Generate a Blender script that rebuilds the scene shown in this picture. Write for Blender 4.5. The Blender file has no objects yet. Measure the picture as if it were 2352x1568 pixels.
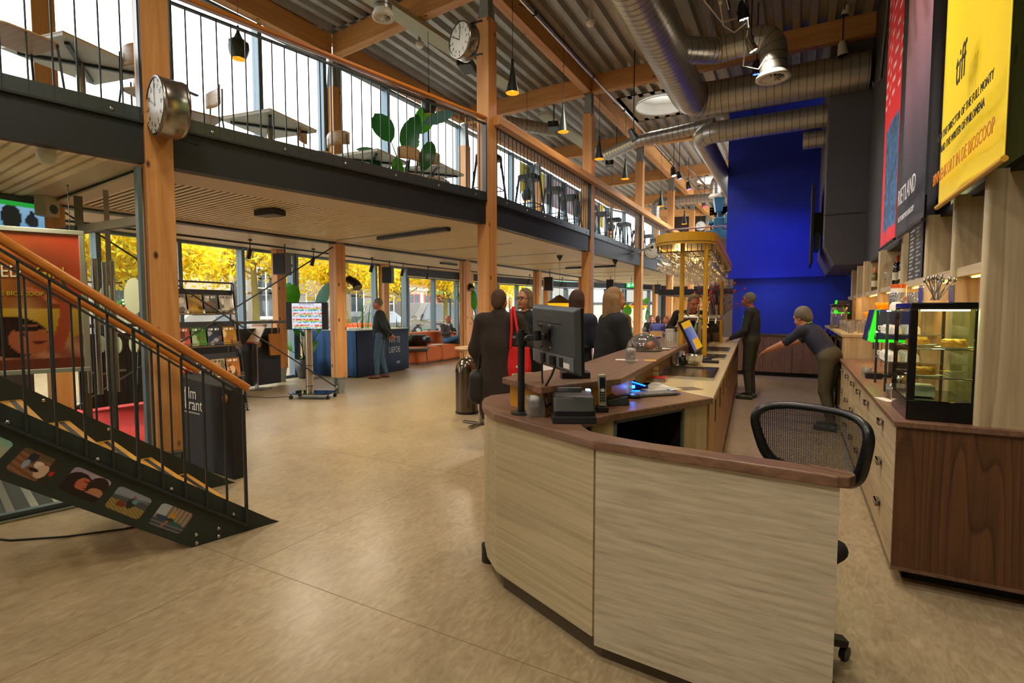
import bpy, math, random
import numpy as np
from mathutils import Vector, Matrix
random.seed(7); np.random.seed(7)
SC = bpy.context.scene
COL = SC.collection
PI = math.pi
# ---------------------------------------------------------------- camera
FPX = 1200.0; CX = 1176.0; CY = 784.0; HZ = 712.0; EYE = 1.5
PITCH = math.atan((CY-HZ)/FPX); YAW = math.radians(28.6)
cd = bpy.data.cameras.new('camera'); cam = bpy.data.objects.new('camera', cd); COL.objects.link(cam)
cam.location = (0, 0, EYE); cam.rotation_euler = (PI/2-PITCH, 0, YAW)
cd.sensor_width = 36; cd.lens = 36*FPX/2352; cd.clip_start = .05; cd.clip_end = 300
SC.camera = cam
SC.view_settings.view_transform = 'Standard'; SC.view_settings.look = 'None'
SC.view_settings.gamma = 1; SC.view_settings.use_curve_mapping = False
SC.view_settings.exposure = 0.9
# ---------------------------------------------------------------- sky and lights
w = bpy.data.worlds.new('overcast_sky'); SC.world = w; w.use_nodes = True
wn = w.node_tree.nodes; bg = wn['Background']
bg.inputs['Color'].default_value = (.93, .97, 1, 1); bg.inputs['Strength'].default_value = 3.6
def spot(loc, tgt, e, col=(1, .78, .5), ang=110, rad=.08, blend=.8):
    l = bpy.data.lights.new('spot_lamp', 'SPOT'); l.energy = e; l.color = col; l.spot_size = math.radians(ang)
    l.spot_blend = blend; l.shadow_soft_size = rad
    o = bpy.data.objects.new('spot_lamp', l); COL.objects.link(o); o.location = loc
    o.rotation_euler = (Vector(tgt)-Vector(loc)).to_track_quat('-Z', 'Y').to_euler()
def bulb(loc, e, col=(1, .6, .25), rad=.03):
    l = bpy.data.lights.new('bulb_lamp', 'POINT'); l.energy = e; l.color = col; l.shadow_soft_size = rad
    o = bpy.data.objects.new('bulb_lamp', l); COL.objects.link(o); o.location = loc
WARM = (1, .86, .69)
# ceiling track lamps over the hall (the rail of spots, and its continuation behind the camera)
for x, y, e in [(-2.6, -1.5, 125), (-.2, -1.2, 130), (-2.9, 1.0, 90), (-.4, .9, 65), (-2.9, 4.6, 90), (-2.9, 8.2, 110), (-2.9, 12.0, 120), (-2.9, 16, 200), (-2.9, 20, 200), (-2.9, 24, 200)]:
    spot((x, y, 5.45), (x+.1, y+.5, 0), e, WARM, 150, .25)
for y in (4.5, 6.6, 8.6):
    spot((-.6, y, 5.3), (-.2, y+.4, .5), 110, WARM, 100, .12)
spot((-1.2, 3.4, 5.3), (.9, 3.8, 3.0), 140, (1, .88, .72), 80, .12)                 # unseen spot added to brighten the green wall and banners
for x, y in ((-6.2, .9), (-5.9, 2.0)): spot((x, y, 2.6), (x, y+.2, 0), 45, (1, .85, .65), 165, .12)      # unseen lamps added to lift the dark entrance bay
for y in (4.6, 5.8, 8.4, 12.4, 16.2, 20):   # under the mezzanine
    spot((-5.6, y, 2.62), (-5.6, y, 0), 70, (1, .84, .62), 165, .12)
for x, z, e in [(-1.0, 4.4, 60), (-.1, 4.2, 40)]:                            # stage spots washing the wall blue
    spot((x, 11.4, z), (x+.2, 13.9, 1.9), e, (.04, .1, 1), 75, .1)
spot((-.6, 12.9, 1.9), (-.4, 13.9, 1.5), 8, (.1, .2, 1), 150, .1)
# ---------------------------------------------------------------- measuring helpers: a photo point on a real plane
def ray(px, py):
    x = (px-CX)/FPX; y = (CY-py)/FPX; cp, sp = math.cos(PITCH), math.sin(PITCH)
    dx, dy, dz = x, cp+y*sp, -sp+y*cp; c, s = math.cos(YAW), math.sin(YAW)
    return Vector((dx*c-dy*s, dx*s+dy*c, dz))
OO = Vector((0, 0, EYE))
def P(px, py, z=0.): d = ray(px, py); return OO+d*((z-EYE)/d.z)
def PX(px, py, x): d = ray(px, py); return OO+d*(x/d.x)
def PY(px, py, y): d = ray(px, py); return OO+d*(y/d.y)
def PV(px, py, A, B):
    d = ray(px, py); n = Vector((-(B[1]-A[1]), B[0]-A[0], 0)); return OO+d*((n.x*A[0]+n.y*A[1])/(n.x*d.x+n.y*d.y))
def PK(px, py, k):
    d = ray(px, py); f = Vector((-math.sin(YAW), math.cos(YAW), 0)); return OO+d*(k/d.dot(f))
# ---------------------------------------------------------------- mesh helpers
def rotz(a): return Matrix.Rotation(a, 4, 'Z')
def TR(loc=(0, 0, 0), rz=0, rx=0, ry=0, s=1):
    return Matrix.Translation(loc) @ Matrix.Rotation(rz, 4, 'Z') @ Matrix.Rotation(ry, 4, 'Y') @ Matrix.Rotation(rx, 4, 'X') @ Matrix.Scale(s, 4)
ROOTM = {}
class MB:
    def __init__(s, T=None): s.v = []; s.f = []; s.m = []; s.s = []; s.mi = 0; s.T = T
    def add(s, vs, fs, smooth=False):
        n = len(s.v)
        if s.T is not None: vs = [tuple(s.T @ Vector(v)) for v in vs]
        s.v += [tuple(v) for v in vs]; s.f += [tuple(i+n for i in f) for f in fs]
        s.m += [s.mi]*len(fs); s.s += [smooth]*len(fs); return s
    def box(s, x0, y0, z0, x1, y1, z1):
        return s.add([(x0, y0, z0), (x1, y0, z0), (x1, y1, z0), (x0, y1, z0), (x0, y0, z1), (x1, y0, z1), (x1, y1, z1), (x0, y1, z1)],
              [(0, 3, 2, 1), (4, 5, 6, 7), (0, 1, 5, 4), (1, 2, 6, 5), (2, 3, 7, 6), (3, 0, 4, 7)])
    def bx(s, c, sz, rz=0, rx=0, ry=0):
        M = TR(c, rz, rx, ry); h = [a/2 for a in sz]
        vs = [M @ Vector((sx*h[0], sy*h[1], sz_*h[2])) for sz_ in (-1, 1) for sx, sy in ((-1, -1), (1, -1), (1, 1), (-1, 1))]
        return s.add(vs, [(0, 3, 2, 1), (4, 5, 6, 7), (0, 1, 5, 4), (1, 2, 6, 5), (2, 3, 7, 6), (3, 0, 4, 7)])
    def bar(s, p0, p1, w, h, up=(0, 0, 1)):
        p0 = Vector(p0); p1 = Vector(p1); d = (p1-p0).normalized(); u = Vector(up)
        if abs(d.dot(u)) > .99: u = Vector((1, 0, 0))
        r = d.cross(u).normalized()*w/2; u = r.cross(d).normalized()*h/2
        vs = [p+a*r+b*u for p in (p0, p1) for a, b in ((-1, -1), (1, -1), (1, 1), (-1, 1))]
        return s.add(vs, [(0, 3, 2, 1), (4, 5, 6, 7), (0, 1, 5, 4), (1, 2, 6, 5), (2, 3, 7, 6), (3, 0, 4, 7)])
    def cyl(s, p0, p1, r0, r1=None, n=12, caps=True):
        r1 = r0 if r1 is None else r1; p0 = Vector(p0); p1 = Vector(p1); d = (p1-p0).normalized()
        u = Vector((0, 0, 1)) if abs(d.z) < .99 else Vector((1, 0, 0)); a = d.cross(u).normalized(); b = d.cross(a)
        vs = [p+(a*math.cos(2*PI*i/n)+b*math.sin(2*PI*i/n))*r for p, r in ((p0, r0), (p1, r1)) for i in range(n)]
        s.add(vs, [(i, (i+1) % n, n+(i+1) % n, n+i) for i in range(n)], True)
        if caps: s.add(vs[:n], [tuple(range(n-1, -1, -1))]); s.add(vs[n:], [tuple(range(n))])
        return s
    def tube(s, pts, r, n=6, caps=True):
        pts = [Vector(p) for p in pts]; rr = r if isinstance(r, (list, tuple)) else [r]*len(pts); vs = []; pa = None
        for i, p in enumerate(pts):
            d = (pts[min(i+1, len(pts)-1)]-pts[max(i-1, 0)]).normalized()
            if pa is None:
                u = Vector((0, 0, 1)) if abs(d.z) < .95 else Vector((1, 0, 0)); a = d.cross(u).normalized()
            else: a = (pa-d*pa.dot(d)).normalized()
            pa = a; b = d.cross(a)
            vs += [p+(a*math.cos(2*PI*k/n)+b*math.sin(2*PI*k/n))*rr[i] for k in range(n)]
        m = len(pts)
        s.add(vs, [(i*n+k, i*n+(k+1) % n, (i+1)*n+(k+1) % n, (i+1)*n+k) for i in range(m-1) for k in range(n)], True)
        if caps: s.add(vs[:n], [tuple(range(n-1, -1, -1))]); s.add(vs[-n:], [tuple(range(n))])
        return s
    def lathe(s, prof, c=(0, 0, 0), n=16, smooth=True):
        c = Vector(c); vs = [c+Vector((r*math.cos(2*PI*k/n), r*math.sin(2*PI*k/n), z)) for r, z in prof for k in range(n)]
        return s.add(vs, [(i*n+k, i*n+(k+1) % n, (i+1)*n+(k+1) % n, (i+1)*n+k) for i in range(len(prof)-1) for k in range(n)], smooth)
    def prism(s, poly, z0, z1):
        n = len(poly); vs = [(p[0], p[1], z0) for p in poly]+[(p[0], p[1], z1) for p in poly]
        a = sum(poly[i][0]*poly[(i+1) % n][1]-poly[(i+1) % n][0]*poly[i][1] for i in range(n))
        if a < 0: vs = vs[:n][::-1]+vs[n:][::-1]
        return s.add(vs, [tuple(range(n-1, -1, -1)), tuple(range(n, 2*n))]+[(i, (i+1) % n, n+(i+1) % n, n+i) for i in range(n)])
    def wall(s, poly, th, z0, z1):     # open polyline with thickness
        pts = [Vector((p[0], p[1], 0)) for p in poly]; L = []; R = []
        for i, p in enumerate(pts):
            d = (pts[min(i+1, len(pts)-1)]-pts[max(i-1, 0)]).normalized(); nn = Vector((-d.y, d.x, 0))
            L.append(p+nn*th/2); R.append(p-nn*th/2)
        for i in range(len(pts)-1):
            q = [L[i], L[i+1], R[i+1], R[i]]; s.prism([(a.x, a.y) for a in q], z0, z1)
        return s
    def sph(s, c, r, n=12, m=8):
        rx, ry, rz = r if isinstance(r, (tuple, list)) else (r, r, r); c = Vector(c)
        vs = [c+Vector((rx*math.sin(PI*j/m)*math.cos(2*PI*k/n), ry*math.sin(PI*j/m)*math.sin(2*PI*k/n), rz*math.cos(PI*j/m))) for j in range(m+1) for k in range(n)]
        return s.add(vs, [((j+1)*n+k, (j+1)*n+(k+1) % n, j*n+(k+1) % n, j*n+k) for j in range(m) for k in range(n)], True)
    def poly(s, pts): return s.add(pts, [tuple(range(len(pts)))])
    def build(s, name, mats, parent=None, world=False, bevel=0, seg=2, **props):
        if not isinstance(mats, (list, tuple)): mats = [mats]
        vs = s.v
        if parent is not None and world:
            r = parent
            while r.parent: r = r.parent
            Mi = ROOTM[r.name].inverted(); vs = [tuple(Mi @ Vector(v)) for v in vs]
        org = (0, 0, 0)
        if parent is None:
            a = np.array(vs); org = ((a[:, 0].min()+a[:, 0].max())/2, (a[:, 1].min()+a[:, 1].max())/2, a[:, 2].min())
            vs = (a-np.array(org)).tolist()
        me = bpy.data.meshes.new(name); me.from_pydata(vs, [], s.f)
        for m in mats: me.materials.append(m)
        me.polygons.foreach_set('material_index', s.m); me.polygons.foreach_set('use_smooth', s.s); me.update()
        o = bpy.data.objects.new(name, me); COL.objects.link(o)
        if parent: o.parent = parent
        else: o.location = org
        if parent is None: ROOTM[o.name] = Matrix.Translation(org)
        if bevel:
            b = o.modifiers.new('bevel', 'BEVEL'); b.width = bevel; b.segments = seg; b.limit_method = 'ANGLE'; b.angle_limit = .6
            b.harden_normals = False
        for k, v in props.items(): o[k] = v
        return o
def tag(o, label, cat, group=None, kind=None):
    o['label'] = label; o['category'] = cat
    if group: o['group'] = group
    if kind: o['kind'] = kind
    return o
def thing(name, label=None, cat=None, loc=(0, 0, 0), rz=0, group=None, kind=None):
    o = bpy.data.objects.new(name, None); COL.objects.link(o); o.location = loc; o.rotation_euler = (0, 0, rz)
    o.empty_display_size = .1; ROOTM[o.name] = TR(loc, rz)
    if label: o['label'] = label; o['category'] = cat
    if group: o['group'] = group
    if kind: o['kind'] = kind
    return o
def dup(root, loc, rz=0, label=None, group=None, scale=None):
    r = root.copy(); COL.objects.link(r); r.location = loc; r.rotation_euler = (0, 0, rz)
    if scale: r.scale = (scale,)*3 if not isinstance(scale, tuple) else scale
    if label: r['label'] = label
    if group: r['group'] = group
    ROOTM[r.name] = TR(loc, rz)
    for ch in root.children:
        c = ch.copy(); COL.objects.link(c); c.parent = r
        for g in ch.children: d = g.copy(); COL.objects.link(d); d.parent = c
    return r
def part_copy(o, loc=(0, 0, 0), rz=0, parent=None):
    c = o.copy(); COL.objects.link(c); c.parent = parent or o.parent; c.location = loc; c.rotation_euler = (0, 0, rz); return c
def struct(o): o['kind'] = 'structure'; return o
def arc(cx, cy, r, a0, a1, n=8): return [(cx+r*math.cos(math.radians(a0+(a1-a0)*i/n)), cy+r*math.sin(math.radians(a0+(a1-a0)*i/n))) for i in range(n+1)]
def rrect(x0, y0, x1, y1, r, n=4):
    return arc(x1-r, y0+r, r, -90, 0, n)+arc(x1-r, y1-r, r, 0, 90, n)+arc(x0+r, y1-r, r, 90, 180, n)+arc(x0+r, y0+r, r, 180, 270, n)
def text(s, size, mat, parent, M, name='lettering', ext=.001, world=False, align='CENTER', shear=0, sx=1):
    c = bpy.data.curves.new('t', 'FONT'); c.body = s; c.size = size; c.extrude = ext; c.align_x = align; c.shear = shear; c.resolution_u = 2
    t = bpy.data.objects.new('t', c); COL.objects.link(t)
    dg = bpy.context.evaluated_depsgraph_get(); me = bpy.data.meshes.new_from_object(t.evaluated_get(dg))
    bpy.data.objects.remove(t)
    if world:
        r = parent
        while r.parent: r = r.parent
        M = ROOTM[r.name].inverted() @ M
    me.transform(M @ Matrix.Diagonal((sx, 1, 1, 1))); me.materials.clear(); me.materials.append(mat)
    o = bpy.data.objects.new(name, me); COL.objects.link(o); o.parent = parent; return o
def frameM(o, xd, yd):      # matrix with origin o, x axis xd, y axis yd
    x = Vector(xd).normalized(); z = x.cross(Vector(yd)).normalized(); y = z.cross(x)
    return Matrix(((x.x, y.x, z.x, o[0]), (x.y, y.y, z.y, o[1]), (x.z, y.z, z.z, o[2]), (0, 0, 0, 1)))
# ---------------------------------------------------------------- materials
def H(h, a=1):
    h = h.lstrip('#'); c = [int(h[i:i+2], 16)/255 for i in (0, 2, 4)]
    return tuple(x/12.92 if x <= .04045 else ((x+.055)/1.055)**2.4 for x in c)+(a,)
def newmat(name):
    m = bpy.data.materials.new(name); m.use_nodes = True; return m, m.node_tree.nodes, m.node_tree.links, m.node_tree.nodes['Principled BSDF']
def mat(name, col, rough=.5, metal=0, emit=None, es=1, var=.12, vs=8, bump=0, spec=.5, bs=60, trans=0, coat=0):
    m, n, l, b = newmat(name); col = H(col) if isinstance(col, str) else col
    b.inputs['Roughness'].default_value = rough; b.inputs['Metallic'].default_value = metal
    b.inputs['Specular IOR Level'].default_value = spec
    if coat: b.inputs['Coat Weight'].default_value = coat
    if trans: b.inputs['Transmission Weight'].default_value = trans
    if var:
        tc = n.new('ShaderNodeTexCoord'); no = n.new('ShaderNodeTexNoise'); no.inputs['Scale'].default_value = vs; no.inputs['Detail'].default_value = 3
        l.new(tc.outputs['Object'], no.inputs['Vector']); r = n.new('ShaderNodeMix'); r.data_type = 'RGBA'
        r.inputs['A'].default_value = tuple(c*(1-var) for c in col[:3])+(1,); r.inputs['B'].default_value = tuple(min(1, c*(1+var)) for c in col[:3])+(1,)
        l.new(no.outputs['Fac'], r.inputs['Factor']); l.new(r.outputs['Result'], b.inputs['Base Color'])
    else: b.inputs['Base Color'].default_value = col
    if bump:
        tc = n.new('ShaderNodeTexCoord'); no = n.new('ShaderNodeTexNoise'); no.inputs['Scale'].default_value = bs; l.new(tc.outputs['Object'], no.inputs['Vector'])
        bp = n.new('ShaderNodeBump'); bp.inputs['Strength'].default_value = bump; bp.inputs['Distance'].default_value = .01
        l.new(no.outputs['Fac'], bp.inputs['Height']); l.new(bp.outputs['Normal'], b.inputs['Normal'])
    if emit: b.inputs['Emission Color'].default_value = H(emit) if isinstance(emit, str) else emit; b.inputs['Emission Strength'].default_value = es
    return m
def wood(name, c1, c2, axis='Z', grain=14, stretch=.06, knots=0, rough=.5, dist=1.2, rings=0, kn='#3a1d08', coat=0, rscale=2.2, rz=0, rf=.55):
    m, n, l, b = newmat(name); b.inputs['Roughness'].default_value = rough
    if coat: b.inputs['Coat Weight'].default_value = coat; b.inputs['Coat Roughness'].default_value = .15
    tc0 = n.new('ShaderNodeTexCoord'); mr = n.new('ShaderNodeMapping'); mr.inputs['Rotation'].default_value = (0, 0, rz); l.new(tc0.outputs['Object'], mr.inputs['Vector']); tc = type('T', (), {'outputs': {'Object': mr.outputs['Vector']}})
    mp = n.new('ShaderNodeMapping'); l.new(tc.outputs['Object'], mp.inputs['Vector'])
    sc = [1, 1, 1]; sc['XYZ'.index(axis)] = stretch; mp.inputs['Scale'].default_value = sc
    no = n.new('ShaderNodeTexNoise'); no.inputs['Scale'].default_value = grain; no.inputs['Detail'].default_value = 5; no.inputs['Distortion'].default_value = dist
    no.inputs['Roughness'].default_value = .6
    l.new(mp.outputs['Vector'], no.inputs['Vector']); r = n.new('ShaderNodeValToRGB'); l.new(no.outputs['Fac'], r.inputs['Fac'])
    r.color_ramp.elements[0].position = .3; r.color_ramp.elements[0].color = H(c2); r.color_ramp.elements[1].position = .62; r.color_ramp.elements[1].color = H(c1)
    out = r.outputs['Color']
    if rings:
        mp2 = n.new('ShaderNodeMapping'); l.new(tc.outputs['Object'], mp2.inputs['Vector']); sc2 = [1, 1, 1]; sc2['XYZ'.index(axis)] = stretch*2.2; mp2.inputs['Scale'].default_value = sc2
        n2 = n.new('ShaderNodeTexNoise'); n2.inputs['Scale'].default_value = rscale; n2.inputs['Detail'].default_value = 1.5; l.new(mp2.outputs['Vector'], n2.inputs['Vector'])
        ma = n.new('ShaderNodeMath'); ma.operation = 'MULTIPLY'; ma.inputs[1].default_value = rings; l.new(n2.outputs['Fac'], ma.inputs[0])
        fr = n.new('ShaderNodeMath'); fr.operation = 'FRACT'; l.new(ma.outputs[0], fr.inputs[0])
        r2 = n.new('ShaderNodeValToRGB'); l.new(fr.outputs[0], r2.inputs['Fac']); e = r2.color_ramp.elements
        e[0].position = .0; e[0].color = (1, 1, 1, 1); e[1].position = .75; e[1].color = (.82, .8, .78, 1); x = e.new(.92); x.color = (.5, .45, .42, 1); x = e.new(1.); x.color = (1, 1, 1, 1)
        mx = n.new('ShaderNodeMix'); mx.data_type = 'RGBA'; mx.blend_type = 'MULTIPLY'; mx.inputs['Factor'].default_value = rf
        l.new(out, mx.inputs['A']); l.new(r2.outputs['Color'], mx.inputs['B']); out = mx.outputs['Result']
    if knots:
        mp3 = n.new('ShaderNodeMapping'); l.new(tc.outputs['Object'], mp3.inputs['Vector']); sc3 = [1, 1, 1]; sc3['XYZ'.index(axis)] = .55; mp3.inputs['Scale'].default_value = sc3
        vo = n.new('ShaderNodeTexVoronoi'); vo.inputs['Scale'].default_value = knots; l.new(mp3.outputs['Vector'], vo.inputs['Vector'])
        r3 = n.new('ShaderNodeValToRGB'); l.new(vo.outputs['Distance'], r3.inputs['Fac']); e = r3.color_ramp.elements
        e[0].position = .05; e[0].color = (1, 1, 1, 1); e[1].position = .13; e[1].color = (0, 0, 0, 1)
        mx = n.new('ShaderNodeMix'); mx.data_type = 'RGBA'; l.new(r3.outputs['Color'], mx.inputs['Factor']); l.new(out, mx.inputs['A']); mx.inputs['B'].default_value = H(kn); out = mx.outputs['Result']
    l.new(out, b.inputs['Base Color']); return m
def glassmat(name, tint=(1, 1, 1, 1), refl=1.0, rough=0.0, diff=0):
    m = bpy.data.materials.new(name); m.use_nodes = True; n = m.node_tree.nodes; l = m.node_tree.links; n.clear()
    o = n.new('ShaderNodeOutputMaterial'); t = n.new('ShaderNodeBsdfTransparent'); t.inputs['Color'].default_value = tint
    g = n.new('ShaderNodeBsdfGlossy'); g.inputs['Roughness'].default_value = rough; fr = n.new('ShaderNodeFresnel'); fr.inputs['IOR'].default_value = 1.45
    mu = n.new('ShaderNodeMath'); mu.operation = 'MULTIPLY'; mu.inputs[1].default_value = refl; l.new(fr.outputs[0], mu.inputs[0]); ge = n.new('ShaderNodeNewGeometry'); fb = n.new('ShaderNodeMath'); fb.operation = 'SUBTRACT'; fb.use_clamp = True; l.new(mu.outputs[0], fb.inputs[0]); l.new(ge.outputs['Backfacing'], fb.inputs[1]); mu = fb
    mx = n.new('ShaderNodeMixShader'); l.new(mu.outputs[0], mx.inputs[0]); l.new(t.outputs[0], mx.inputs[1]); l.new(g.outputs[0], mx.inputs[2]); l.new(mx.outputs[0], o.inputs['Surface'])
    if diff: d = n.new('ShaderNodeBsdfTranslucent'); e = n.new('ShaderNodeBsdfDiffuse'); a = n.new('ShaderNodeAddShader'); y = n.new('ShaderNodeMixShader'); y.inputs[0].default_value = diff; l.new(d.outputs[0], a.inputs[0]); l.new(e.outputs[0], a.inputs[1]); l.new(mx.outputs[0], y.inputs[1]); l.new(a.outputs[0], y.inputs[2]); l.new(y.outputs[0], o.inputs['Surface'])
    return m
def emis(name, col, s=1): return mat(name, '#000000', .6, emit=col, es=s, var=0)
def vcol(name, rough=.5, es=0):
    m, n, l, b = newmat(name); a = n.new('ShaderNodeVertexColor'); a.layer_name = 'Col'; b.inputs['Roughness'].default_value = rough
    if es: b.inputs['Base Color'].default_value = (0, 0, 0, 1); l.new(a.outputs['Color'], b.inputs['Emission Color']); b.inputs['Emission Strength'].default_value = es
    else: l.new(a.outputs['Color'], b.inputs['Base Color'])
    return m
def picture(name, M, w_, h_, nx, ny, fn, m, parent, world=True, mask=None):
    """flat print: grid of w x h metres, colour per corner from fn(u,v) -> srgb triple 0..1"""
    vs = []; cs = []
    for j in range(ny+1):
        for i in range(nx+1):
            u = i/nx; v = j/ny; vs.append((M @ Vector((u*w_, v*h_, 0)))[:]); c = fn(u, v)
            cs.append([x/12.92 if x <= .04045 else ((min(x, 1)+.055)/1.055)**2.4 for x in c]+[1])
    fs = [(j*(nx+1)+i, j*(nx+1)+i+1, (j+1)*(nx+1)+i+1, (j+1)*(nx+1)+i) for j in range(ny) for i in range(nx) if mask is None or mask((i+.5)/nx, (j+.5)/ny)]
    r = parent
    while r.parent: r = r.parent
    if world: Mi = ROOTM[r.name].inverted(); vs = [(Mi @ Vector(v))[:] for v in vs]
    me = bpy.data.meshes.new(name); me.from_pydata(vs, [], fs); me.materials.append(m)
    ca = me.color_attributes.new('Col', 'FLOAT_COLOR', 'POINT'); ca.data.foreach_set('color', np.array(cs, np.float32).ravel())
    o = bpy.data.objects.new(name, me); COL.objects.link(o); o.parent = parent; return o
def mixc(a, b, t): t = max(0, min(1, t)); return tuple(a[i]+(b[i]-a[i])*t for i in range(3))
def hx(h): return tuple(int(h[i:i+2], 16)/255 for i in (1, 3, 5))
TIMB = wood('timber_vertical', '#d39a5c', '#b97c40', 'Z', 10, .05, knots=5.5, rough=.5)
TIMY = wood('timber_along', '#cd9456', '#b2763c', 'Y', 10, .05, knots=5.5, rough=.5)
TIMX = wood('timber_across', '#cd9456', '#b2763c', 'X', 10, .05, knots=5.5, rough=.5)
RAILW = wood('handrail_wood', '#c87a2c', '#b56820', 'X', 18, .08, rough=.3, coat=.3)
ASHH = wood('ash_laminate_across', '#c8bca4', '#ac9f88', 'X', 60, .02, rings=26, rough=.42, dist=.2, rscale=1.6, rf=.3)
ASHV = wood('ash_laminate_upright', '#c9b793', '#b09b78', 'Z', 34, .035, rings=14, rough=.42, dist=.6)
WALT = wood('brown_laminate_top', '#86634f', '#664a3a', 'X', 50, .03, rings=30, rough=.38, dist=.3, rz=.45, rf=.5)
WALY = wood('brown_laminate_top_along', '#86634f', '#664a3a', 'Y', 50, .03, rings=30, rough=.38, dist=.3, rf=.5)
PINE = wood('dark_pine_front', '#6f4a2d', '#573822', 'Z', 40, .03, rings=20, rough=.45, dist=.3, knots=1.6, kn='#2a180c', rf=1, rscale=3)
PLY = wood('chair_ply', '#b99566', '#a27e50', 'X', 24, .06, rough=.4)
STEEL = mat('dark_steel', '#33383a', .38, .35, var=.08)
FASC = mat('fascia_steel', '#1f2328', .5, .1, var=.1, vs=3)
BLK = mat('black_plastic', '#15151a', .38, var=.1)
BLKM = mat('black_matt', '#1c1b1d', .7, var=.15)
GREYP = mat('grey_plastic', '#5f6468', .5, var=.06)
WHT = mat('white_paint', '#d8d5cc', .5, var=.04)
CREAM = mat('cream_worktop', '#c5b48c', .3, var=.05)
GALV = mat('galvanised_steel', '#8f9490', .4, .45, var=.22, vs=22)
CHR = mat('chrome', '#c8c8c8', .12, 1, var=0)
BRUSH = mat('brushed_steel', '#9a9690', .25, .95, var=.08, vs=40)
MULL = mat('mullion_grey_blue', '#5d7079', .45, .3, var=.05)
YEL = mat('yellow_paint', '#c9961a', .42, var=.05)
GLASS = glassmat('window_glass', (.97, .98, .98, 1), .7)
CLEAR = glassmat('clear_glass', (.95, .96, .96, 1), 2.2, .02, .05); PRESS = glassmat('pressed_glass', (.99, .99, .98, 1), 1.6, .05, .08)
VC = vcol('printed_matter', .5); VCG = vcol('glossy_print', .25); SCR = vcol('screen_image', .3, .5)
RED = mat('red_cloth', '#d8141c', .7, var=.08)
LED = emis('warm_led', '#ffb040', 9)
# ================================================================ STRUCTURE
def floor_mat():
    m, n, l, b = newmat('lino_floor'); b.inputs['Roughness'].default_value = .3; b.inputs['Specular IOR Level'].default_value = .45
    tc = n.new('ShaderNodeTexCoord'); a = n.new('ShaderNodeTexNoise'); a.inputs['Scale'].default_value = 1.1; a.inputs['Detail'].default_value = 6; a.inputs['Roughness'].default_value = .7
    c = n.new('ShaderNodeTexNoise'); c.inputs['Scale'].default_value = 26; c.inputs['Detail'].default_value = 5; c.inputs['Distortion'].default_value = 1.5
    mp = n.new('ShaderNodeMapping'); mp.inputs['Scale'].default_value = (1, .35, 1); mp.inputs['Rotation'].default_value = (0, 0, .5)
    l.new(tc.outputs['Object'], a.inputs['Vector']); l.new(tc.outputs['Object'], mp.inputs['Vector']); l.new(mp.outputs['Vector'], c.inputs['Vector'])
    r = n.new('ShaderNodeValToRGB'); l.new(c.outputs['Fac'], r.inputs['Fac']); e = r.color_ramp.elements
    e[0].position = .3; e[0].color = H('#9a8566'); e[1].position = .7; e[1].color = H('#b3a282')
    r2 = n.new('ShaderNodeValToRGB'); l.new(a.outputs['Fac'], r2.inputs['Fac']); e = r2.color_ramp.elements
    e[0].position = .35; e[0].color = (.86, .86, .88, 1); e[1].position = .65; e[1].color = (1, 1, 1, 1)
    mx = n.new('ShaderNodeMix'); mx.data_type = 'RGBA'; mx.blend_type = 'MULTIPLY'; mx.inputs['Factor'].default_value = 1
    l.new(r.outputs['Color'], mx.inputs['A']); l.new(r2.outputs['Color'], mx.inputs['B']); l.new(mx.outputs['Result'], b.inputs['Base Color'])
    rr = n.new('ShaderNodeMapRange'); rr.inputs['To Min'].default_value = .26; rr.inputs['To Max'].default_value = .4; l.new(a.outputs['Fac'], rr.inputs['Value']); l.new(rr.outputs[0], b.inputs['Roughness'])
    return m
o = struct(MB().box(-10.2, -4, -.1, 3.2, 28, 0).build('floor', floor_mat()))
m = MB()
for y in (1.9, 3.9, 5.9, 7.9): m.box(-4.6, y, .0002, 3, y+.004, .0006)
for x in (-2.8,): m.box(x, -3, .0002, x+.004, 9, .0006)
struct(m.build('trim_1', mat('floor_seam', '#806b4c', .5), o, world=True))
WALLD = mat('dark_wall', '#3b3b40', .6, var=.1, vs=2)
struct(MB().box(-10.2, -4.1, 0, 3.2, -4, 6.6).build('wall_back', mat('plain_wall', '#b7a88c', .7)))
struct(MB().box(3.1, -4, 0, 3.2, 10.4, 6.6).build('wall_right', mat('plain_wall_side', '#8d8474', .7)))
# roof deck with trapezoid ribs running along the hall; sheared west of the bend like the beams
def deck(y0, y1, x0, x1, sh, holes=()):
    m = MB(); p = .25; x = x0
    prof = [(0, 0), (.10, 0), (.13, .085), (.22, .085)]
    ys = [y0]; y = y0
    for hy, hr, hxx in holes: ys += [hy-hr, hy+hr]
    ys.append(y1); ys = sorted(set(ys)); xs = []
    while x < x1:
        for dx, dz in prof: xs.append((x+dx, dz))
        x += p
    for j in range(len(ys)-1):
        a, b = ys[j], ys[j+1]
        for i in range(len(xs)-1):
            xm = (xs[i][0]+xs[i+1][0])/2; ym = (a+b)/2
            if any(abs(xm-hxx) < hr and abs(ym-hy) < hr for hy, hr, hxx in holes): continue
            q = [(xs[i][0]+sh*(a-6.5), a, 6.2+xs[i][1]), (xs[i+1][0]+sh*(a-6.5), a, 6.2+xs[i+1][1]), (xs[i+1][0]+sh*(b-6.5), b, 6.2+xs[i+1][1]), (xs[i][0]+sh*(b-6.5), b, 6.2+xs[i][1])]
            m.poly(q)
    return m
DECK = mat('deck_steel', '#a8a69c', .36, .5, var=.2, vs=5)
ceil = thing('ceiling', kind='structure')
SKY = [(12.43, .66, -2.85), (20.3, .66, -2.75)]
deck(6.5, 27.4, -7.45, 3, 0, SKY).build('deck_sheet', DECK, ceil)
deck(-4, 6.5, -7.6, 3, .07).build('deck_sheet', DECK, ceil)
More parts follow.
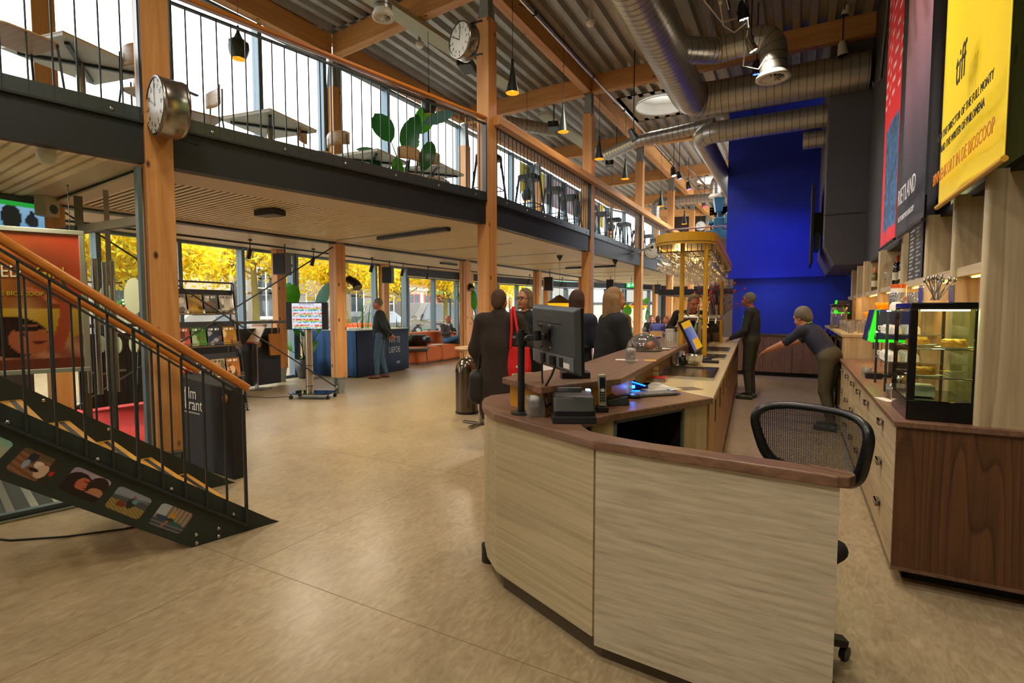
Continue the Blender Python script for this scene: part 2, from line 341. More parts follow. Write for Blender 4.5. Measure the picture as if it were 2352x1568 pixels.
MB().box(-7.5, -4, 6.5, 3.2, 11.6, 6.7).box(-7.5, 13.3, 6.5, 3.2, 19.5, 6.7).box(-7.5, 21.1, 6.5, 3.2, 27.6, 6.7).box(-7.5, 11.6, 6.5, -3.7, 13.3, 6.7).box(-2, 11.6, 6.5, 3.2, 13.3, 6.7).box(-7.5, 19.5, 6.5, -3.6, 21.1, 6.7).box(-1.9, 19.5, 6.5, 3.2, 21.1, 6.7).build('roof_slab', mat('roof_felt', '#4a4a48', .8), ceil)
DOME = mat('skylight_dome', '#f4f4ee', .6, emit='#ffffff', es=1.1, var=0)  # glow set in the material stands in for daylight through the dome
for i, (y, h, x) in enumerate(SKY):
    t = thing('window_%d' % (i+1), kind='structure', loc=(x, y, 6.2))
    m = MB(); n = 32
    ci = arc(0, 0, .6, 0, 360, n)[:-1]; sq = []
    for k in range(n):
        a = 2*PI*k/n; c, s = math.cos(a), math.sin(a); q = .84/max(abs(c), abs(s)); sq.append((c*q, s*q))
    m.add([(a, b, 0) for a, b in ci]+[(a, b, 0) for a, b in sq], [(k, (k+1) % n, n+(k+1) % n, n+k) for k in range(n)])
    m.box(-.84, -.7, 0, -.8, .7, .12).box(.8, -.7, 0, .84, .7, .12).box(-.84, -.84, 0, .84, -.8, .2).box(-.84, .8, 0, .84, .84, .2)
    m.build('curb_plate', DECK, t)
    MB().lathe([(.62, -.03), (.6, -.04), (.59, 0), (.585, .22), (.55, .24), (.55, .4)], n=40).build('curb_ring', WHT, t)
    MB().lathe([(.56, .38), (.5, .46), (.3, .54), (.001, .57)], n=32).build('dome', DOME, t)
# ---------------------------------------------------------------- columns
PR = [(-4.72, 2.47, -.2), (-3.86, 6.35, -.06), (-3.83, 10.3, 0), (-3.82, 14.2, 0), (-3.8, 18.05, 0), (-3.78, 21.9, 0), (-3.76, 25.8, 0)]
MR = [(-7.4, 2.75, -.2), (-7.2, 6.72, -.06), (-7.0, 10.5, 0), (-6.9, 14.25, 0), (-6.95, 18.1, 0), (-7.1, 21.8, 0), (-5.95, 25.1, -.3)]
FR = [(-9.5, 7.28, -.06), (-9.95, 10.93, 0), (-9.7, 14.8, 0), (-8.75, 18.9, 0)]
def column(x, y, rz, z0, z1, top, s=.2):
    t = thing('timber_column', loc=(x, y, 0), rz=rz, kind='structure'); h = s/2
    MB().box(-h, -h, z0, h, h, z1).build('shaft', TIMB, t, bevel=.006)
    m = MB()
    if z0 > 0:
        for r, z, r2, zz in ((.05, 0, .085, z0),):
            m.add([(-r, -r, z), (r, -r, z), (r, r, z), (-r, r, z), (-r2, -r2, zz), (r2, -r2, zz), (r2, r2, zz), (-r2, r2, zz)], [(0, 3, 2, 1), (4, 5, 6, 7), (0, 1, 5, 4), (1, 2, 6, 5), (2, 3, 7, 6), (3, 0, 4, 7)])
        m.box(-h, -h, z0-.012, h, h, z0-.001); m.box(-.008, -.1, 0, .008, .1, z0)
        m.build('steel_shoe', GALV, t)
    if top:
        m = MB(); r, r2 = .085, .055
        m.add([(-r, -r, z1), (r, -r, z1), (r, r, z1), (-r, r, z1), (-r2, -r2, top), (r2, -r2, top), (r2, r2, top), (-r2, r2, top)], [(0, 3, 2, 1), (4, 5, 6, 7), (0, 1, 5, 4), (1, 2, 6, 5), (2, 3, 7, 6), (3, 0, 4, 7)])
        m.box(-.095, -.012, z1, .095, .012, top)
        m.build('steel_head', GALV, t)
    return t
for x, y, r in PR: column(x, y, r, .3, 5.46, 5.86)
for i, (x, y, r) in enumerate(MR): column(x, y, r, .3, 2.66, 0)
for i, (x, y, r) in enumerate(MR): column(x, y, r, 3.04, 5.35, 5.86)
for x, y, r in FR: column(x, y, r, .3, 2.745, 0)
# ---------------------------------------------------------------- roof beams
def beam(p0, p1, m, w=.16, z0=5.86, z1=6.2):
    a = Vector(p0+(0,)); b = Vector(p1+(0,)); t = thing('timber_beam', loc=((a+b)/2)[:], rz=math.atan2(b.y-a.y, b.x-a.x), kind='structure')
    L = (b-a).length/2; MB().box(-L, -w/2, z0, L, w/2, z1).build('glulam', TIMX, t, bevel=.005)
    mm = MB()
    for s in (-1, 1):
        for z in (z0+.09, z1-.09): mm.cyl((s*(L-.1), -w/2-.004, z), (s*(L-.1), w/2+.004, z), .016, n=8)
    mm.build('bolt', GALV, t)
def c2(a): return (a[0], a[1])
def inset(a, b, d=.09):
    a = Vector(c2(a)); b = Vector(c2(b)); u = (b-a).normalized()*d; return ((a+u)[:], (b-u)[:])
for row in (PR, MR):
    pts = [(row[0][0]-.75, row[0][1]-3.9)]+[c2(r) for r in row]+[(row[-1][0], 27.4)]
    for i in range(len(pts)-1): beam(*inset(pts[i], pts[i+1], .0 if i == 0 else .09), None)
for i in range(len(MR)):
    beam(*inset(MR[i], PR[i], .09), None)
    if PR[i][1] > 3: beam(*inset(PR[i], (3.0, PR[i][1]), .09), None)
beam((-3.7, 25.8), (3.0, 25.8), None)
# ---------------------------------------------------------------- mezzanine edge, slab and slatted underside
SLATC = wood('slat_cream', '#eadcb8', '#dccca4', 'X', 20, .05, rough=.45)
mez = thing('mezzanine', kind='structure')
PP = [(-5.5, -1.35)]+[c2(r) for r in PR]+[(-3.76, 27.4)]; MM = [(-8.1, -1.1)]+[c2(r) for r in MR]+[(-5.6, 27.4)]
MB().prism([(p[0], p[1]) for p in PP]+[(p[0]-.2, p[1]) for p in reversed(MM)], 2.84, 3.0).build('floor_slab', mat('screed', '#8a8272', .5), mez)
for i in range(len(PP)-1):
    a, b = inset(PP[i], PP[i+1], .1); a = Vector(a+(0,)); b = Vector(b+(0,)); rz = math.atan2(b.y-a.y, b.x-a.x); L = (b-a).length/2; c = (a+b)/2
    m = MB(TR(c, rz)); m.box(-L, -.07, 2.69, L, .03, 3.0); m.box(-L, -.1, 2.995, L, .05, 3.012); m.box(-L, .02, 3.012, L, .03, 3.10)
    m.build('edge_beam', FASC, mez)
for i in range(len(MM)-1):
    a, b = inset(MM[i], MM[i+1], -.02); m = MB(); m.bar(a+(2.725,), b+(2.725,), .16, .125); m.build('inner_beam', FASC, mez)
soff = mat('soffit_paint', '#c4b698', .5, var=.04); DKS = mat('soffit_dark', '#14130f', .8)
und = thing('ceiling', kind='structure'); und.name = 'ceiling_lower'
MB().prism([(p[0]-.05, p[1]) for p in PP]+[(p[0]+.08, p[1]) for p in reversed(MM)], 2.79, 2.8).build('backing', DKS, und)
for i in range(1, 8):
    # frame border and slats of one bay, bay i between columns i-1 and i
    p0, p1 = Vector(PP[i]), Vector(PP[i+1]); q0, q1 = Vector(MM[i]), Vector(MM[i+1])
    def L(a, b, t): return a+(b-a)*t
    def bil(u, v): return L(L(p0, p1, v), L(q0, q1, v), u)
    def strip(u0, u1, v0, v1, z0, z1, mb): mb.prism([bil(u0, v0)[:], bil(u1, v0)[:], bil(u1, v1)[:], bil(u0, v1)[:]], z0, z1)
    m = MB(); strip(.02, .2, 0, 1, 2.69, 2.71, m); strip(.93, .98, 0, 1, 2.69, 2.71, m); strip(.2, .93, 0, .045, 2.69, 2.71, m); strip(.2, .93, .955, 1, 2.69, 2.71, m)
    if i > 1: strip(.2, .93, .485, .515, 2.69, 2.71, m)
    m.build('soffit_border', soff, und)
    N = 52; first = None
    if i <= 5:
        for k in range(N):
            v0 = .05+.9*k/N; v1 = v0+.9/N*.58
            if i > 1 and .475 < (v0+v1)/2 < .525: continue
            mm = MB(); strip(.2, .93, v0, v1, 2.70, 2.708, mm); mm.build('slat', SLATC, und)
    else: mm = MB(); strip(.2, .93, .05, .95, 2.70, 2.715, mm); mm.build('slat_field', SLATC, und)
# entrance bay under the mezzanine (slats left of the first column)
p0, p1, q0, q1 = [Vector(a) for a in (PP[0], PP[1], MM[0], MM[1])]
m = MB(); strip(.02, .98, .0, 1, 2.735, 2.75, m); m.build('slat_field', soff, und)
for k in range(34):
    v0 = .08+.86*k/34; mm = MB(); strip(.03, .95, v0, v0+.017, 2.72, 2.735, mm); mm.build('slat', SLATC, und)
# ceiling between mezzanine line and facade
MB().prism([(p[0]-.08, p[1]) for p in MM]+[(-6.5, 27.4), (-10.3, 17), (-10.5, 12), (-10.2, 7.5), (-9.5, -1.1)], 2.75, 2.80).build('facade_soffit', mat('soffit_light', '#cfc2aa', .45, var=.03), und)
MB().prism([(p[0]-.25, p[1]) for p in MM]+[(-6.8, 27.4), (-10.5, 17), (-10.7, 12), (-10.4, 7.5), (-9.7, -1.1)], 2.85, 2.95).build('flat_roof', mat('flat_roof', '#6d6b66', .8), und)
# ---------------------------------------------------------------- facades
def facade(idx, x0, y0, x1, y1, z0, z1, ys, sill=.06, transom=None, skip=()):
    t = thing('window_%d' % idx, kind='structure'); d = Vector((x1-x0, y1-y0, 0)); Ln = d.length; d.normalize()
    def at(s_): return Vector((x0, y0, 0))+d*s_
    prev = 0
    for k, s_ in enumerate(ys):
        p = at(s_); MB(TR(p, math.atan2(d.y, d.x))).box(-.035, -.1, z0, .035, .06, z1).box(-.025, .06, z0, .025, .075, z1).build('mullion', MULL, t)
    for k in range(len(ys)-1):
        a = at(ys[k]+.035); b = at(ys[k+1]-.035); c = (a+b)/2; l_ = (b-a).length/2
        if k in skip: continue
        MB(TR(c, math.atan2(d.y, d.x))).box(-l_, -.008, z0+sill, l_, .008, z1-.03).build('pane', GLASS, t)
    MB(TR(at(0), math.atan2(d.y, d.x))).box(0, -.08, z0, Ln, .05, z0+sill).box(0, -.08, z1-.04, Ln, .05, z1).build('window_frame', MULL, t)
    return t
FL = [(-9.25, .2), (-9.92, 7.95), (-10.2, 12.1), (-9.95, 17), (-9.15, 21.8), (-7.25, 24.4), (-6.25, 27.4)]
for i in range(len(FL)-1):
    a, b = FL[i], FL[i+1]; L_ = math.hypot(b[0]-a[0], b[1]-a[1]); k_ = max(1, round(L_/1.22)); o_ = .05
    facade(10+i, a[0], a[1], b[0], b[1], 0, 2.74 if i < 2 else 2.5, [o_+(L_-2*o_)*k/k_ for k in range(k_+1)])
    if i > 1: struct(MB().bar(a+(2.64,), b+(2.64,), .12, .24).build('trim_2', FASC))
ysu = [.1+1.29*k for k in range(23)]
facade(4, -7.75, -1.1, -7.36, 6.65, 3.0, 5.85, [.05+1.29*k for k in range(7)][:6]+[7.70], skip=())
facade(5, -7.3, 6.8, -7.1, 14.2, 3.0, 5.85, [.05+1.23*k for k in range(6)]+[7.35])
facade(6, -7.1, 14.3, -7.3, 21.8, 3.0, 5.85, [.05+1.24*k for k in range(7)])
facade(16, -7.3, 21.9, -6.1, 25.3, 3.0, 5.85, [.05, 1.2, 2.4, 3.55])
facade(17, -6.1, 25.3, -5.8, 27.3, 3.0, 5.85, [.05, 1.0, 1.95])
# far end wall: lower part glass and timber doors, upper part boarded
ew = thing('wall_end', kind='structure')
MB().box(-6.3, 27.4, 0, 3.2, 27.6, 6.4).build('wall_panel', mat('end_wall', '#3a2c22', .6), ew)
for k, x in enumerate((-5.6, -4.65, -2.4)):
    t = thing('door_%d' % (k+1), kind='structure', loc=(x, 27.33, 0)); MB().box(0, -.05, 0, .86, 0, 2.3).build('leaf', TIMB, t, bevel=.004); MB().box(.1, -.06, .3, .76, -.05, 1.1).box(.1, -.06, 1.25, .76, -.05, 2.1).build('door_panel', TIMB, t)
    MB().cyl((.78, -.1, 1.05), (.68, -.1, 1.05), .01, n=8).cyl((.78, -.1, 1.05), (.78, -.05, 1.05), .01, n=8).build('door_handle', BRUSH, t)
# ---------------------------------------------------------------- right side volumes
gw = thing('wall_green', kind='structure')
GRN = wood('green_stained_boards', '#8fa071', '#7b8d60', 'Z', 9, .05, knots=3.2, rough=.55, kn='#3c4a2b')
MB().box(.9, -4, 2.22, 1.3, 4.62, 6.2).build('board_face', GRN, gw)
struct(MB().box(.96, 4.62, 2.24, 1.5, 10.4, 6.2).build('wall_dark', WALLD))
struct(MB().box(1.285, 4.0, 0, 1.5, 13.9, 2.24).build('wall_shelf_back', WALLD))
struct(MB().box(.9, -4, 2.18, 3.2, 10.4, 2.22).build('ceiling_counter', BLKM))
bx_ = thing('projection_box', kind='structure')
bx_['kind'] = 'structure'
pb = MB(); pr_ = [(.36, 5.95), (1.6, 5.95), (1.6, 2.26), (.52, 2.26), (.36, 2.6)]
pb.add([(x, y, z) for y in (10.42, 13.8) for x, z in pr_], [(0, 4, 3, 2, 1), (5, 6, 7, 8, 9)]+[(i, (i+1) % 5, 5+(i+1) % 5, 5+i) for i in range(5)])
pb.build('cladding', mat('grey_cladding', '#57555a', .55, var=.08, vs=3), bx_, bevel=.01)
MB().box(.345, 10.41, 3.1, 1.6, 10.418, 3.112).build('joint_strip', mat('joint_dark', '#222224', .6), bx_)
BLUEM = mat('blue_paint', '#1028a8', .6, var=.22, vs=2.5)
bw = thing('wall_blue', kind='structure')
MB().box(-1.56, 13.72, 2.26, 1.0, 14.0, 6.2).build('upper_panel', BLUEM, bw)
MB().box(-1.4, 13.9, 0, 1.6, 14.1, 2.26).build('lower_panel', mat('blue_paint_low', '#15308f', .55, var=.1), bw)
struct(MB().box(-10.2, -4.05, 2.66, -7.5, -1, 2.9).build('ceiling_entrance', soff))
# ---------------------------------------------------------------- entrance glass, vestibule
vg = thing('window_9', kind='structure')
a, b = inset(PP[0], PP[1], .12); ang = math.atan2(b[1]-a[1], b[0]-a[0])
Lb = (Vector(b)-Vector(a)).length; M_ = TR((a[0], a[1], 0), ang)
MB(M_).box(0, -.006, .05, Lb, .006, 2.66).build('pane', glassmat('entrance_glass', (.93, .95, .92, 1), .9), vg)
MB(M_).box(Lb-.03, -.04, 0, Lb, .04, 2.66).box(0, -.03, 0, Lb, .03, .05).build('window_frame', MULL, vg)
dg_ = thing('door_4', kind='structure')
MB().box(-7.3, 2.6, 2.28, -4.85, 2.66, 2.36).box(-4.85, 2.6, 0, -4.81, 2.66, 2.66).box(-6.5, 2.6, .0, -6.46, 2.66, 2.66).build('window_frame', mat('door_bronze', '#5a5040', .4, .5), dg_)
MB().box(-6.46, 2.625, .02, -5.66, 2.637, 2.28).build('door_leaf', GLASS, dg_)
MB().box(-5.64, 2.625, .02, -4.86, 2.637, 2.28).build('door_leaf', GLASS, dg_)
MB().box(-5.93, 2.61, .02, -5.915, 2.65, 2.66).build('joint_rod', BRUSH, dg_)
for x, r_, z0_, z1_ in ((-6.22, .02, .67, 1.98), (-6.02, .025, .67, 2.0), (-5.84, .02, .72, 1.96), (-5.69, .02, .72, 1.96)):
    MB().cyl((x, 2.55, z0_), (x, 2.55, z1_), r_, n=12).cyl((x, 2.55, z0_+.2), (x, 2.63, z0_+.2), .01, n=6).cyl((x, 2.55, z1_-.2), (x, 2.63, z1_-.2), .01, n=6).build('door_handle', BRUSH, dg_)
STK = mat('frosted_sticker', '#c9cfb2', .6, var=.03)
for x, z, r_ in ((-5.47, 1.63, .17), (-5.97, 1.60, .15), (-6.12, 1.16, .085), (-5.8, 1.16, .08), (-5.5, 1.18, .085)):
    MB().cyl((x, 2.615, z), (x, 2.622, z), r_, n=28).build('round_sticker', STK, dg_)
struct(MB().box(-7.9, .9, 0, -7.5, 2.55, 2.66).build('wall_vestibule', mat('vestibule_dark', '#3a342b', .6)))
# ---------------------------------------------------------------- railings of the mezzanine
def railing(i, a, b, zr, wide, n, label):
    a, b = inset(a, b, .11); A = Vector(a+(0,)); B = Vector(b+(0,)); rz = math.atan2(B.y-A.y, B.x-A.x); L_ = (B-A).length
    t = thing('mezzanine_railing', label, 'railing', (A.x, A.y, 3.0), rz, 'railings along the mezzanine edge')
    MB().box(0, -.1, -.01, .012, -.03, 1.06).build('end_plate', STEEL, t); MB().box(L_-.012, -.1, -.01, L_, -.03, 1.06).build('end_plate', STEEL, t)
    MB().box(0, -.085, .0, L_, -.075, .12).build('bottom_flat', mat('smoked_flat', '#4c5356', .3, .5), t)
    MB().box(0, -.09, 1.03, L_, -.05, 1.045).build('top_flat', STEEL, t)
    if wide: MB().box(-.1, -.2, 1.045, L_+.12, .16, 1.17).build('bar_ledge', TIMX, t, bevel=.008)
    else: MB().box(0, -.115, 1.09, L_, -.035, 1.13).build('handrail', RAILW, t, bevel=.012)
    b0 = MB().cyl((0, -.08, .015), (0, -.08, 1.04), .0065, n=6).build('baluster', STEEL, t); b0.location = (.12, 0, 0)
    for k in range(1, n): part_copy(b0, (.12+(L_-.24)*k/(n-1), 0, 0))
    c0 = MB().sph((0, -.09, .055), (.016, .008, .016), 8, 6).build('bolt', CHR, t); c0.location = (.3, 0, 0)
    for k in range(1, 6): part_copy(c0, (.3+(L_-.5)*k/5, 0, 0))
railing(0, PP[0], PP[1], 4.13, 0, 26, 'railing with thin bars left of the near timber column')
railing(1, PP[1], PP[2], 4.13, 0, 30, 'railing with slim wooden handrail in front of the cafe tables and large leafed plant')
railing(2, PP[2], PP[3], 4.13, 1, 30, 'railing with wide timber ledge in front of the black bar stools')
railing(3, PP[3], PP[4], 4.13, 1, 30, 'railing with wide timber ledge, second bay of stools')
railing(4, PP[4], PP[5], 4.13, 1, 28, 'railing with wide timber ledge above the distant round clock')
railing(5, PP[5], PP[6], 4.13, 1, 26, 'farthest visible railing bay above the yellow canopy')
# ================================================================ STAIRCASE
ST = thing('staircase', 'dark steel staircase with timber treads and wooden handrails rising to the left', 'staircase', (-3.20, 2.40, 0), math.atan2(-.973, -.23))
SLP = .765
PLATE = mat('stair_plate', '#2c332f', .45, .2, var=.1, vs=6)
def stringer(y, s0, name='stringer'):
    m = MB(); S = 3.3; pts = [(s0, 0), (s0+.555, 0), (S, SLP*(S-s0-.555)), (S, SLP*(S-s0-.05)), (s0+.05, .03)]
    vs = [(a, y+d, z) for d in (-.006, .006) for a, z in pts]; n = 5
    m.add(vs, [tuple(range(n-1, -1, -1)), tuple(range(n, 2*n))]+[(i, (i+1) % n, n+(i+1) % n, n+i) for i in range(n)])
    return m.build(name, PLATE, ST)
stringer(0, 0); stringer(-1.12, -.12)
TREAD = wood('tread_wood', '#d29a3e', '#bd8430', 'Y', 20, .06, rough=.35, coat=.2)
for k in range(12):
    s = .25+.24*k; z = .175+.182*k
    t = MB().box(s, -1.11, z-.035, s+.27, -.01, z).build('tread', TREAD, ST, bevel=.004)
    MB().box(s+.035, -1.06, z, s+.06, -.06, z+.003).build('grip_strip', BLKM, t)
for y, side in ((.03, 1), (-1.15, -1)):
    s0 = .235 if side > 0 else .05
    fl = MB(); fl.bar((s0, y-.01*side, .055+SLP*0), (3.2, y-.01*side, .055+SLP*(3.2-s0)), .05, .012, up=(0, 0, 1)); fl.build('flange', STEEL, ST)
    zr = 1.0 if side > 0 else 1.02; sr = .226 if side > 0 else .16
    top = lambda s_: zr-.06+SLP*(s_-sr)
    MB().bar((sr+.02, y, top(sr+.02)), (3.2, y, top(3.2)), .04, .012).build('rail_flat', STEEL, ST)
    h = MB(); h.tube([(sr-.03, y, zr+SLP*(-.03)), (3.2, y, zr+SLP*(3.2-sr))], .026, 12); h.build('handrail', RAILW, ST)
    n = 0; base = None
    for k in range(25):
        s_ = .228+.118*k if side > 0 else .10+.118*k; zb = .06+SLP*(s_-.228) if side > 0 else .1+SLP*(s_-.05)
        w_ = .012 if k else .018
        if side > 0 and k in (5, 13, 21): w_ = .016
        L_ = top(s_)-zb
        MB().box(s_-w_/2, y-w_/2, zb, s_+w_/2, y+w_/2, top(s_)).build('baluster', STEEL, ST)
    for k in range(8):
        s_ = sr+.15+.36*k; MB().bar((s_, y, top(s_)), (s_+.03, y, top(s_)+.05), .03, .008).build('rail_bracket', CHR, ST)
for s_, z_ in [(.302, .14), (.652, .402), (1.004, .663), (1.358, .931), (1.71, 1.2), (.526, .075), (.525, .02), (.394, .075), (.396, .022)]:
    MB().sph((s_, .008, z_), (.012, .006, .012), 10, 6).build('bolt', CHR, ST)
for s_, z_ in [(.75, .62), (1.1, .88), (1.45, 1.15)]: MB().sph((s_, -1.108, z_), (.012, .006, .012), 10, 6).build('bolt', CHR, ST)
# printed film stills on the stringer
def blob(u, v, cx, cy, rx, ry): return ((u-cx)/rx)**2+((v-cy)/ry)**2 < 1
def still_street(u, v):
    c = mixc(hx('#3b3a44'), hx('#6d6f78'), .5+.5*math.sin(v*40)) if v < .35 else mixc(hx('#7d6a58'), hx('#a08c78'), (math.sin(u*50) > 0)*1.)
    if v > .5 and u < .3: c = hx('#aab2bc')
    if blob(u, v, .25, .42, .2, .1): c = hx('#27435a')
    if blob(u, v, .68, .32, .2, .1): c = hx('#2f5e52')
    if blob(u, v, .5, .62, .09, .13): c = hx('#c48a2a')
    if blob(u, v, .5, .42, .1, .1): c = hx('#2c3a24')
    if blob(u, v, .48, .82, .05, .06): c = hx('#b27a58')
    if abs(u-.45+.3*(.35-v)) < .035 and .05 < v < .35: c = hx('#a06a50')
    return c
def still_field(u, v):
    c = mixc(hx('#a08a4a'), hx('#7a6438'), .5+.5*math.sin(u*37+v*51)) if v < .45 else (hx('#4c4c52') if v < .62+.1*u else mixc(hx('#7e8ca0'), hx('#5f6672'), u))
    if v > .7+.2*abs(u-.3): c = hx('#8a8f9c')
    if blob(u, v, .55, .5, .11, .22): c = hx('#23282a')
    if blob(u, v, .62, .62, .08, .09): c = hx('#5c8d86')
    if blob(u, v, .55, .78, .05, .06): c = hx('#8a5a40')
    if blob(u, v, .33, .34, .13, .12): c = hx('#7c2f1c')
    return c
def still_faces(u, v):
    c = mixc(hx('#9a8a9c'), hx('#b8a2b0'), u)
    if blob(u, v, .3, .45, .33, .42): c = hx('#21141a')
    if blob(u, v, .43, .47, .17, .26): c = hx('#b86048') if u < .55 else hx('#c87a5c')
    if blob(u, v, .47, .6, .07, .02) or blob(u, v, .55, .36, .05, .02): c = hx('#5a2018')
    if blob(u, v, .78, .6, .26, .38): c = hx('#2a1a18')
    if blob(u, v, .83, .34, .2, .2): c = hx('#b5765a')
    if v < .24: c = hx('#1f1412')
    return c
def still_wedding(u, v):
    c = mixc(hx('#8a5c44'), hx('#6a4630'), .5+.5*math.sin(u*9+v*30))
    if v > .8: c = hx('#5d4a33')
    if u > .72: c = hx('#2e2a20')
    if blob(u, v, .3, .75, .1, .2): c = hx('#23252e')
    if blob(u, v, .27, .45, .06, .18): c = hx('#8496ac')
    if blob(u, v, .52, .58, .1, .14): c = hx('#d8c4b4')
    if blob(u, v, .66, .4, .14, .28): c = hx('#c8a890')
    if blob(u, v, .5, .36, .12, .07): c = hx('#211a18')
    if blob(u, v, .88, .45, .05, .1): c = hx('#b8281c')
    for x, y in ((.32, .95), (.53, .75), (.66, .7)):
        if blob(u, v, x, y, .04, .05): c = hx('#7c4a32')
    return c
def still_beach(u, v):
    c = mixc(hx('#c89a6a'), hx('#7aa8a0'), v)
    if blob(u, v, .3, .4, .2, .35): c = hx('#3a2a2a')
    return c
rmask = lambda u, v: not any((uu < .14 and vv < .14 and (uu-.14)**2+(vv-.14)**2 > .14**2) for uu in (u, 1-u) for vv in (v, 1-v))
for (s_, z_), (s2, z2), (s3, z3), fn in [((.783, .229), (.619, .106), (.699, .334), still_street), ((.987, .391), (.830, .262), (.907, .492), still_field), ((1.182, .547), (1.026, .417), (1.096, .65), still_faces), ((1.38, .695), (1.223, .567), (1.293, .795), still_wedding), ((1.578, .845), (1.421, .72), (1.491, .945), still_beach)]:
    o_ = Vector((s_, .0075, z_)); u_ = Vector((s2-s_, 0, z2-z_)); v_ = Vector((s3-s_, 0, z3-z_))
    Mx = Matrix(((u_.x, v_.x, 0, o_.x), (0, 0, 1, o_.y), (u_.z, v_.z, 0, o_.z), (0, 0, 0, 1)))
    picture('printed_still', Mx, 1, 1, 46, 46, fn, VCG, ST, world=False, mask=rmask)
# ================================================================ ENTRANCE
tm = thing('door_mat', 'ribbed entrance mat with aluminium strips under the staircase', 'mat', (-5.9, 1.2, 0), math.radians(-13))
MB().box(-1.0, -2.6, .001, .93, .9, .008).build('mat_base', mat('mat_rubber', '#2d2f2c', .8), tm)
for k in range(26): MB().box(-.98, -2.58+.134*k, .008, .9, -2.535+.134*k, .016).build('strip', mat('alu_strip', '#a8aaa0', .35, .8) if k == 0 else bpy.data.materials['alu_strip'], tm)
MB().box(.93, -2.6, .001, .96, .9, .014).build('edge_profile', bpy.data.materials['alu_strip'], tm)
tag(MB().prism([(-6.0, 2.75), (-9.5, 2.6), (-9.6, 4.7), (-7.4, 4.2), (-5.95, 3.5)], .002, .01).build('red_carpet', mat('carpet_red', '#e0281c', .85, var=.12, vs=30, bump=.3)), 'red carpet on the floor beyond the entrance glass doors', 'carpet')
tb = tag(MB().box(-.08, -.11, 0, .08, .11, .28).box(-.065, -.112, .05, .065, -.09, .24).build('wall_box', mat('box_grey', '#b9b7ae', .5), bevel=.01), 'grey plastic box on the floor at the foot of the near timber column', 'box'); tb.location = (-4.72, 2.2, .02)
cable = [PV(0, 1180, (-3.6, .5), (-3.6, 3))]
cb = MB(); cb.tube([(-5.0, 1.1, .012), (-4.75, 1.25, .008), (-4.45, 1.35, .007), (-4.2, 1.55, .007), (-4.0, 1.8, .007), (-3.9, 1.98, .007), (-3.75, 2.1, .007)], .006, 6)
tag(cb.build('power_cable', BLK), 'black power cable curving over the floor below the staircase', 'cable')
# hanging light frame with film poster
FR_ = PK(193, 533, 4.9); dirf = Vector((.437, .9, 0)).normalized(); dz = Vector((0, 0, 1))
pf = thing('hanging_poster_frame', 'silver framed film poster hung on chains behind the entrance glass', 'poster', (FR_.x-dirf.x*.9, FR_.y-dirf.y*.9, .93))
o_ = Vector((FR_.x, FR_.y, .93))-dirf*1.06; Mf = frameM(o_, dirf, dz)
m = MB(Mf); Wf, Hf = 1.06, 1.30
m.box(0, 0, -.02, Wf, .04, .02).box(0, Hf-.04, -.02, Wf, Hf, .02).box(0, .04, -.02, .04, Hf-.04, .02).box(Wf-.04, .04, -.02, Wf, Hf-.04, .02)
m.build('frame', mat('alu_frame', '#b4b6a8', .35, .6, var=.05), pf, world=True, bevel=.003)
def girl(u, v):
    c = mixc(hx('#7a3a1c'), hx('#b8842a'), .5+.5*math.sin(u*5+1)) if v > .45 else mixc(hx('#8a6a20'), hx('#c49a30'), v*2)
    if v > .78: c = mixc(c, hx('#c0482a'), (v-.78)*4*u)
    if u > .7 and v > .5: c = mixc(c, hx('#c83a2a'), (u-.7)*2)
    c = mixc(c, hx('#d8b07a'), max(0, .5-abs(u-.62)*3-abs(v-.45)*2))
    if v < .27+.06*math.sin(u*6): c = mixc(hx('#b87a58'), hx('#8a4a34'), .5+.5*math.sin(u*20+v*30))
    if v < .08: c = hx('#6a3020')
    if blob(u, v, .5, .24, .25, .15): c = hx('#2a1512')
    if blob(u, v, .62, .22, .14, .11): c = hx('#a85a38')
    if blob(u, v, .6, .3, .12, .02): c = hx('#2a1512')
    if blob(u, v, .68, .2, .05, .012) or blob(u, v, .58, .255, .035, .008): c = hx('#5c2018')
    ax = .82+.06*math.sin((v-.2)*7)
    if .12 < v < .5 and abs(u-ax) < .05-.04*(v-.3): c = hx('#a0442a')
    if .48 < v < .6 and abs(u-(.82-(v-.48)*1.6)) < .035: c = hx('#b8603c')
    return c
picture('poster_print', Mf @ TR((.04, .04, .006)), Wf-.08, Hf-.08, 70, 84, girl, VCG, pf)
text('GIRL', .15, mat('print_yellow', '#b8b42a', .4, var=0), pf, Mf @ TR((Wf-.12, .86, .009)), world=True, align='RIGHT', sx=.75)
text('SACRED', .15, mat('print_cream', '#d8d0c0', .4, var=0), pf, Mf @ TR((Wf-.44, .86, .009)), world=True, align='RIGHT', sx=.75)
text('BINNENKORT IN DE BIOSCOOP', .05, bpy.data.materials['print_yellow'], pf, Mf @ TR((Wf-.3, .70, .009)), world=True, align='RIGHT')
for d in (.1, Wf-.1):
    a = o_+dirf*d+dz*Hf; c_ = MB(); L_ = 2.68-a.z
    for k in range(int(L_/.03)): c_.cyl(a+dz*(k*.03), a+dz*(k*.03+.022), .006 if k % 2 else .004, n=5)
    c_.build('chain', STEEL, pf, world=True)
tv = thing('wall_television', 'small television with green and blue picture high behind the entrance glass', 'television', tuple(PX(55, 502, -7.3)))
bp_ = PX(55, 502, -7.3); Mt = frameM(bp_, (-.12, 1, 0), (0, 0, 1))
MB(Mt).box(-.5, -.3, -.06, .24, .22, 0).build('housing', BLK, tv, world=True, bevel=.008)
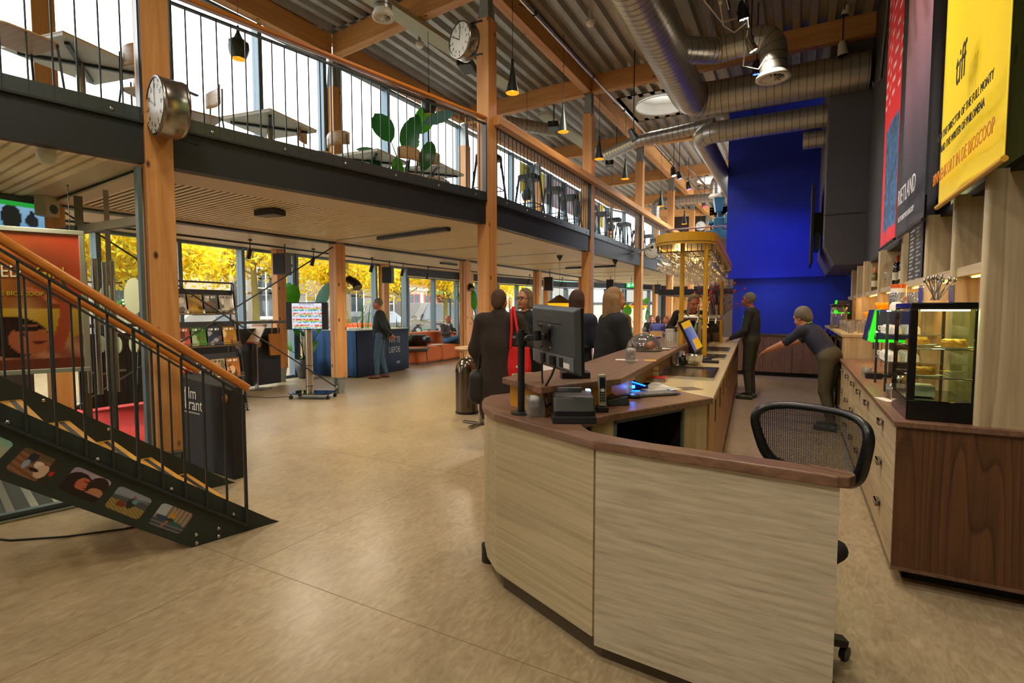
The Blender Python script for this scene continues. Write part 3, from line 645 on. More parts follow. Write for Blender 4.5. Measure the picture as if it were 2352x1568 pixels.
def tvimg(u, v):
    if v > .84 or v < .16: return hx('#1fa83c')
    c = mixc(hx('#5f9ac8'), hx('#9cc0e0'), v)
    if blob(u, v, .25, .5, .2, .4): c = hx('#12141c')
    if blob(u, v, .66, .45, .14, .2) or blob(u, v, .66, .68, .06, .09): c = hx('#1a1c28')
    return c
picture('screen', Mt @ TR((-.22, -.17, .004)), .44, .34, 30, 24, tvimg, SCR, tv)
MB(Mt).box(-.05, .2, -.1, .05, .9, -.06).build('bracket', BLK, tv, world=True)
sp_ = PX(108, 470, -7.2); ts = thing('wall_speaker', 'small beige speaker fixed high beside the column behind the entrance glass', 'speaker', tuple(sp_))
m = MB(TR(sp_, .5)); m.box(-.07, -.09, -.13, .07, .09, .13); m.build('cabinet', mat('beige_plastic', '#b0a48c', .5), ts, world=True, bevel=.02)
MB(TR(sp_, .5)).cyl((.071, 0, -.05), (.075, 0, -.05), .05, n=16).build('cone', BLKM, ts, world=True)
g_ = PX(110, 352, -6.2)
tag(MB(TR(P(106, 345, 2.70))).lathe([(.001, -.1), (.04, -.1), (.06, -.06), (.065, 0), (.065, .03)], n=16).build('smoke_detector', WHT), 'white domed detector on the ceiling of the entrance bay', 'detector')
# ================================================================ CLOCKS
def clock(loc, rz, label, r=.17, dep=.19, mins=(10, 0), hang=None, back=None):
    t = thing('wall_clock', label, 'clock', loc, rz, 'round station clocks in the hall')     # face towards local -y
    def ring(y0, y1, r0, r1, m): pass
    h = MB(); prof = [(r*.93, -dep/2), (r, -dep/2), (r, -dep/2+.03), (r*.985, -dep/2+.035), (r*.985, dep/2-.035), (r, dep/2-.03), (r, dep/2), (r*.93, dep/2)]
    n = 40; vs = [(a*math.cos(2*PI*k/n), y, a*math.sin(2*PI*k/n)) for a, y in prof for k in range(n)]
    h.add(vs, [(i*n+k, (i+1)*n+k, (i+1)*n+(k+1) % n, i*n+(k+1) % n) for i in range(len(prof)-1) for k in range(n)], True); h.build('case', BRUSH, t)
    for s_ in (-1, 1):
        f = MB().cyl((0, s_*(dep/2-.012), 0), (0, s_*(dep/2-.006), 0), r*.93, n=40).build('face', mat('clock_face', '#dcdad0', .5, var=0) if 'clock_face' not in bpy.data.materials else bpy.data.materials['clock_face'], t)
        hd = MB(); y = s_*(dep/2-.003)
        for q in range(12):
            a = q*PI/6; hd.bar((math.sin(a)*r*.80, y, math.cos(a)*r*.80), (math.sin(a)*r*.89, y, math.cos(a)*r*.89), .007 if q % 3 else .011, .002, up=(0, 1, 0))
        hd.build('hour_marks', BLK, t)
        for q in (12, 1, 2, 3, 4, 5, 6, 7, 8, 9, 10, 11):
            a = q*PI/6; Mx = frameM((-s_*math.sin(a)*r*.66, y, math.cos(a)*r*.66-r*.06), (-s_*1, 0, 0) if s_ > 0 else (1, 0, 0), (0, 0, 1))
            text(str(q), r*.2, BLK, t, Mx, 'numeral', .0008)
        ang_h = (mins[0]+mins[1]/60)*PI/6; ang_m = mins[1]*PI/30; ss = -s_
        MB().bar((0, y*1.01, 0), (ss*math.sin(ang_h)*r*.5, y*1.01, math.cos(ang_h)*r*.5), .011, .002, up=(0, 1, 0)).build('hour_hand', BLK, t)
        MB().bar((0, y*1.02, 0), (ss*math.sin(ang_m)*r*.78, y*1.02, math.cos(ang_m)*r*.78), .007, .002, up=(0, 1, 0)).build('minute_hand', BLK, t)
    if hang: MB().cyl((0, 0, r), (0, 0, hang), .008, n=6).build('hanger', STEEL, t)
    if back: MB().bar((0, 0, -r*.9), (back[0], back[1], -r*.9), .03, .012).bar((0, 0, r*.9), (back[0], back[1], r*.9), .03, .012).build('bracket', STEEL, t)
    return t
clock(tuple(PK(386, 250, 4.25)), math.radians(-12), 'large brushed steel clock seen edge-on, fixed to the nearest timber column', .225, .19, (10, 0), back=(-.1, .25))
clock(tuple(PK(1066, 96, 6.95)), math.radians(-19), 'steel rimmed clock high on the tall timber column beside the roof beams', .225, .16, (10, 1), back=(.25, .1))
clock(tuple(PK(1498, 577, 13.6)), math.radians(12), 'round clock at the mezzanine edge left of the hanging wine glasses', .2, .1, (9, 50))
clock(tuple(PK(1609, 519, 22)), math.radians(12), 'small distant clock hanging on a rod above the yellow canopy', .2, .1, (9, 50), hang=1.6)
# ================================================================ FURNITURE AND FITTINGS, LEFT HALF
def polyh(fr, w, h): return None
# black display stand with printed lettering
q0 = P(418, 1062); q1 = P(538, 1102); dx = (q1-q0).normalized()
fk = thing('magazine_display', 'black magazine display with white film krant lettering behind the stair foot', 'display', tuple(q0)); Mk = frameM(q0, dx, (0, 0, 1)); W_ = (q1-q0).length
bk = -dx.cross(Vector((0, 0, 1)))
m = MB(Mk); hl, hr = .86, .80
m.add([(0, 0, 0), (W_, 0, 0), (W_, hr, 0), (0, hl, 0), (0, 0, -.1), (W_, 0, -.1), (W_, hr+.04, -.1), (0, hl+.04, -.1)], [(0, 1, 2, 3), (5, 4, 7, 6), (1, 5, 6, 2), (4, 0, 3, 7), (3, 2, 6, 7), (0, 4, 5, 1)])
m.build('stand_body', BLKM, fk, world=True, bevel=.004)
PRW = mat('print_white', '#dcdcd6', .5, var=0)
text('film', .16, PRW, fk, Mk @ TR((.11, .66, .004)), world=True, align='LEFT'); text('krant', .16, PRW, fk, Mk @ TR((.11, .555, .004)), world=True, align='LEFT')
text('ONAFHANKELIJKE FILMJOURNALISTIEK', .017, PRW, fk, Mk @ TR((.10, .52, .004)), world=True, align='LEFT')
m = MB(Mk)
for k in range(12): a = k*PI/6; m.tube([(W_-.1+.04*math.cos(a+t*PI/6), .72+.035*math.sin(a+t*PI/6), .006) for t in (0, .5, 1)], .004, 5)
m.tube([(W_-.1+.018*math.cos(t*PI/6), .72+.018*math.sin(t*PI/6), .006) for t in range(13)], .004, 5)
m.build('round_emblem', YEL, fk, world=True)
# brochure rack
r0 = P(568, 942); rk = thing('brochure_rack', 'tall dark brochure rack with tilted shelves behind the near column', 'rack', tuple(r0))
rd = Vector((0, -1, 0)); rb = Vector((-1, 0, 0))
Wr = 1.25; Hr = 1.9; lean = .26
Mr = Matrix.Translation(r0) @ Matrix(((-rd.x, rb.x, 0, 0), (-rd.y, rb.y, 0, 0), (0, 0, 1, 0), (0, 0, 0, 1)))   # x to the right end (0), -x leftwards, y back
def shelfz(k): return .06+.46*k
m = MB(Mr)
for x in (0, -Wr): m.bar((x, 0, 0), (x, lean, Hr), .02, .03, up=(0, 1, 0)).bar((x, .5, 0), (x, lean+.02, Hr), .02, .02, up=(0, 1, 0)).cyl((x, 0, 0), (x, 0, .006), .04, n=10)
m.bar((-Wr, lean, Hr), (0, lean, Hr), .025, .025); m.build('frame', STEEL, rk, world=True)
for k in range(4):
    z = shelfz(k); y = lean*z/Hr; a = math.atan2(lean, Hr)
    MB(Mr).bx((-Wr/2, y-.02, z), (Wr-.02, .07, .008)).build('shelf', BLKM, rk, world=True)
    MB(Mr).bx((-Wr/2, y+.075, z+.21), (Wr-.02, .006, .30), rx=-.25).build('back_panel', BLKM, rk, world=True)
    MB(Mr).bx((-Wr/2, y-.05, z+.05), (Wr-.02, .003, .012)).bx((-Wr/2, y-.055, z+.008), (Wr-.02, .004, .02)).build('retaining_lip', BRUSH, rk, world=True)
BC = [['#3c2a20', '#c8c4bc', '#c9a02c', '#44483c', '#d0c8ba'], ['#1e1a18', '#c46048', '#3a8a34', '#22355a', '#b8842a'], ['#2a2836', '#c83c28', '#2c3250', '#d8cca0', '#c47838'], ['#c4b89c', '#b0a890', '#2a2a2c', '#cabfae', '#9a7a70'], ['#a8a49c', '#28282a', '#c8a020', '#b8b4aa', '#8a8680']]
nb = 0; names = ['top', 'second', 'third', 'lowest']; where = ['leftmost', 'second from left', 'middle', 'second from right', 'rightmost']; colr = {}
def leaflet(M, w, h, base, seed, label, group):
    rr = random.Random(seed); b = hx(base); spots = [(rr.random(), rr.random()*.7, .08+.2*rr.random(), .06+.2*rr.random(), mixc(b, (rr.choice(((.1, .1, .1), (.85, .82, .75), (.5, .3, .2)))), .6)) for _ in range(6)]
    t = thing('brochure', label, 'brochure', tuple(M.translation), group=group)
    MB(M).box(0, 0, -.006, w, h, 0).build('pages', WHT, t, world=True)
    def fn(u, v):
        c = mixc(b, tuple(x*.7 for x in b), v)
        for x, y, a, d, cc in spots:
            if blob(u, v, x, y, a, d): c = cc
        if .84 < v < .92 and .12 < u < .85 and (int(u*30) % 3): c = hx('#e8e4d8') if sum(b) < 1.5 else hx('#2a2a2a')
        return c
    picture('cover', M @ TR((0, 0, .001)), w, h, 14, 20, fn, VCG, t)
cn = {'#3c2a20': 'dark brown', '#c8c4bc': 'pale grey', '#c9a02c': 'yellow banded', '#44483c': 'dark green-grey', '#d0c8ba': 'cream', '#1e1a18': 'black', '#c46048': 'coral', '#3a8a34': 'bright green', '#22355a': 'deep blue', '#b8842a': 'ochre', '#2a2836': 'dark violet', '#c83c28': 'red', '#2c3250': 'navy', '#d8cca0': 'pale yellow', '#c47838': 'orange', '#c4b89c': 'beige', '#b0a890': 'grey-beige', '#2a2a2c': 'charcoal', '#cabfae': 'off-white', '#9a7a70': 'dusty pink', '#a8a49c': 'light grey', '#28282a': 'black', '#c8a020': 'yellow', '#b8b4aa': 'silver grey', '#8a8680': 'mid grey'}
for k in range(4):
    for j in range(5):
        z = shelfz(3-k)+.012; y = lean*z/Hr-.02; c = BC[k][j]
        Mx = Mr @ TR((-Wr+.10+.225*j, y, z)) @ Matrix.Rotation(PI/2-.14, 4, 'X')
        leaflet(Mx, .20, .27, c, k*7+j, '%s brochure on the %s shelf of the rack, %s' % (cn[c], names[k], where[j]), 'brochures in the rack')
# info lectern on a pole
s0 = P(590, 893); ls = thing('menu_stand', 'slanted information board on a slim aluminium pole beside the brochure rack', 'stand', tuple(s0))
a_ = math.radians(20)
MB(TR(s0, a_)).box(-.22, -.18, 0, .22, .18, .012).build('base_plate', BRUSH, ls, world=True, bevel=.003)
MB(TR(s0, a_)).box(-.03, -.015, .012, .03, .015, .94).build('pole', BRUSH, ls, world=True)
Mb = TR((s0.x-.02, s0.y, 1.05), a_, rx=math.radians(50))
MB(Mb).box(-.16, -.23, -.012, .16, .23, 0).build('board_frame', BRUSH, ls, world=True)
picture('notice', Mb @ TR((-.15, -.22, .001)), .30, .44, 12, 40, lambda u, v: hx('#b25a34') if (v > .9 or v < .08) else (hx('#c9946a') if int(v*40) % 3 == 0 and .15 < u < .85 else hx('#dcc8a8')), VC, ls)
# canvas bag on the rail, dark panel and rail at the window
dp = thing('window_barrier', 'dark panel with grey handrail in front of the window behind the brochure rack', 'barrier', (-9.1, 5.3, 0))
MB().box(-9.12, 3.6, .05, -9.08, 6.95, 1.15).build('dark_panel', BLKM, dp, world=True)
m = MB(); m.tube([(-9.02, 3.2, 1.27), (-9.0, 7.35, 1.27)], .028, 10)
for y in (3.6, 5.2, 6.9): m.cyl((-9.08, y, 1.1), (-9.03, y, 1.27), .012, n=6)
m.build('handrail', GREYP, dp, world=True)
MB().box(-9.078, 5.9, .72, -9.07, 6.6, 1.0).build('photo_strip', mat('print_black', '#15130f', .4), dp, world=True)
for y in (6.05, 6.45): MB().cyl((-9.069, y, .85), (-9.066, y, .85), .07, n=18).build('portrait_disc', mat('portrait_brown', '#9c6a3c', .5, var=.3, vs=30), dp, world=True)
bg_ = thing('canvas_bag', 'tan canvas bag hanging from the window handrail', 'bag', (-9.0, 6.75, .62))
m = MB(TR((-8.98, 6.75, .62)))
m.add([(0, -.14, 0), (.06, -.14, 0), (.06, .14, 0), (0, .14, 0), (0, -.15, .42), (.03, -.15, .42), (.03, .15, .42), (0, .15, .42)], [(0, 3, 2, 1), (4, 5, 6, 7), (0, 1, 5, 4), (1, 2, 6, 5), (2, 3, 7, 6), (3, 0, 4, 7)])
CAN = mat('canvas_tan', '#b0702c', .85, var=.3, vs=18, bump=.5)
m.build('bag_body', CAN, bg_, world=True, bevel=.012)
MB(TR((-8.965, 6.75, .62))).tube([(0, -.07, .42), (0, -.06, .6), (0, 0, .68), (0, .06, .6), (0, .07, .42)], .01, 6).build('strap', CAN, bg_, world=True)
# steel cross bracing in the bay
tr_ = mat('tie_rod', '#3a3c3c', .4, .6)
cbr = thing('cross_bracing', kind='structure', loc=(-7.3, 4.8, 0))
MB().cyl((-7.2, 6.65, 2.62), (-7.38, 2.85, .35), .011, n=8).build('tie_rod', tr_, cbr, world=True)
MB().cyl((-7.2, 6.65, .12), (-7.38, 2.85, 2.62), .011, n=8).build('tie_rod', tr_, cbr, world=True)
MB().sph((-7.2, 6.65, .12), .035, 8, 6).sph((-7.2, 6.65, 2.62), .035, 8, 6).build('end_fork', GALV, cbr, world=True)
# television on wheeled stand
b0 = P(712, 913); ts = thing('television_stand', 'television with a colourful timetable on a steel column with wheels', 'television', tuple(b0), math.radians(24))
MB().prism(rrect(-.30, -.22, .42, .2, .08), .085, .10).build('glass_base', mat('black_glass', '#10131a', .06, var=0, spec=.8), ts, bevel=.003)
for x, y in ((-.26, -.17), (-.26, .15), (.38, -.15), (.38, .13)):
    w_ = MB().cyl((x-.012, y, .03), (x+.012, y, .03), .03, n=14).cyl((x+.018, y, .03), (x+.03, y, .03), .03, n=14).cyl((x+.008, y, .045), (x+.008, y, .085), .01, n=6).build('castor', BLK, ts)
MB().prism(arc(0, 0, .062, 0, 360, 20)[:-1], .10, 1.3).build('column', mat('champagne_alu', '#a89c88', .3, .8, var=.04), ts)
MB().cyl((0, 0, .55), (0, 0, .562), .064, n=20).cyl((0, 0, .20), (0, 0, .212), .064, n=20).build('joint_ring', BLK, ts)
MB().box(-.35, -.085, 1.17, .38, -.04, 1.63).build('screen_housing', BLK, ts, bevel=.008)
def sched(u, v):
    if v > .93: return hx('#7a80a0') if .25 < u < .75 and int(u*60) % 2 else hx('#eef0fa')
    b = (v*4.3) % 1; i = int(v*4.3)
    if b > .85 or u < .02: return hx('#eef0fa')
    rr = random.Random(int(u*22)*17+int(b*7)*5+i*101)
    row = int(b*6); pal = ['#48b0c8', '#6ac040', '#e8c23a', '#d8482c', '#e6d4e4', '#8a4ca8']
    return hx(pal[row % 6]) if rr.random() < .55 else hx('#e8ddec')
picture('screen', TR((-.24, -.0865, 1.185)) @ Matrix.Rotation(PI/2, 4, 'X'), .52, .43, 66, 60, sched, SCR, ts, world=False)
MB().tube([(-.3, 0, .02), (-.7, -.1, .006), (-1.3, .05, .006), (-1.9, .0, .006)], .006, 5).build('power_cord', BLK, ts)
# big leaf plants
LEAF = [mat('leaf_green', '#3f8a1c', .38, var=.35, vs=7), mat('leaf_dark', '#1f5a1c', .38, var=.3, vs=7), mat('leaf_blue', '#5c8a80', .35, var=.2, vs=7), mat('leaf_fine', '#4c8034', .5, var=.3)]
def translucent(m, f):
    n = m.node_tree.nodes; l = m.node_tree.links; b = n['Principled BSDF']; t = n.new('ShaderNodeBsdfTranslucent'); x = n.new('ShaderNodeMixShader'); x.inputs[0].default_value = f
    l.new(b.inputs['Base Color'].links[0].from_socket, t.inputs[0]); l.new(b.outputs[0], x.inputs[1]); l.new(t.outputs[0], x.inputs[2]); l.new(x.outputs[0], n['Material Output'].inputs[0])
for l_ in LEAF: translucent(l_, .4)
def leaf(M, L, W, droop, mi=0, n=12, fold=.18, split=0):
    vs = []; fs = []; p = Vector((0, 0, 0)); ang = 0
    for i in range(n+1):
        t = i/n; w = W*.5*(math.sin(PI*min(1, t*1.02))**.62)*(1-.25*t) if 0 < t < 1 else .002
        for j in (-1, -.5, 0, .5, 1):
            x = w*j; rip = .012*math.sin(t*40+j)*abs(j)
            vs.append(M @ (p+Vector((x, 0, 0))+Vector((0, -math.sin(ang), math.cos(ang)))*(abs(j)*fold*w+rip)))
        ang += droop/n; p = p+Vector((0, math.cos(ang), math.sin(ang)))*(L/n) if False else p+Vector((0, math.cos(ang), math.sin(ang)))*(L/n)
    for i in range(n):
        for j in range(4):
            if split and j in (0, 3) and i % split == 0: continue
            a = i*5+j; fs.append((a, a+1, a+6, a+5))
    m = MB(); m.add(vs, fs, True); return m
def bigplant(name, label, loc, h, stems, pot=None, sc=1, seed=1, grp='potted leafy plants'):
    t = thing(name, label, 'plant', loc, group=grp); rr = random.Random(seed); z0 = .02
    if pot:
        r, ph, pm = pot
        MB().lathe([(.001, 0), (r*.62, 0), (r*.95, ph*.55), (r, ph), (r*.92, ph), (r*.9, ph-.03), (.001, ph-.03)], n=24).build('pot', pm, t); z0 = ph-.03
        MB().cyl((0, 0, ph-.04), (0, 0, ph-.02), r*.88, n=20).build('soil', mat('soil', '#2a1d12', .9) if 'soil' not in bpy.data.materials else bpy.data.materials['soil'], t)
    for (az, reach, zt, L, W, dr, mi) in stems:
        a = math.radians(az); d = Vector((math.cos(a), math.sin(a), 0)); tip = d*reach+Vector((0, 0, zt))
        s_ = MB(); s_.tube([(d.x*.02, d.y*.02, z0), (d.x*reach*.3, d.y*reach*.3, z0+(zt-z0)*.5), (tip.x, tip.y, tip.z)], [.014, .011, .007], 6); s_.build('stem', LEAF[1], t)
        el = math.radians(62) if dr < 0 else math.radians(20)
        X = Vector((-d.y, d.x, 0)); Y = d*math.cos(el)+Vector((0, 0, math.sin(el))); Z = X.cross(Y)
        tc_ = OO-Vector(loc); tc_ = (tc_-Y*tc_.dot(Y)).normalized(); roll = math.atan2(-tc_.dot(X), tc_.dot(Z))+rr.uniform(-.7, .7)
        X, Z = X*math.cos(roll)+Z*math.sin(roll), Z*math.cos(roll)-X*math.sin(roll)
        M = Matrix(((X.x, Y.x, Z.x, tip.x), (X.y, Y.y, Z.y, tip.y), (X.z, Y.z, Z.z, tip.z), (0, 0, 0, 1)))
        leaf(M, L, W, dr, mi).build('leaf', LEAF[mi], t)
    return t
POTG = mat('pot_grey', '#4a4c48', .5, var=.05)
p_ = P(700, 868)
bigplant('potted_plant', 'tall large leafed plant in a grey pot behind the television stand', tuple(p_), 2, [(232, .14, 1.62, .8, .6, -1.3, 0), (50, .26, 1.5, .7, .32, -.25, 2), (80, .2, 1.2, .5, .28, -.9, 1), (-60, .3, .95, .4, .16, -1.2, 1), (0, .45, 1.0, .45, .16, -1.4, 0), (140, .3, .9, .4, .18, -1.2, 1), (-20, .35, .55, .35, .2, -1.2, 3), (230, .25, .6, .3, .14, -1.1, 0)], (.2, .42, POTG), seed=4)
pl = PX(952, 395, -5.6)
bigplant('potted_plant', 'large leafed plant standing on the mezzanine behind the railing', (-5.25, 6.25, 3.02), 1, [(200, .2, 1.0, .62, .36, -.5, 1), (60, .2, 1.15, .6, .34, -.4, 0), (20, .3, 1.25, .55, .2, .25, 2), (-40, .25, .75, .6, .36, -.8, 1), (100, .2, .95, .55, .3, -.5, 0), (-10, .4, .5, .55, .25, -1.2, 1), (180, .4, .85, .55, .18, .2, 1), (220, .35, .55, .5, .22, -.9, 1), (-70, .2, .35, .4, .2, -1.0, 0)], (.2, .3, POTG), seed=9)
bigplant('potted_plant', 'arching palm leaf plant behind the orange sofa by the column', (-9.3, 14.75, 0), 1, [(-150, .5, 1.7, .7, .3, -1.5, 3), (-80, .35, 1.5, .7, .3, -.9, 0), (0, .3, 1.9, .7, .3, -.4, 1), (60, .4, 1.4, .7, .3, -.9, 0), (180, .3, 1.9, .6, .25, -.3, 1)], (.25, .5, POTG), seed=5)
bigplant('potted_plant', 'bright leafed plant behind the seated guests at the far window', (-5.9, 21.6, 0), 1, [(-150, .25, 1.3, .55, .42, -.9, 0), (-30, .3, 1.5, .6, .35, -.5, 0), (80, .2, 1.6, .5, .35, -.5, 0), (200, .35, 1.0, .5, .3, -1.0, 1), (20, .4, 1.1, .5, .3, -1.0, 1)], (.25, .5, POTG), seed=6)
def spiky(label, loc, n, L, pot, seed):
    t = thing('potted_plant', label, 'plant', loc, group='potted leafy plants'); rr = random.Random(seed)
    r, ph = pot; MB().lathe([(.001, 0), (r*.7, 0), (r, ph), (r*.9, ph), (r*.88, ph-.03), (.001, ph-.03)], n=20).build('pot', POTG, t)
    for k in range(n):
        a = rr.random()*2*PI; el = math.radians(25+60*rr.random()); d = Vector((math.cos(a), math.sin(a), 0)); X = Vector((-d.y, d.x, 0)); Y = d*math.cos(el)+Vector((0, 0, math.sin(el))); Z = X.cross(Y)
        M = Matrix(((X.x, Y.x, Z.x, 0), (X.y, Y.y, Z.y, 0), (X.z, Y.z, Z.z, ph-.03), (0, 0, 0, 1)))
        leaf(M, L*(.7+.5*rr.random()), .04, -.5*rr.random(), 0, 6).build('blade', LEAF[3] if k % 3 else LEAF[0], t)
spiky('spiky dracaena plant behind the blue draped table at the window', (-9.45, 9.6, 0), 34, 1.15, (.2, .45), 3)
spiky('low bushy palm behind the draped table right of the standing man', (-9.3, 10.7, 0), 26, .8, (.2, .5), 8)
# ---------------------------------------------------------------- blue draped table
A_ = P(820, 868); B_ = P(938, 848); C_ = P(712, 862)
tb = thing('draped_table', 'counter draped with a blue cloth carrying white letters', 'table', tuple(A_))
cl = mat('blue_cloth', '#2f5a8c', .8, var=.18, vs=14, bump=.25, bs=30)
NAVY = mat('navy_cloth', '#24344e', .8, var=.12, vs=9)
hT = 1.04
def drape(a, b, mt, name, amp, hem=.03):
    a = Vector(a); b = Vector(b); L_ = (b-a).length; d = (b-a).normalized(); nn = Vector((d.y, -d.x, 0)); m = MB(); n = 60; vs = []
    for i in range(n+1):
        t = i/n; f = amp*(math.sin(t*L_*22)+.5*math.sin(t*L_*47+1))
        for j, z in enumerate((hT, hT-.25, hT-.6, hem)): vs.append(a+d*(L_*t)+nn*(.02+f*(j/3))+Vector((0, 0, z)))
    m.add(vs, [(i*4+j, i*4+j+1, i*4+5+j, i*4+4+j) for i in range(n) for j in range(3)], True)
    o = m.build(name, mt, tb, world=True); sm = o.modifiers.new('s', 'SOLIDIFY'); sm.thickness = .004; return o
drape(C_, A_, cl, 'cloth_side', .022); drape(A_, B_, NAVY, 'cloth_front', .003)
D_ = B_+(C_-A_)
m = MB(); m.prism([A_[:2], B_[:2], D_[:2], C_[:2]], hT, hT+.02); m.build('table_top', mat('table_glass_top', '#c8ccb8', .25), tb, world=True, bevel=.004)
MB().prism([(A_+(D_-A_)*.04)[:2], (B_+(C_-B_)*.04)[:2], (D_+(A_-D_)*.04)[:2], (C_+(B_-C_)*.04)[:2]], .0, hT).build('core', BLKM, tb, world=True)
dAB = (B_-A_).normalized(); Mt = frameM(A_+dAB*.5+Vector((dAB.y, -dAB.x, 0))*.035, dAB, (0, 0, 1))
LT = mat('cloth_print', '#a8b0b8', .7, var=0)
Lab = (B_-A_).length
for s_, x, z, sz in (('WITTE', Lab-1.0, .72, .20), ('LIEFDE', Lab-1.0, .48, .20), ('BAR', Lab-.86, .2, .1)):
    text(s_, sz, LT, tb, Mt @ TR((x-.1, z, .008)), world=True, align='CENTER', sx=.75)
for k, (f, g) in enumerate(((.25, .3), (.4, .55))):
    c = A_+(B_-A_)*f+(C_-A_)*g; tag(MB(TR((c.x, c.y, hT+.0205), .4+k)).box(-.14, -.1, 0, .14, .1, .012).box(-.13, -.11, .012, .12, .09, .02).build('magazine', WHT, bevel=.002), ['folded pale magazine near the front of the blue draped table', 'pale magazine lying at the back of the blue draped table'][k], 'magazine')
# ---------------------------------------------------------------- sofa, lounge chair, bin, table
def sdf_obj(name, prims, mats, parent, res=.02, cuts=(), world=False):
    v, f, mi = sdf_mesh(prims, res, cuts); me = bpy.data.meshes.new(name); me.from_pydata(v.tolist(), [], f.tolist())
    for m_ in mats: me.materials.append(m_)
    me.polygons.foreach_set('material_index', mi); me.polygons.foreach_set('use_smooth', [True]*len(me.polygons)); me.update()
    o = bpy.data.objects.new(name, me); COL.objects.link(o); o.parent = parent; return o
def sdf_mesh(prims, res, cuts=()):
    """smooth union of tapered capsules ('c',a,b,ra,rb), ellipsoids ('e',c,r,R) and rounded boxes ('b',c,half,round,R); each prim ends with (mat, k)"""
    lo = np.array([1e9]*3); hi = -lo; bb = []
    for p in prims:
        if p[0] == 'c': a, b = np.array(p[1], float), np.array(p[2], float); r = max(p[3], p[4]); l_, h_ = np.minimum(a, b)-r, np.maximum(a, b)+r
        elif p[0] == 'e': c = np.array(p[1], float); r = max(p[2]); l_, h_ = c-r, c+r
        else: c = np.array(p[1], float); r = np.linalg.norm(p[2]); l_, h_ = c-r, c+r
        bb.append((l_, h_)); lo = np.minimum(lo, l_); hi = np.maximum(hi, h_)
    mg = res*3+.03; lo = lo-mg; hi = hi+mg; N = np.ceil((hi-lo)/res).astype(int)+1
    F = np.full(N, 1.0, np.float32); Mi = np.zeros(N, np.int8); D = np.full(N, 1.0, np.float32)
    for p, (l_, h_) in zip(prims, bb):
        i0 = np.maximum(((l_-mg-.05-lo)/res).astype(int), 0); i1 = np.minimum(((h_+mg+.05-lo)/res).astype(int)+1, N)
        g = np.meshgrid(*[lo[k]+res*np.arange(i0[k], i1[k]) for k in range(3)], indexing='ij'); Q = np.stack(g, -1)
        if p[0] == 'c':
            a, b = np.array(p[1], float), np.array(p[2], float); ba = b-a; t = np.clip(((Q-a)@ba)/max(ba@ba, 1e-9), 0, 1); d = np.linalg.norm(Q-a-t[..., None]*ba, axis=-1)-(p[3]+(p[4]-p[3])*t)
        elif p[0] == 'e':
            R = p[3]; q = (Q-np.array(p[1])) if R is None else (Q-np.array(p[1]))@np.array(R); r = np.array(p[2]); k0 = np.linalg.norm(q/r, axis=-1); k1 = np.linalg.norm(q/(r*r), axis=-1); d = k0*(k0-1)/np.maximum(k1, 1e-6); d = np.where(k0 < 1e-4, -r.min(), d)
        else:
            R = p[4]; q = (Q-np.array(p[1])) if R is None else (Q-np.array(p[1]))@np.array(R); e = np.abs(q)-(np.array(p[2])-p[3]); d = np.linalg.norm(np.maximum(e, 0), axis=-1)+np.minimum(e.max(-1), 0)-p[3]
        sl = tuple(slice(i0[k], i1[k]) for k in range(3)); f = F[sl]; k_ = p[-1]; mt = p[-2]
        if k_ < 0: F[sl] = np.maximum(f, -d)
        else:
            near = d < D[sl]; Mi[sl] = np.where(near, mt, Mi[sl]); D[sl] = np.minimum(D[sl], d)
            if k_ > 0: h = np.clip(.5+.5*(f-d)/k_, 0, 1); F[sl] = f*(1-h)+d*h-k_*h*(1-h)
            else: F[sl] = np.minimum(f, d)
    if cuts:
        G = np.stack(np.meshgrid(*[lo[k]+res*np.arange(N[k]) for k in range(3)], indexing='ij'), -1)
        for n_, o_ in cuts: F = np.maximum(F, G@np.array(n_, float)-o_)
    s = F < 0; nz = N-1; V = np.zeros(tuple(nz)+(3,)); cnt = np.zeros(tuple(nz)); off = [(a, b, c) for a in (0, 1) for b in (0, 1) for c in (0, 1)]
    def sub(A, o): return A[o[0]:o[0]+nz[0], o[1]:o[1]+nz[1], o[2]:o[2]+nz[2]]
    for a in off:
        for ax in range(3):
            if a[ax]: continue
            b = list(a); b[ax] = 1; fa, fb = sub(F, a), sub(F, b); cr = (fa < 0) != (fb < 0); t = np.where(cr, fa/np.where(fa-fb == 0, 1, fa-fb), 0)
            for k in range(3): V[..., k] += np.where(cr, (a[k] if k != ax else t), 0)
            cnt += cr
    act = cnt > 0; idx = -np.ones(tuple(nz), int); ijk = np.argwhere(act); idx[act] = np.arange(len(ijk))
    verts = lo+res*(ijk+V[act]/cnt[act][:, None]); faces = []; fm = []
    for ax in range(3):
        o = [1, 1, 1]; o[ax] = 0; e = [0, 0, 0]; e[ax] = 1
        sl0 = tuple(slice(o[k], nz[k]) for k in range(3)); sl1 = tuple(slice(o[k]+e[k], nz[k]+e[k]) for k in range(3))
        a, b = s[sl0], s[sl1]
        for flip, cr in ((0, a & ~b), (1, ~a & b)):
            q = np.argwhere(cr)+np.array(o)
            if len(q) == 0: continue
            u, w = [(1, 2), (2, 0), (0, 1)][ax]; du = np.zeros(3, int); du[u] = 1; dw = np.zeros(3, int); dw[w] = 1
            get = lambda z: idx[z[:, 0], z[:, 1], z[:, 2]]
            c = np.stack([get(q-du-dw), get(q-dw), get(q), get(q-du)], 1)
            if flip: c = c[:, ::-1]
            faces.append(c); fm.append(Mi[q[:, 0], q[:, 1], q[:, 2]])
    faces = np.concatenate(faces); fm = np.concatenate(fm).astype(int); ok = (faces >= 0).all(1)
    return verts, faces[ok], fm[ok].tolist()
ORG = mat('orange_velvet', '#b85c20', .75, var=.2, vs=5, bump=.1)
so = thing('sofa', 'long orange velvet sofa under the window with a seated man', 'sofa', (-9.55, 12.72, 0), math.radians(2))
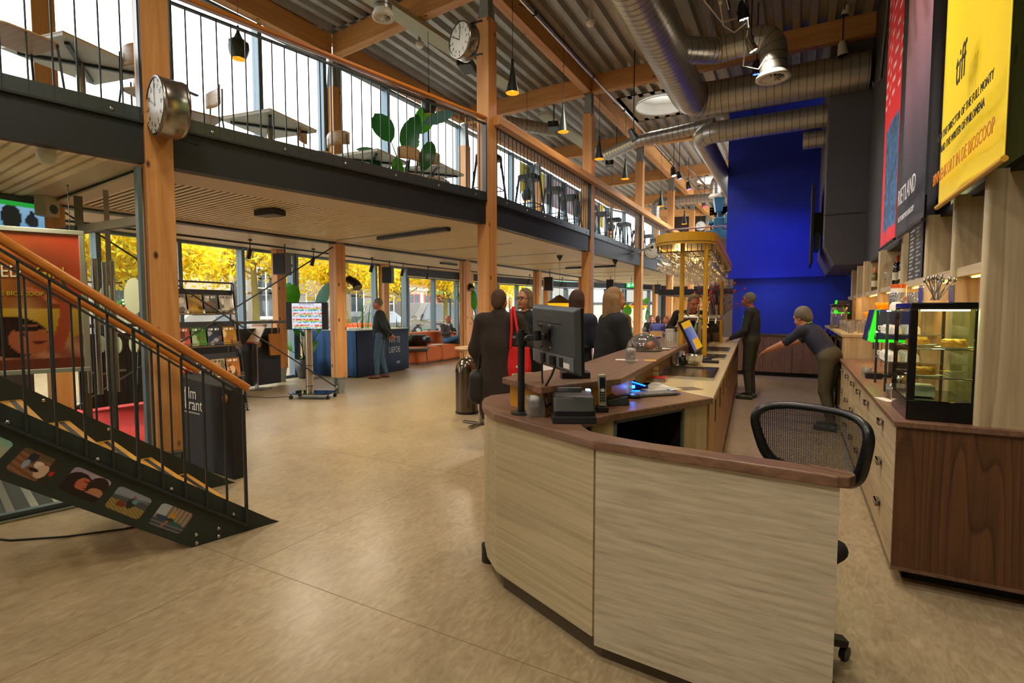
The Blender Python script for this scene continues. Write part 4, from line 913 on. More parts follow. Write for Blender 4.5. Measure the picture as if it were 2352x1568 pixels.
sdf_obj('sofa_base', [('b', (.05, -.95, .25), (.42, .58, .23), .1, None, 0, 0), ('b', (.08, .15, .25), (.42, .56, .23), .1, None, 0, .01), ('b', (.05, 1.15, .25), (.42, .46, .23), .1, None, 0, .01)], [ORG], so, .025)
sdf_obj('backrest', [('b', (-.38, .05, .52), (.14, 1.56, .34), .12, None, 0, 0)], [ORG], so, .03)
MB().box(-.3, -1.4, 0, .4, 1.5, .04).build('plinth', BLK, so)
tag(MB(TR((-9.3, 12.4, .487), .3)).box(-.15, -.11, 0, .15, .11, .006).box(-.15, -.1, .006, .13, .11, .012).build('newspaper', WHT), 'folded newspaper on the seat of the orange sofa', 'newspaper')
lc = thing('lounge_chair', 'low lounge chair with grey seat and dark shell back beside the draped table', 'chair', tuple(P(958, 836)), math.radians(215))
WLEG = mat('walnut_leg', '#6b4226', .45); GREYC = mat('grey_fabric', '#5c5450', .8, bump=.2); SHELL = mat('shell_black', '#26221f', .4)
sdf_obj('seat', [('b', (0, .05, .42), (.33, .32, .045), .04, None, 0, 0)], [GREYC], lc, .02)
sdf_obj('backrest', [('b', (0, -.33, .62), (.26, .05, .2), .05, Matrix.Rotation(-.35, 3, 'X'), 0, 0), ('e', (.28, -.22, .66), (.14, .12, .1), None, 0, .06), ('e', (-.28, -.22, .66), (.14, .12, .1), None, 0, .06)], [SHELL], lc, .02)
for x in (-.28, .28):
    for y, yt in ((.28, .2), (-.3, -.2)): MB().tube([(x*1.1, y, 0), (x, yt, .38)], [.011, .017], 8).build('leg', WLEG, lc)
MB().tube([(-.28, .2, .37), (.28, .2, .37)], .012, 8).tube([(-.28, -.2, .37), (.28, -.2, .37)], .012, 8).tube([(-.28, -.2, .37), (-.28, -.4, .6)], .012, 8).tube([(.28, -.2, .37), (.28, -.4, .6)], .012, 8).build('frame', WLEG, lc)
bb_ = P(1064, 950); bn = thing('waste_bin', 'tall steel waste bin with domed lid left of the woman in the long coat', 'bin', (bb_.x, bb_.y+.1, 0))
BINM = mat('bin_steel', '#6e665c', .2, .95, var=.06, vs=60)
MB().lathe([(.001, 0), (.17, 0), (.17, .03)], n=36).build('base_ring', BLK, bn); MB().lathe([(.165, .03), (.165, .60)], n=40).build('barrel', BINM, bn)
MB().lathe([(.168, .60), (.168, .625), (.155, .70), (.125, .76), (.08, .80), (.03, .815), (.001, .817)], n=40).build('domed_lid', BINM, bn)
MB().tube([(-.05, 0, .81), (-.05, 0, .835), (.05, 0, .835), (.05, 0, .81)], .006, 6).build('lid_handle', CHR, bn)
hp = P(1105, 975); ht = thing('high_table', 'small round cafe table on a steel foot behind the waste bin', 'table', (hp.x, hp.y, 0))
MB().lathe([(.001, .99), (.33, .99), (.34, 1.0), (.34, 1.02), (.001, 1.02)], n=36).build('table_top', PLY, ht)
MB().cyl((0, 0, .03), (0, 0, .99), .03, n=14).build('column', BRUSH, ht)
MB().bar((-.28, 0, .02), (.28, 0, .02), .045, .02).bar((0, -.28, .02), (0, .28, .02), .045, .02).build('cross_foot', BRUSH, ht)
for k, (x, y, a) in enumerate(((-8.5, 14.9, .4),)):
    t = thing('bar_stool', 'pale wooden stool beside the seated man at the sofa', 'stool', (x, y, 0), a)
    MB().cyl((0, 0, .62), (0, 0, .65), .17, n=20).build('seat', PLY, t)
    for q in range(4): an = q*PI/2+.78; MB().tube([(.2*math.cos(an), .2*math.sin(an), 0), (.12*math.cos(an), .12*math.sin(an), .62)], .014, 6).build('leg', PLY, t)
# ================================================================ OVERHEAD
COPP = mat('lamp_inside_copper', '#c8701c', .35, .6, emit='#ff8a20', es=.9, var=0)
SHD = mat('lamp_shade_dark', '#3b4340', .35, .5, var=.06)
BULB = emis('bulb_glow', '#ffa030', 3)
def pendant(loc, zc, label, kind, group):
    t = thing('pendant_lamp', label, 'lamp', loc, group=group)
    if kind == 'beat': prof = [(.012, .30), (.02, .22), (.05, .15), (.115, .10), (.12, .03), (.10, -.04), (.075, -.09)]
    elif kind == 'cone': prof = [(.022, .44), (.020, .34), (.035, .26), (.062, .12), (.095, -.02)]
    else: prof = [(.02, .17), (.28, .0), (.10, -.10)][:2]+[(.285, -.01)]
    MB().lathe(prof, n=28).build('shade', SHD if kind != 'hat' else mat('hat_top', '#5b4632', .5) if 'hat_top' not in bpy.data.materials else (SHD if kind != 'hat' else bpy.data.materials['hat_top']), t)
    if kind == 'hat':
        MB().lathe([(.28, -.012), (.19, -.10), (.001, -.10)], n=28).build('diffuser', mat('hat_glow', '#201000', .6, emit='#ff9a10', es=.85, var=0) if 'hat_glow' not in bpy.data.materials else bpy.data.materials['hat_glow'], t)
    else:
        q = prof[-1]; q2 = prof[-2]; MB().lathe([(q[0]-.003, q[1]), (q2[0]-.006, q2[1]), (prof[-3][0]-.006, prof[-3][1])], n=28).build('shade_lining', COPP, t)
        MB().sph((0, 0, q[1]+.05), .022, 10, 8).build('light_bulb', BULB, t)
    MB().cyl((0, 0, prof[0][1]), (0, 0, zc-loc[2]), .004, n=5).build('cable', BLK, t)
    if kind == 'hat': MB().lathe([(.001, zc-loc[2]-.13), (.07, zc-loc[2]-.02), (.07, zc-loc[2])], n=12).build('ceiling_rose', SHD, t)
    return t
GB = 'round bellied pendants above the mezzanine'
for px, py, x, lab in [(548, 118, -5.98, 'round bellied pendant lamp left, before the bright upper windows'), (985, 250, -5.1, 'round bellied pendant lamp over the large leafed mezzanine plant')]:
    pendant(tuple(PX(px, py, x)), 6.2, lab, 'beat', GB)
pendant((-5.2, 10.2, 3.95), 6.2, 'round bellied pendant lamp hanging behind the first black stool', 'beat', GB)
pendant((-5.0, 13.4, 3.95), 6.2, 'round bellied pendant lamp behind the second stool bay', 'beat', GB)
pendant((-5.0, 15.4, 3.95), 6.2, 'farther round bellied pendant lamp in the second stool bay', 'beat', GB)
nm = ['nearest', 'second', 'third', 'fourth', 'fifth', 'sixth', 'seventh']
for k, (px, py, x) in enumerate([(1177, 212, -3.6), (1294, 298, -3.6), (1376, 362, -3.6), (1436, 405, -3.6), (1518, 470, -3.6), (1572, 503, -3.6)]):
    p = PX(px, py, x); p.z = 4.56; pendant(tuple(p), 6.15, '%s narrow black cone pendant along the row of tall columns' % nm[k], 'cone', 'black cone pendants in a row')
for k, (px, py, d) in enumerate([(1285, 695, 11.5), (1412, 700, 12.5), (1466, 700, 15.5)]):
    p = PK(px, py, d); t = pendant(tuple(p), 2.69, 'wide hat shaped lamp with orange glowing underside under the mezzanine, %s' % ['leftmost', 'middle', 'rightmost'][k], 'hat', 'hat lamps over the tables')
    bulb((p.x, p.y, p.z-.14), 6, (1, .6, .2))
# ducts: spiral seamed steel tubes
DUCT = mat('spiral_duct', '#b4b1aa', .34, .75, var=.1, vs=3)
SEAM = mat('duct_seam', '#54524e', .5, .5)
def fillet(pts, r, n=7):
    pts = [Vector(p) for p in pts]; out = [pts[0]]
    for i in range(1, len(pts)-1):
        a, b, c = pts[i-1], pts[i], pts[i+1]; u = (a-b).normalized(); v = (c-b).normalized(); th = u.angle(v); L_ = min(r/math.tan(th/2), (a-b).length*.48, (c-b).length*.48); q0 = b+u*L_; q1 = b+v*L_
        for k in range(n+1): t = k/n; out.append(q0*(1-t)**2+b*2*t*(1-t)+q1*t*t)
    out.append(pts[-1]); return out
def duct(label, path, r, bend, group=None, diff=None, seam=.12):
    p = fillet(path, bend); t = thing('ventilation_duct', label, 'duct', tuple(p[0]), group=group)
    MB().tube(p, r, 28).build('tube', DUCT, t, world=True)
    m = MB(); acc = 0
    for i in range(len(p)-1):
        d = p[i+1]-p[i]; L_ = d.length; u = d.normalized(); s_ = seam-acc
        while s_ < L_:
            c = p[i]+u*s_; m.cyl(c-u*.004, c+u*.004, r+.004, n=28, caps=False); s_ += seam
        acc = (acc+L_) % seam
    m.build('seam', SEAM, t, world=True)['kind'] = 'stuff'
    if diff:
        e = p[-1]; m = MB(TR(e)); m.lathe([(r, .03), (r*1.25, -.03), (r*1.28, -.06), (r*.95, -.06), (r*.75, -.02)], n=32).lathe([(r*.18, -.05), (.001, -.055)], n=12)
        m.build('diffuser_ring', WHT, t, world=True); m = MB(TR(e))
        for k in range(12): a = k*PI/6; m.bx((math.cos(a)*r*.5, math.sin(a)*r*.5, -.045), (r*.75, .03, .004), rz=a, rx=.5)
        m.build('vane', WHT, t, world=True)
        MB(TR(e)).cyl((0, 0, .0), (0, 0, .01), r*.8, n=24).build('throat', BLKM, t, world=True)
    return t
duct('large spiral duct running down the hall and turning right into the dark box', [(-1.82, 2.5, 5.34), (-1.82, 10.3, 5.34), (.9, 10.3, 5.34)], .29, .45)
duct('curved branch duct ending in a round white diffuser', [(-1.7, 8.3, 5.4), (-1.25, 8.95, 5.55), (-.42, 8.95, 5.6), (-.42, 8.95, 5.02)], .19, .3, diff=1)
duct('second spiral duct from the dark box turning away behind the blue wall', [(.9, 10.8, 4.88), (-1.75, 10.8, 4.88), (-1.75, 22, 4.88)], .19, .35)
duct('slim spiral duct crossing under the skylight', [(-1.6, 11.6, 5.3), (-3.3, 11.9, 5.3), (-4.2, 12.6, 5.3)], .13, .3)
duct('slim duct section beside the third tall column', [(-4.9, 10.9, 5.5), (-5.6, 9.9, 5.5)], .13, .3)
duct('distant duct bending down with a diffuser', [(-.5, 17.2, 5.5), (-2.3, 17.2, 5.5), (-2.3, 17.2, 5.0)], .16, .3, diff=1)
duct('far slim duct below the second skylight', [(-.5, 19.2, 5.35), (-4.6, 19.2, 5.35), (-4.6, 19.2, 4.8)], .16, .3, diff=1)
duct('short upper duct stub at the dark box corner', [(.45, 11.0, 4.55), (.0, 11.0, 4.55)], .15, .3)
duct('ceiling diffuser on a short duct between the beams at upper left', [tuple(PK(880, 30, 6.3)+Vector((0, 0, .55))), tuple(PK(880, 30, 6.3))], .1, .1, diff=1)
# thin hangers
for k, (x, y, z) in enumerate(((-1.82, 9.0, 5.6), (-.3, 10.3, 5.6))):
    pass
hg = thing('ceiling_hanger', 'pale steel suspension profile beside the large duct', 'bracket', (-1.3, 8.6, 5.3)); MB().bar((-1.27, 8.75, 5.35), (-1.27, 8.75, 6.2), .05, .012).bar((-1.3, 8.75, 5.35), (-1.3, 8.72, 6.2), .03, .03).build('profile', mat('hanger_grey', '#8f8c90', .5), hg, world=True)
# lighting rail (scaffold tube) with spotlights
rail = thing('lighting_rail', 'long silver scaffold tube carrying spotlights beside the tall columns', 'rail', (-3.4, 5, 5.68))
MB().cyl((-3.44, 4.6, 5.7), (-3.14, 21.5, 5.7), .025, n=12).build('tube', CHR, rail, world=True)
for y in (6.9, 9.2, 11.0, 13.2, 15.2, 17.6): x = -3.44+.3*(y-4.6)/16.9; MB().bar((x, y, 5.72), (x-.25, y, 5.9), .02, .012).cyl((x-.03, y, 5.7), (x+.03, y, 5.7), .035, n=8).build('clamp', STEEL, rail, world=True)
r2 = thing('lighting_rail', 'short silver tube with looping cables over the bar', 'rail', (-2.4, 15, 5.4)); MB().cyl((-2.75, 14.8, 5.4), (-2.55, 19.6, 5.4), .03, n=10).build('tube', CHR, r2, world=True)
r3 = thing('lighting_rail', 'silver conduit with white connectors hanging right of the large duct', 'rail', (-.9, 6.6, 5.4))
MB().tube([(-.95, 5.2, 5.75), (-.9, 7.6, 5.45)], .022, 8).tube([(-.72, 5.2, 5.9), (-.72, 8.3, 5.5)], .025, 8).build('tube', CHR, r3, world=True)
m = MB()
for y in (5.9, 6.5, 7.1, 7.5): m.cyl((-1.04+.02*(y-5.2), y-.04, 5.75-.1*(y-5.2)), (-1.04+.02*(y-5.2), y+.04, 5.74-.1*(y-5.2)), .03, n=8)
m.build('connector', WHT, r3, world=True)
MB().tube([(-1.0, 7.5, 5.5), (-.98, 7.7, 5.3), (-.85, 7.8, 5.22), (-.72, 7.9, 5.35)], .009, 6).tube([(-1.03, 6.4, 5.6), (-1.1, 6.9, 5.25), (-.95, 7.3, 5.15), (-.8, 7.6, 5.3)], .009, 6).tube([(-.72, 8.2, 5.4), (-.8, 8.5, 5.05), (-.6, 8.6, 5.0), (-.5, 8.7, 5.2)], .009, 6).build('cable', WHT, r3, world=True)
def stage(label, loc, aim, col, body, s=1, mount=(0, 0, .2), leds=None):
    t = thing('stage_light', label, 'lamp', loc, group='stage lights under the roof'); d = Vector(aim).normalized()
    u = Vector((0, 0, 1)); r = d.cross(u).normalized() if abs(d.z) < .98 else Vector((1, 0, 0)); up = r.cross(d)
    MB().cyl(-d*.1*s, d*.08*s, .055*s, .08*s, n=18).cyl(-d*.14*s, -d*.1*s, .035*s, .055*s, n=14).build('housing', body, t)
    MB().cyl(d*.08*s, d*.085*s, .075*s, n=18).build('lens', BLK if col is None else leds, t)
    if col:
        m = MB()
        for k in range(7): a = k*PI/3; rr = .045*s if k < 6 else 0; c = d*.086*s+r*math.cos(a)*rr+up*math.sin(a)*rr; m.cyl(c, c+d*.004, .014*s, n=8)
        m.build('led', emis('led_'+label[:6], col, 6), t)
    MB().bar(-r*.085*s, Vector((0, 0, .13*s))-r*.05*s, .02*s, .006).bar(r*.085*s, Vector((0, 0, .13*s))+r*.05*s, .02*s, .006).bar(Vector((0, 0, .13*s))-r*.06*s, Vector((0, 0, .13*s))+r*.06*s, .02*s, .006).cyl((0, 0, .13*s), (0, 0, max(mount[2], 6.22-loc[2])), .01, n=6).build('yoke', STEEL, t)
DG = mat('lens_dark', '#20242a', .1, var=0)
def pk(px, py, d): return tuple(PK(px, py, d))
stage('dark spotlight with pale green leds above the silver conduit', pk(1707, 28, 7.3), (.1, .3, -.9), '#d8ffe0', BLK, 1, (.0, 0, .35), DG)
stage('lit chrome spotlight below the silver conduit', pk(1725, 105, 7.6), (.35, .2, -.8), '#ffb080', CHR, .9, (.0, 0, .3), DG)
stage('black moving head spotlight with two tiny blue lights over the transverse duct', pk(1738, 158, 8.3), (0, .2, -1), '#3050ff', BLK, .9, (0, 0, .5), DG)
stage('chrome faceted spotlight hanging under the transverse duct before the blue wall', pk(1732, 300, 9.9), (.1, .3, -.9), None, CHR, .9, (0, 0, .45))
stage('white round spotlight under the right beam beside the dark box', pk(1935, 115, 8.6), (.1, .1, -1), None, WHT, 1, (0, 0, .2))
stage('small white projector fixed on top of the right beam', pk(1943, 25, 8.4), (-.2, .1, -1), None, WHT, .7, (0, 0, .12))
stage('silver spotlight on the long rail near the second beam', pk(1455, 312, 9.8), (.4, .2, -.8), None, STEEL, 1, (0, 0, .2))
stage('spotlight with bright white leds on the long rail', pk(1547, 396, 14.4), (.2, -.1, -1), '#ffffff', BLK, 1.1, (0, 0, .2), DG)
stage('spotlight with blue led next to the bright white one', pk(1560, 404, 14.8), (.3, .1, -1), '#5060ff', BLK, .9, (0, 0, .2), DG)
stage('spotlight with purple glow on the short rail', pk(1581, 428, 16.5), (.2, .1, -1), '#8050ff', BLK, 1, (0, 0, .2), DG)
stage('red glowing spotlight at the far end of the rail', pk(1617, 468, 18.5), (.3, -.2, -.9), '#ff3040', GREYP, 1.2, (0, 0, .25), DG)
stage('small amber warning light on the steel head of a column', pk(1416, 342, 13.4), (.5, -.3, -.6), '#ff9a10', STEEL, .5, (0, 0, .1), DG)
# smoke detectors, cable channels, ceiling projectors above the mezzanine
for k, (px, py, z, lab) in enumerate([(1356, 52, 6.0, 'white smoke detector on the steel deck left of the large duct'), (964, 102, 6.05, 'white round detector on the cable duct left of the station clock')]):
    tag(MB(TR(P(px, py, z))).lathe([(.001, -.05), (.05, -.05), (.07, -.02), (.075, 0), (.075, .03), (.03, .04), (.03, .2)], n=16).build('smoke_detector', WHT), lab, 'detector')
ch = mat('cable_tray', '#a8a58c', .5, .3, var=.08)
tr1 = thing('cable_duct', 'pale cable duct under the roof deck above the mezzanine', 'duct', (-5.3, 3, 6.1)); MB().bar((-5.6, 1.5, 5.8), (-4.95, 9.4, 5.8), .28, .07).build('tray', ch, tr1, world=True)
tr2 = thing('cable_duct', 'pale cable duct continuing behind the cone pendants', 'duct', (-5, 10.6, 6.05)); MB().bar((-5.0, 10.6, 5.8), (-5.0, 14.6, 5.8), .28, .07).build('tray', ch, tr2, world=True)
for k, (px, py, d, lab) in enumerate([(1072, 150, 7.9, 'dark ceiling projector below the cable duct beside the station clock'), (1272, 290, 11.2, 'dark ceiling projector behind the second cone pendant'), (1400, 376, 14.5, 'dark ceiling projector behind the third tall column')]):
    t = thing('ceiling_projector', lab, 'projector', pk(px, py, d)); MB().bx((0, 0, 0), (.22, .34, .12), rz=.3).build('housing', BLK, t, bevel=.015); MB().cyl((.05, -.17, 0), (.08, -.24, -.02), .045, n=14).build('lens', DG, t); MB().cyl((0, 0, .06), (0, 0, .45), .015, n=8).build('mount', STEEL, t)
# lower level: speakers, track lights, fan heaters, ceiling boxes
def speaker(px, py, d, rz, label):
    t = thing('loudspeaker', label, 'speaker', pk(px, py, d), rz, 'loudspeakers under the mezzanine'); s_ = .85
    m = MB(); m.add([(-.13, -.13, -.2), (.13, -.13, -.2), (.09, .12, -.2), (-.09, .12, -.2), (-.13, -.13, .2), (.13, -.13, .2), (.09, .12, .2), (-.09, .12, .2)], [(0, 3, 2, 1), (4, 5, 6, 7), (0, 1, 5, 4), (1, 2, 6, 5), (2, 3, 7, 6), (3, 0, 4, 7)]); m.build('cabinet', GREYP, t, bevel=.01)
    MB().box(-.12, -.142, -.19, .12, -.131, .19).build('grille', BLKM, t); MB().bar((0, .12, 0), (-.05, .3, 0), .04, .06).cyl((0, .05, .19), (0, .05, 2.76-t.location.z), .012, n=6).build('wall_bracket', STEEL, t)
    return t
speaker(651, 607, 10.0, math.radians(15), 'grey loudspeaker at the column beside the big leaf')
speaker(893, 632, 13.2, math.radians(18), 'grey loudspeaker at the column right of the standing man')
speaker(1262, 652, 15.5, math.radians(10), 'grey loudspeaker above the leftmost hat lamp')
speaker(1402, 655, 18.5, math.radians(10), 'loudspeaker behind the long haired woman')
speaker(1511, 664, 22, math.radians(10), 'distant loudspeaker above the bright leafed plant')
trk = thing('track_rail', 'thin black light track along the window ceiling', 'rail', (-9.0, 4.4, 2.73)); 
TP = [(-8.95, 2.9), (-9.0, 7.0), (-9.3, 11.5), (-9.1, 16.5), (-8.2, 21), (-6.6, 24.6)]
m = MB()
for i in range(len(TP)-1): m.bar(TP[i]+(2.735,), TP[i+1]+(2.735,), .035, .03)
m.build('track', BLK, trk, world=True)
tl = ['over the brochure rack', 'left of the blue draped table', 'above the standing man', 'above the parked van', 'above the orange sofa', 'left of the woman with glasses', 'over the leftmost hat lamp']
for k, (px, py) in enumerate([(572, 572), (718, 600), (853, 612), (924, 624), (982, 630), (1215, 652), (1290, 655)]):
    d = [9.2, 10.6, 12.4, 13.8, 15, 18.3, 20][k]; p = PK(px, py, d); p.z = 2.52
    t = thing('track_spotlight', 'small black track spotlight %s' % tl[k], 'lamp', tuple(p), group='track spotlights along the window')
    MB().cyl((.03, 0, .05), (-.03, 0, -.12), .04, n=14).build('can', BLK, t); MB().cyl((.03, 0, .05), (.03, 0, .2), .009, n=6).bx((.03, 0, .2), (.05, .05, .03)).build('stem', BLK, t)
for k, (px, py, d, lab) in enumerate([(812, 648, 9.5, 'black swivelling projector light on the middle column'), (1075, 655, 12.6, 'black projector light on the column behind the waste bin')]):
    t = thing('projector_lamp', lab, 'lamp', pk(px, py, d)); MB().cyl((-.12, 0, .06), (.06, 0, -.02), .07, n=16).cyl((.06, 0, -.02), (.12, -.02, -.1), .07, .085, n=16).build('housing', BLK, t); MB().cyl((.12, -.02, -.1), (.124, -.021, -.106), .075, n=16).build('lens', CLEAR, t)
    MB().bar((-.1, 0, .05), (-.42, 0, .02), .02, .01).bar((-.1, 0, -.02), (-.42, 0, -.02), .02, .01).build('strap', BLK, t)
for k, (px, py, x0, l_, rz, lab) in enumerate([(620, 492, .0, .28, -.1, 'small black box on the slatted ceiling'), ]):
    p = P(px, py, 2.64); t = tag(MB(TR(p, .1)).box(-.16, -.09, -.02, .16, .09, .05).build('ceiling_box', BLK, bevel=.005), lab, 'box')
for k, (a, b, z, lab) in enumerate([(((870, 548)), (1030, 526), 2.66, 'long black linear ceiling lamp under the mezzanine left of the tall column'), ((1300, 616), (1414, 611), 2.66, 'long black linear ceiling lamp between the tall columns'), ((1013, 604), (1048, 608), 2.70, 'short black ceiling lamp above the orange sofa')]):
    q0, q1 = P(a[0], a[1], z), P(b[0], b[1], z); tag(MB().bar(q0, q1, .09, .05).build('linear_lamp', BLK), lab, 'lamp')
es_ = PK(1450, 655, 19); t = thing('exit_sign', 'green illuminated emergency exit sign under the mezzanine', 'sign', tuple(es_), .2)
MB().cyl((0, 0, .08), (0, 0, 2.78-es_.z), .01, n=6).build('hanger', STEEL, t); MB().box(-.17, -.02, -.08, .17, .02, .08).build('housing', emis('exit_green', '#18b050', 1.0), t); m = MB(); m.box(-.12, -.024, -.05, -.05, -.021, .05).bar((.0, -.022, 0), (.12, -.022, 0), .003, .02).bx((.05, -.0225, .02), (.02, .003, .06)).sph((.05, -.024, .055), (.012, .004, .012), 8, 6); m.build('pictogram', emis('exit_white', '#e8ffe8', 1.2), t)
# yellow canopy, posts, racks, glasses
BD = Vector((-.066, .998, 0)).normalized(); BR_ = Vector((BD.y, -BD.x, 0)); BO = Vector((-.68, 0, 0))   # bar frame: origin line of raised top's right edge
def bar_pt(u, v, z=0): return BO+BD*v+BR_*u+Vector((0, 0, z))
MBAR = Matrix(((BR_.x, BD.x, 0, BO.x), (BR_.y, BD.y, 0, BO.y), (0, 0, 1, 0), (0, 0, 0, 1)))
cn_ = thing('bar_canopy', 'long yellow rimmed canopy on yellow posts over the bar', 'canopy', tuple(bar_pt(.0, 7.2, 0)), math.atan2(-BD.x, BD.y))
ZC = 2.21; U0, U1, V0, V1 = -.36, .30, 5.8, 10.4
outl = rrect(U0, V0, U1, V1, .33, 10)
MB(MBAR).prism(outl, ZC+.015, ZC+.03).build('soffit', mat('canopy_soffit', '#8a7a5c', .5), cn_, world=True)
m = MB(MBAR); n = len(outl); cx, cy = (U0+U1)/2, (V0+V1)/2
inn = rrect(U0+.02, V0+.02, U1-.02, V1-.02, .31, 10)
m.add([(a, b, z) for z in (ZC, ZC+.12) for a, b in outl]+[(a, b, z) for z in (ZC, ZC+.12) for a, b in inn], [(i, (i+1) % n, n+(i+1) % n, n+i) for i in range(n)]+[(2*n+i, 3*n+i, 3*n+(i+1) % n, 2*n+(i+1) % n) for i in range(n)]+[(i, 2*n+i, 2*n+(i+1) % n, (i+1) % n) for i in range(n)]+[(n+i, n+(i+1) % n, 3*n+(i+1) % n, 3*n+i) for i in range(n)])
m.build('rim', YEL, cn_, world=True)
for u, v, z0 in ((-.05, 6.0, .96), (.2, 5.95, .93), (-.08, 9.3, .96), (.2, 9.1, .93)): MB(MBAR).cyl((u, v, z0), (u, v, ZC+.02), .024, n=16).build('post', YEL, cn_, world=True)
for v in (6.6, 8.2, 9.7): MB(MBAR).box(-.16, v-.25, ZC+.005, -.145, v+.25, ZC+.013).build('led_strip', LED, cn_, world=True); p = bar_pt(-.15, v, ZC-.03); bulb(tuple(p), 5, (1, .62, .22), .05)
for g, (va, vb) in enumerate(((5.95, 7.3), (7.6, 9.0), (9.3, 10.2))):
    for k in range(6):
        u = U0+.07+.105*k; m = MB(MBAR); zr = ZC-.075
        for du in (-.02, .02): m.tube([(u+du, va, ZC), (u+du, va, zr), (u+du, vb, zr), (u+du, vb, ZC)], .004, 5)
        m.build('glass_rail', STEEL, cn_, world=True)
    m = MB(MBAR)
    for v in (va+.05, (va+vb)/2, vb-.05): m.tube([(U0+.05, v, ZC-.07), (U1-.05, v, ZC-.07)], .006, 6).tube([(U0+.05, v, ZC-.07), (U0+.05, v, ZC)], .006, 6).tube([(U1-.05, v, ZC-.07), (U1-.05, v, ZC)], .006, 6)
    m.build('rack_bar', STEEL, cn_, world=True)
q0 = PX(1446, 583, -3.78); q1 = bar_pt(U0+.05, 5.6, ZC-.05)
tie = thing('tie_bar', 'dark steel bar tying the yellow canopy to the mezzanine edge', 'bar', tuple(q0)); MB().cyl(q0, q1, .016, n=10).build('rod', STEEL, tie, world=True); MB().bx(q0, (.05, .1, .12)).build('clamp', STEEL, tie, world=True)
# hanging glasses
def gprof(kind):
    if kind == 0: return [(.001, 0), (.034, -.002), (.034, -.004), (.004, -.012), (.004, -.085), (.012, -.095), (.034, -.12), (.04, -.15), (.036, -.18), (.031, -.20)]
    return [(.001, 0), (.032, -.002), (.004, -.01), (.004, -.075), (.02, -.09), (.036, -.115), (.042, -.145), (.037, -.185)]
GP = []
for kd in (0, 1):
    t = thing('wine_glass', 'clear stemmed wine glass hanging upside down from the canopy racks', 'glass', (0, 0, -5), group='wine glasses hanging under the yellow canopy')
    MB().lathe(gprof(kd), n=14).build('bowl', CLEAR, t); GP.append(t)
used = [0, 0]; cnt = 0; NTH = 'first second third fourth fifth sixth seventh eighth ninth tenth eleventh twelfth thirteenth fourteenth fifteenth sixteenth seventeenth eighteenth'.split()
for va, vb, st in ((5.95, 7.3, .095), (7.6, 9.0, .105), (9.3, 10.2, .16)):
    for k in range(6):
        v = va+.06
        while v < vb-.03:
            if random.random() < .88:
                kd = random.random() < .4; p = bar_pt(U0+.07+.105*k+random.uniform(-.004, .004), v, ZC-.068+(-.012 if kd else 0)); kd = int(kd)
                lb = 'hanging wine glass in the %s rack, %s row from the left, %s from the front' % ({5.95: 'front', 7.6: 'middle', 9.3: 'far'}[va], ['first', 'second', 'third', 'fourth', 'fifth', 'sixth'][k], NTH[int((v-va)/st+.01)])
                if not used[kd]: GP[kd].location = p; used[kd] = 1; ROOTM[GP[kd].name] = TR(p); GP[kd]['label'] = lb
                else: dup(GP[kd], p, random.random()*3, lb)
                cnt += 1
            v += st
# ================================================================ MEZZANINE FURNITURE
def mz_table(x, y, rz, label):
    t = thing('cafe_table', label, 'table', (x, y, 3.0), rz, 'square tables on the mezzanine')
    MB().box(-.38, -.38, .73, .38, .38, .755).build('table_top', mat('table_white', '#c4c2b0', .5, var=.04) if 'table_white' not in bpy.data.materials else bpy.data.materials['table_white'], t)
    MB().box(-.383, -.383, .755, .383, .383, .765).build('edge_band', PLY, t)
    MB().cyl((0, 0, .02), (0, 0, .72), .035, n=16).build('column', BRUSH, t)
    m = MB(); m.bar((-.3, -.3, .715), (.3, .3, .715), .035, .025).bar((-.3, .3, .715), (.3, -.3, .715), .035, .025); m.build('top_cross', STEEL, t)
    m = MB(); m.bar((-.26, -.26, .02), (.26, .26, .02), .05, .03).bar((-.26, .26, .02), (.26, -.26, .02), .05, .03); m.build('foot_cross', STEEL, t)
    return t
PLYC = PLY
def mz_chair(x, y, rz, label):
    t = thing('cafe_chair', label, 'chair', (x, y, 3.0), rz, 'plywood chairs on the mezzanine')
    vs = []; n = 12
    for i in range(n+1):
        for j in range(5):
            a = (i/n-.5)*1.5; w_ = .23; rr = (1-abs(i/n-.5)**4*6*(abs(j-2)/2)*.5); vs.append((math.sin(a)*.27, .05+.22-(math.cos(a))*.2+.12*0-.3+.02, .64+.09*(j/4)*2*rr-.0))
    m = MB(); m.add(vs, [(i*5+j, i*5+j+1, i*5+6+j, i*5+5+j) for i in range(n) for j in range(4)], True); o = m.build('backrest', PLYC, t); sm = o.modifiers.new('s', 'SOLIDIFY'); sm.thickness = .012
    MB().prism(rrect(-.21, -.2, .21, .2, .08), .445, .46).build('seat', PLYC, t, bevel=.004)
    for sx in (-1, 1):
        MB().tube([(.2*sx, .2, 0), (.17*sx, .17, .445)], .009, 6).build('leg', STEEL, t); MB().tube([(.22*sx, -.24, 0), (.18*sx, -.19, .45), (.17*sx, -.2, .76)], .009, 6).build('leg', STEEL, t)
    return t
mz_table(-5.75, 2.4, .2, 'square mezzanine table at far left seen from below')
mz_table(-5.7, 4.3, .15, 'square mezzanine table in front of the upper windows between two chairs')
mz_table(-5.65, 6.0, .1, 'square mezzanine table behind the chair left of the plant')
mz_table(-5.3, 7.0, .1, 'small visible mezzanine table right of the large leafed plant')
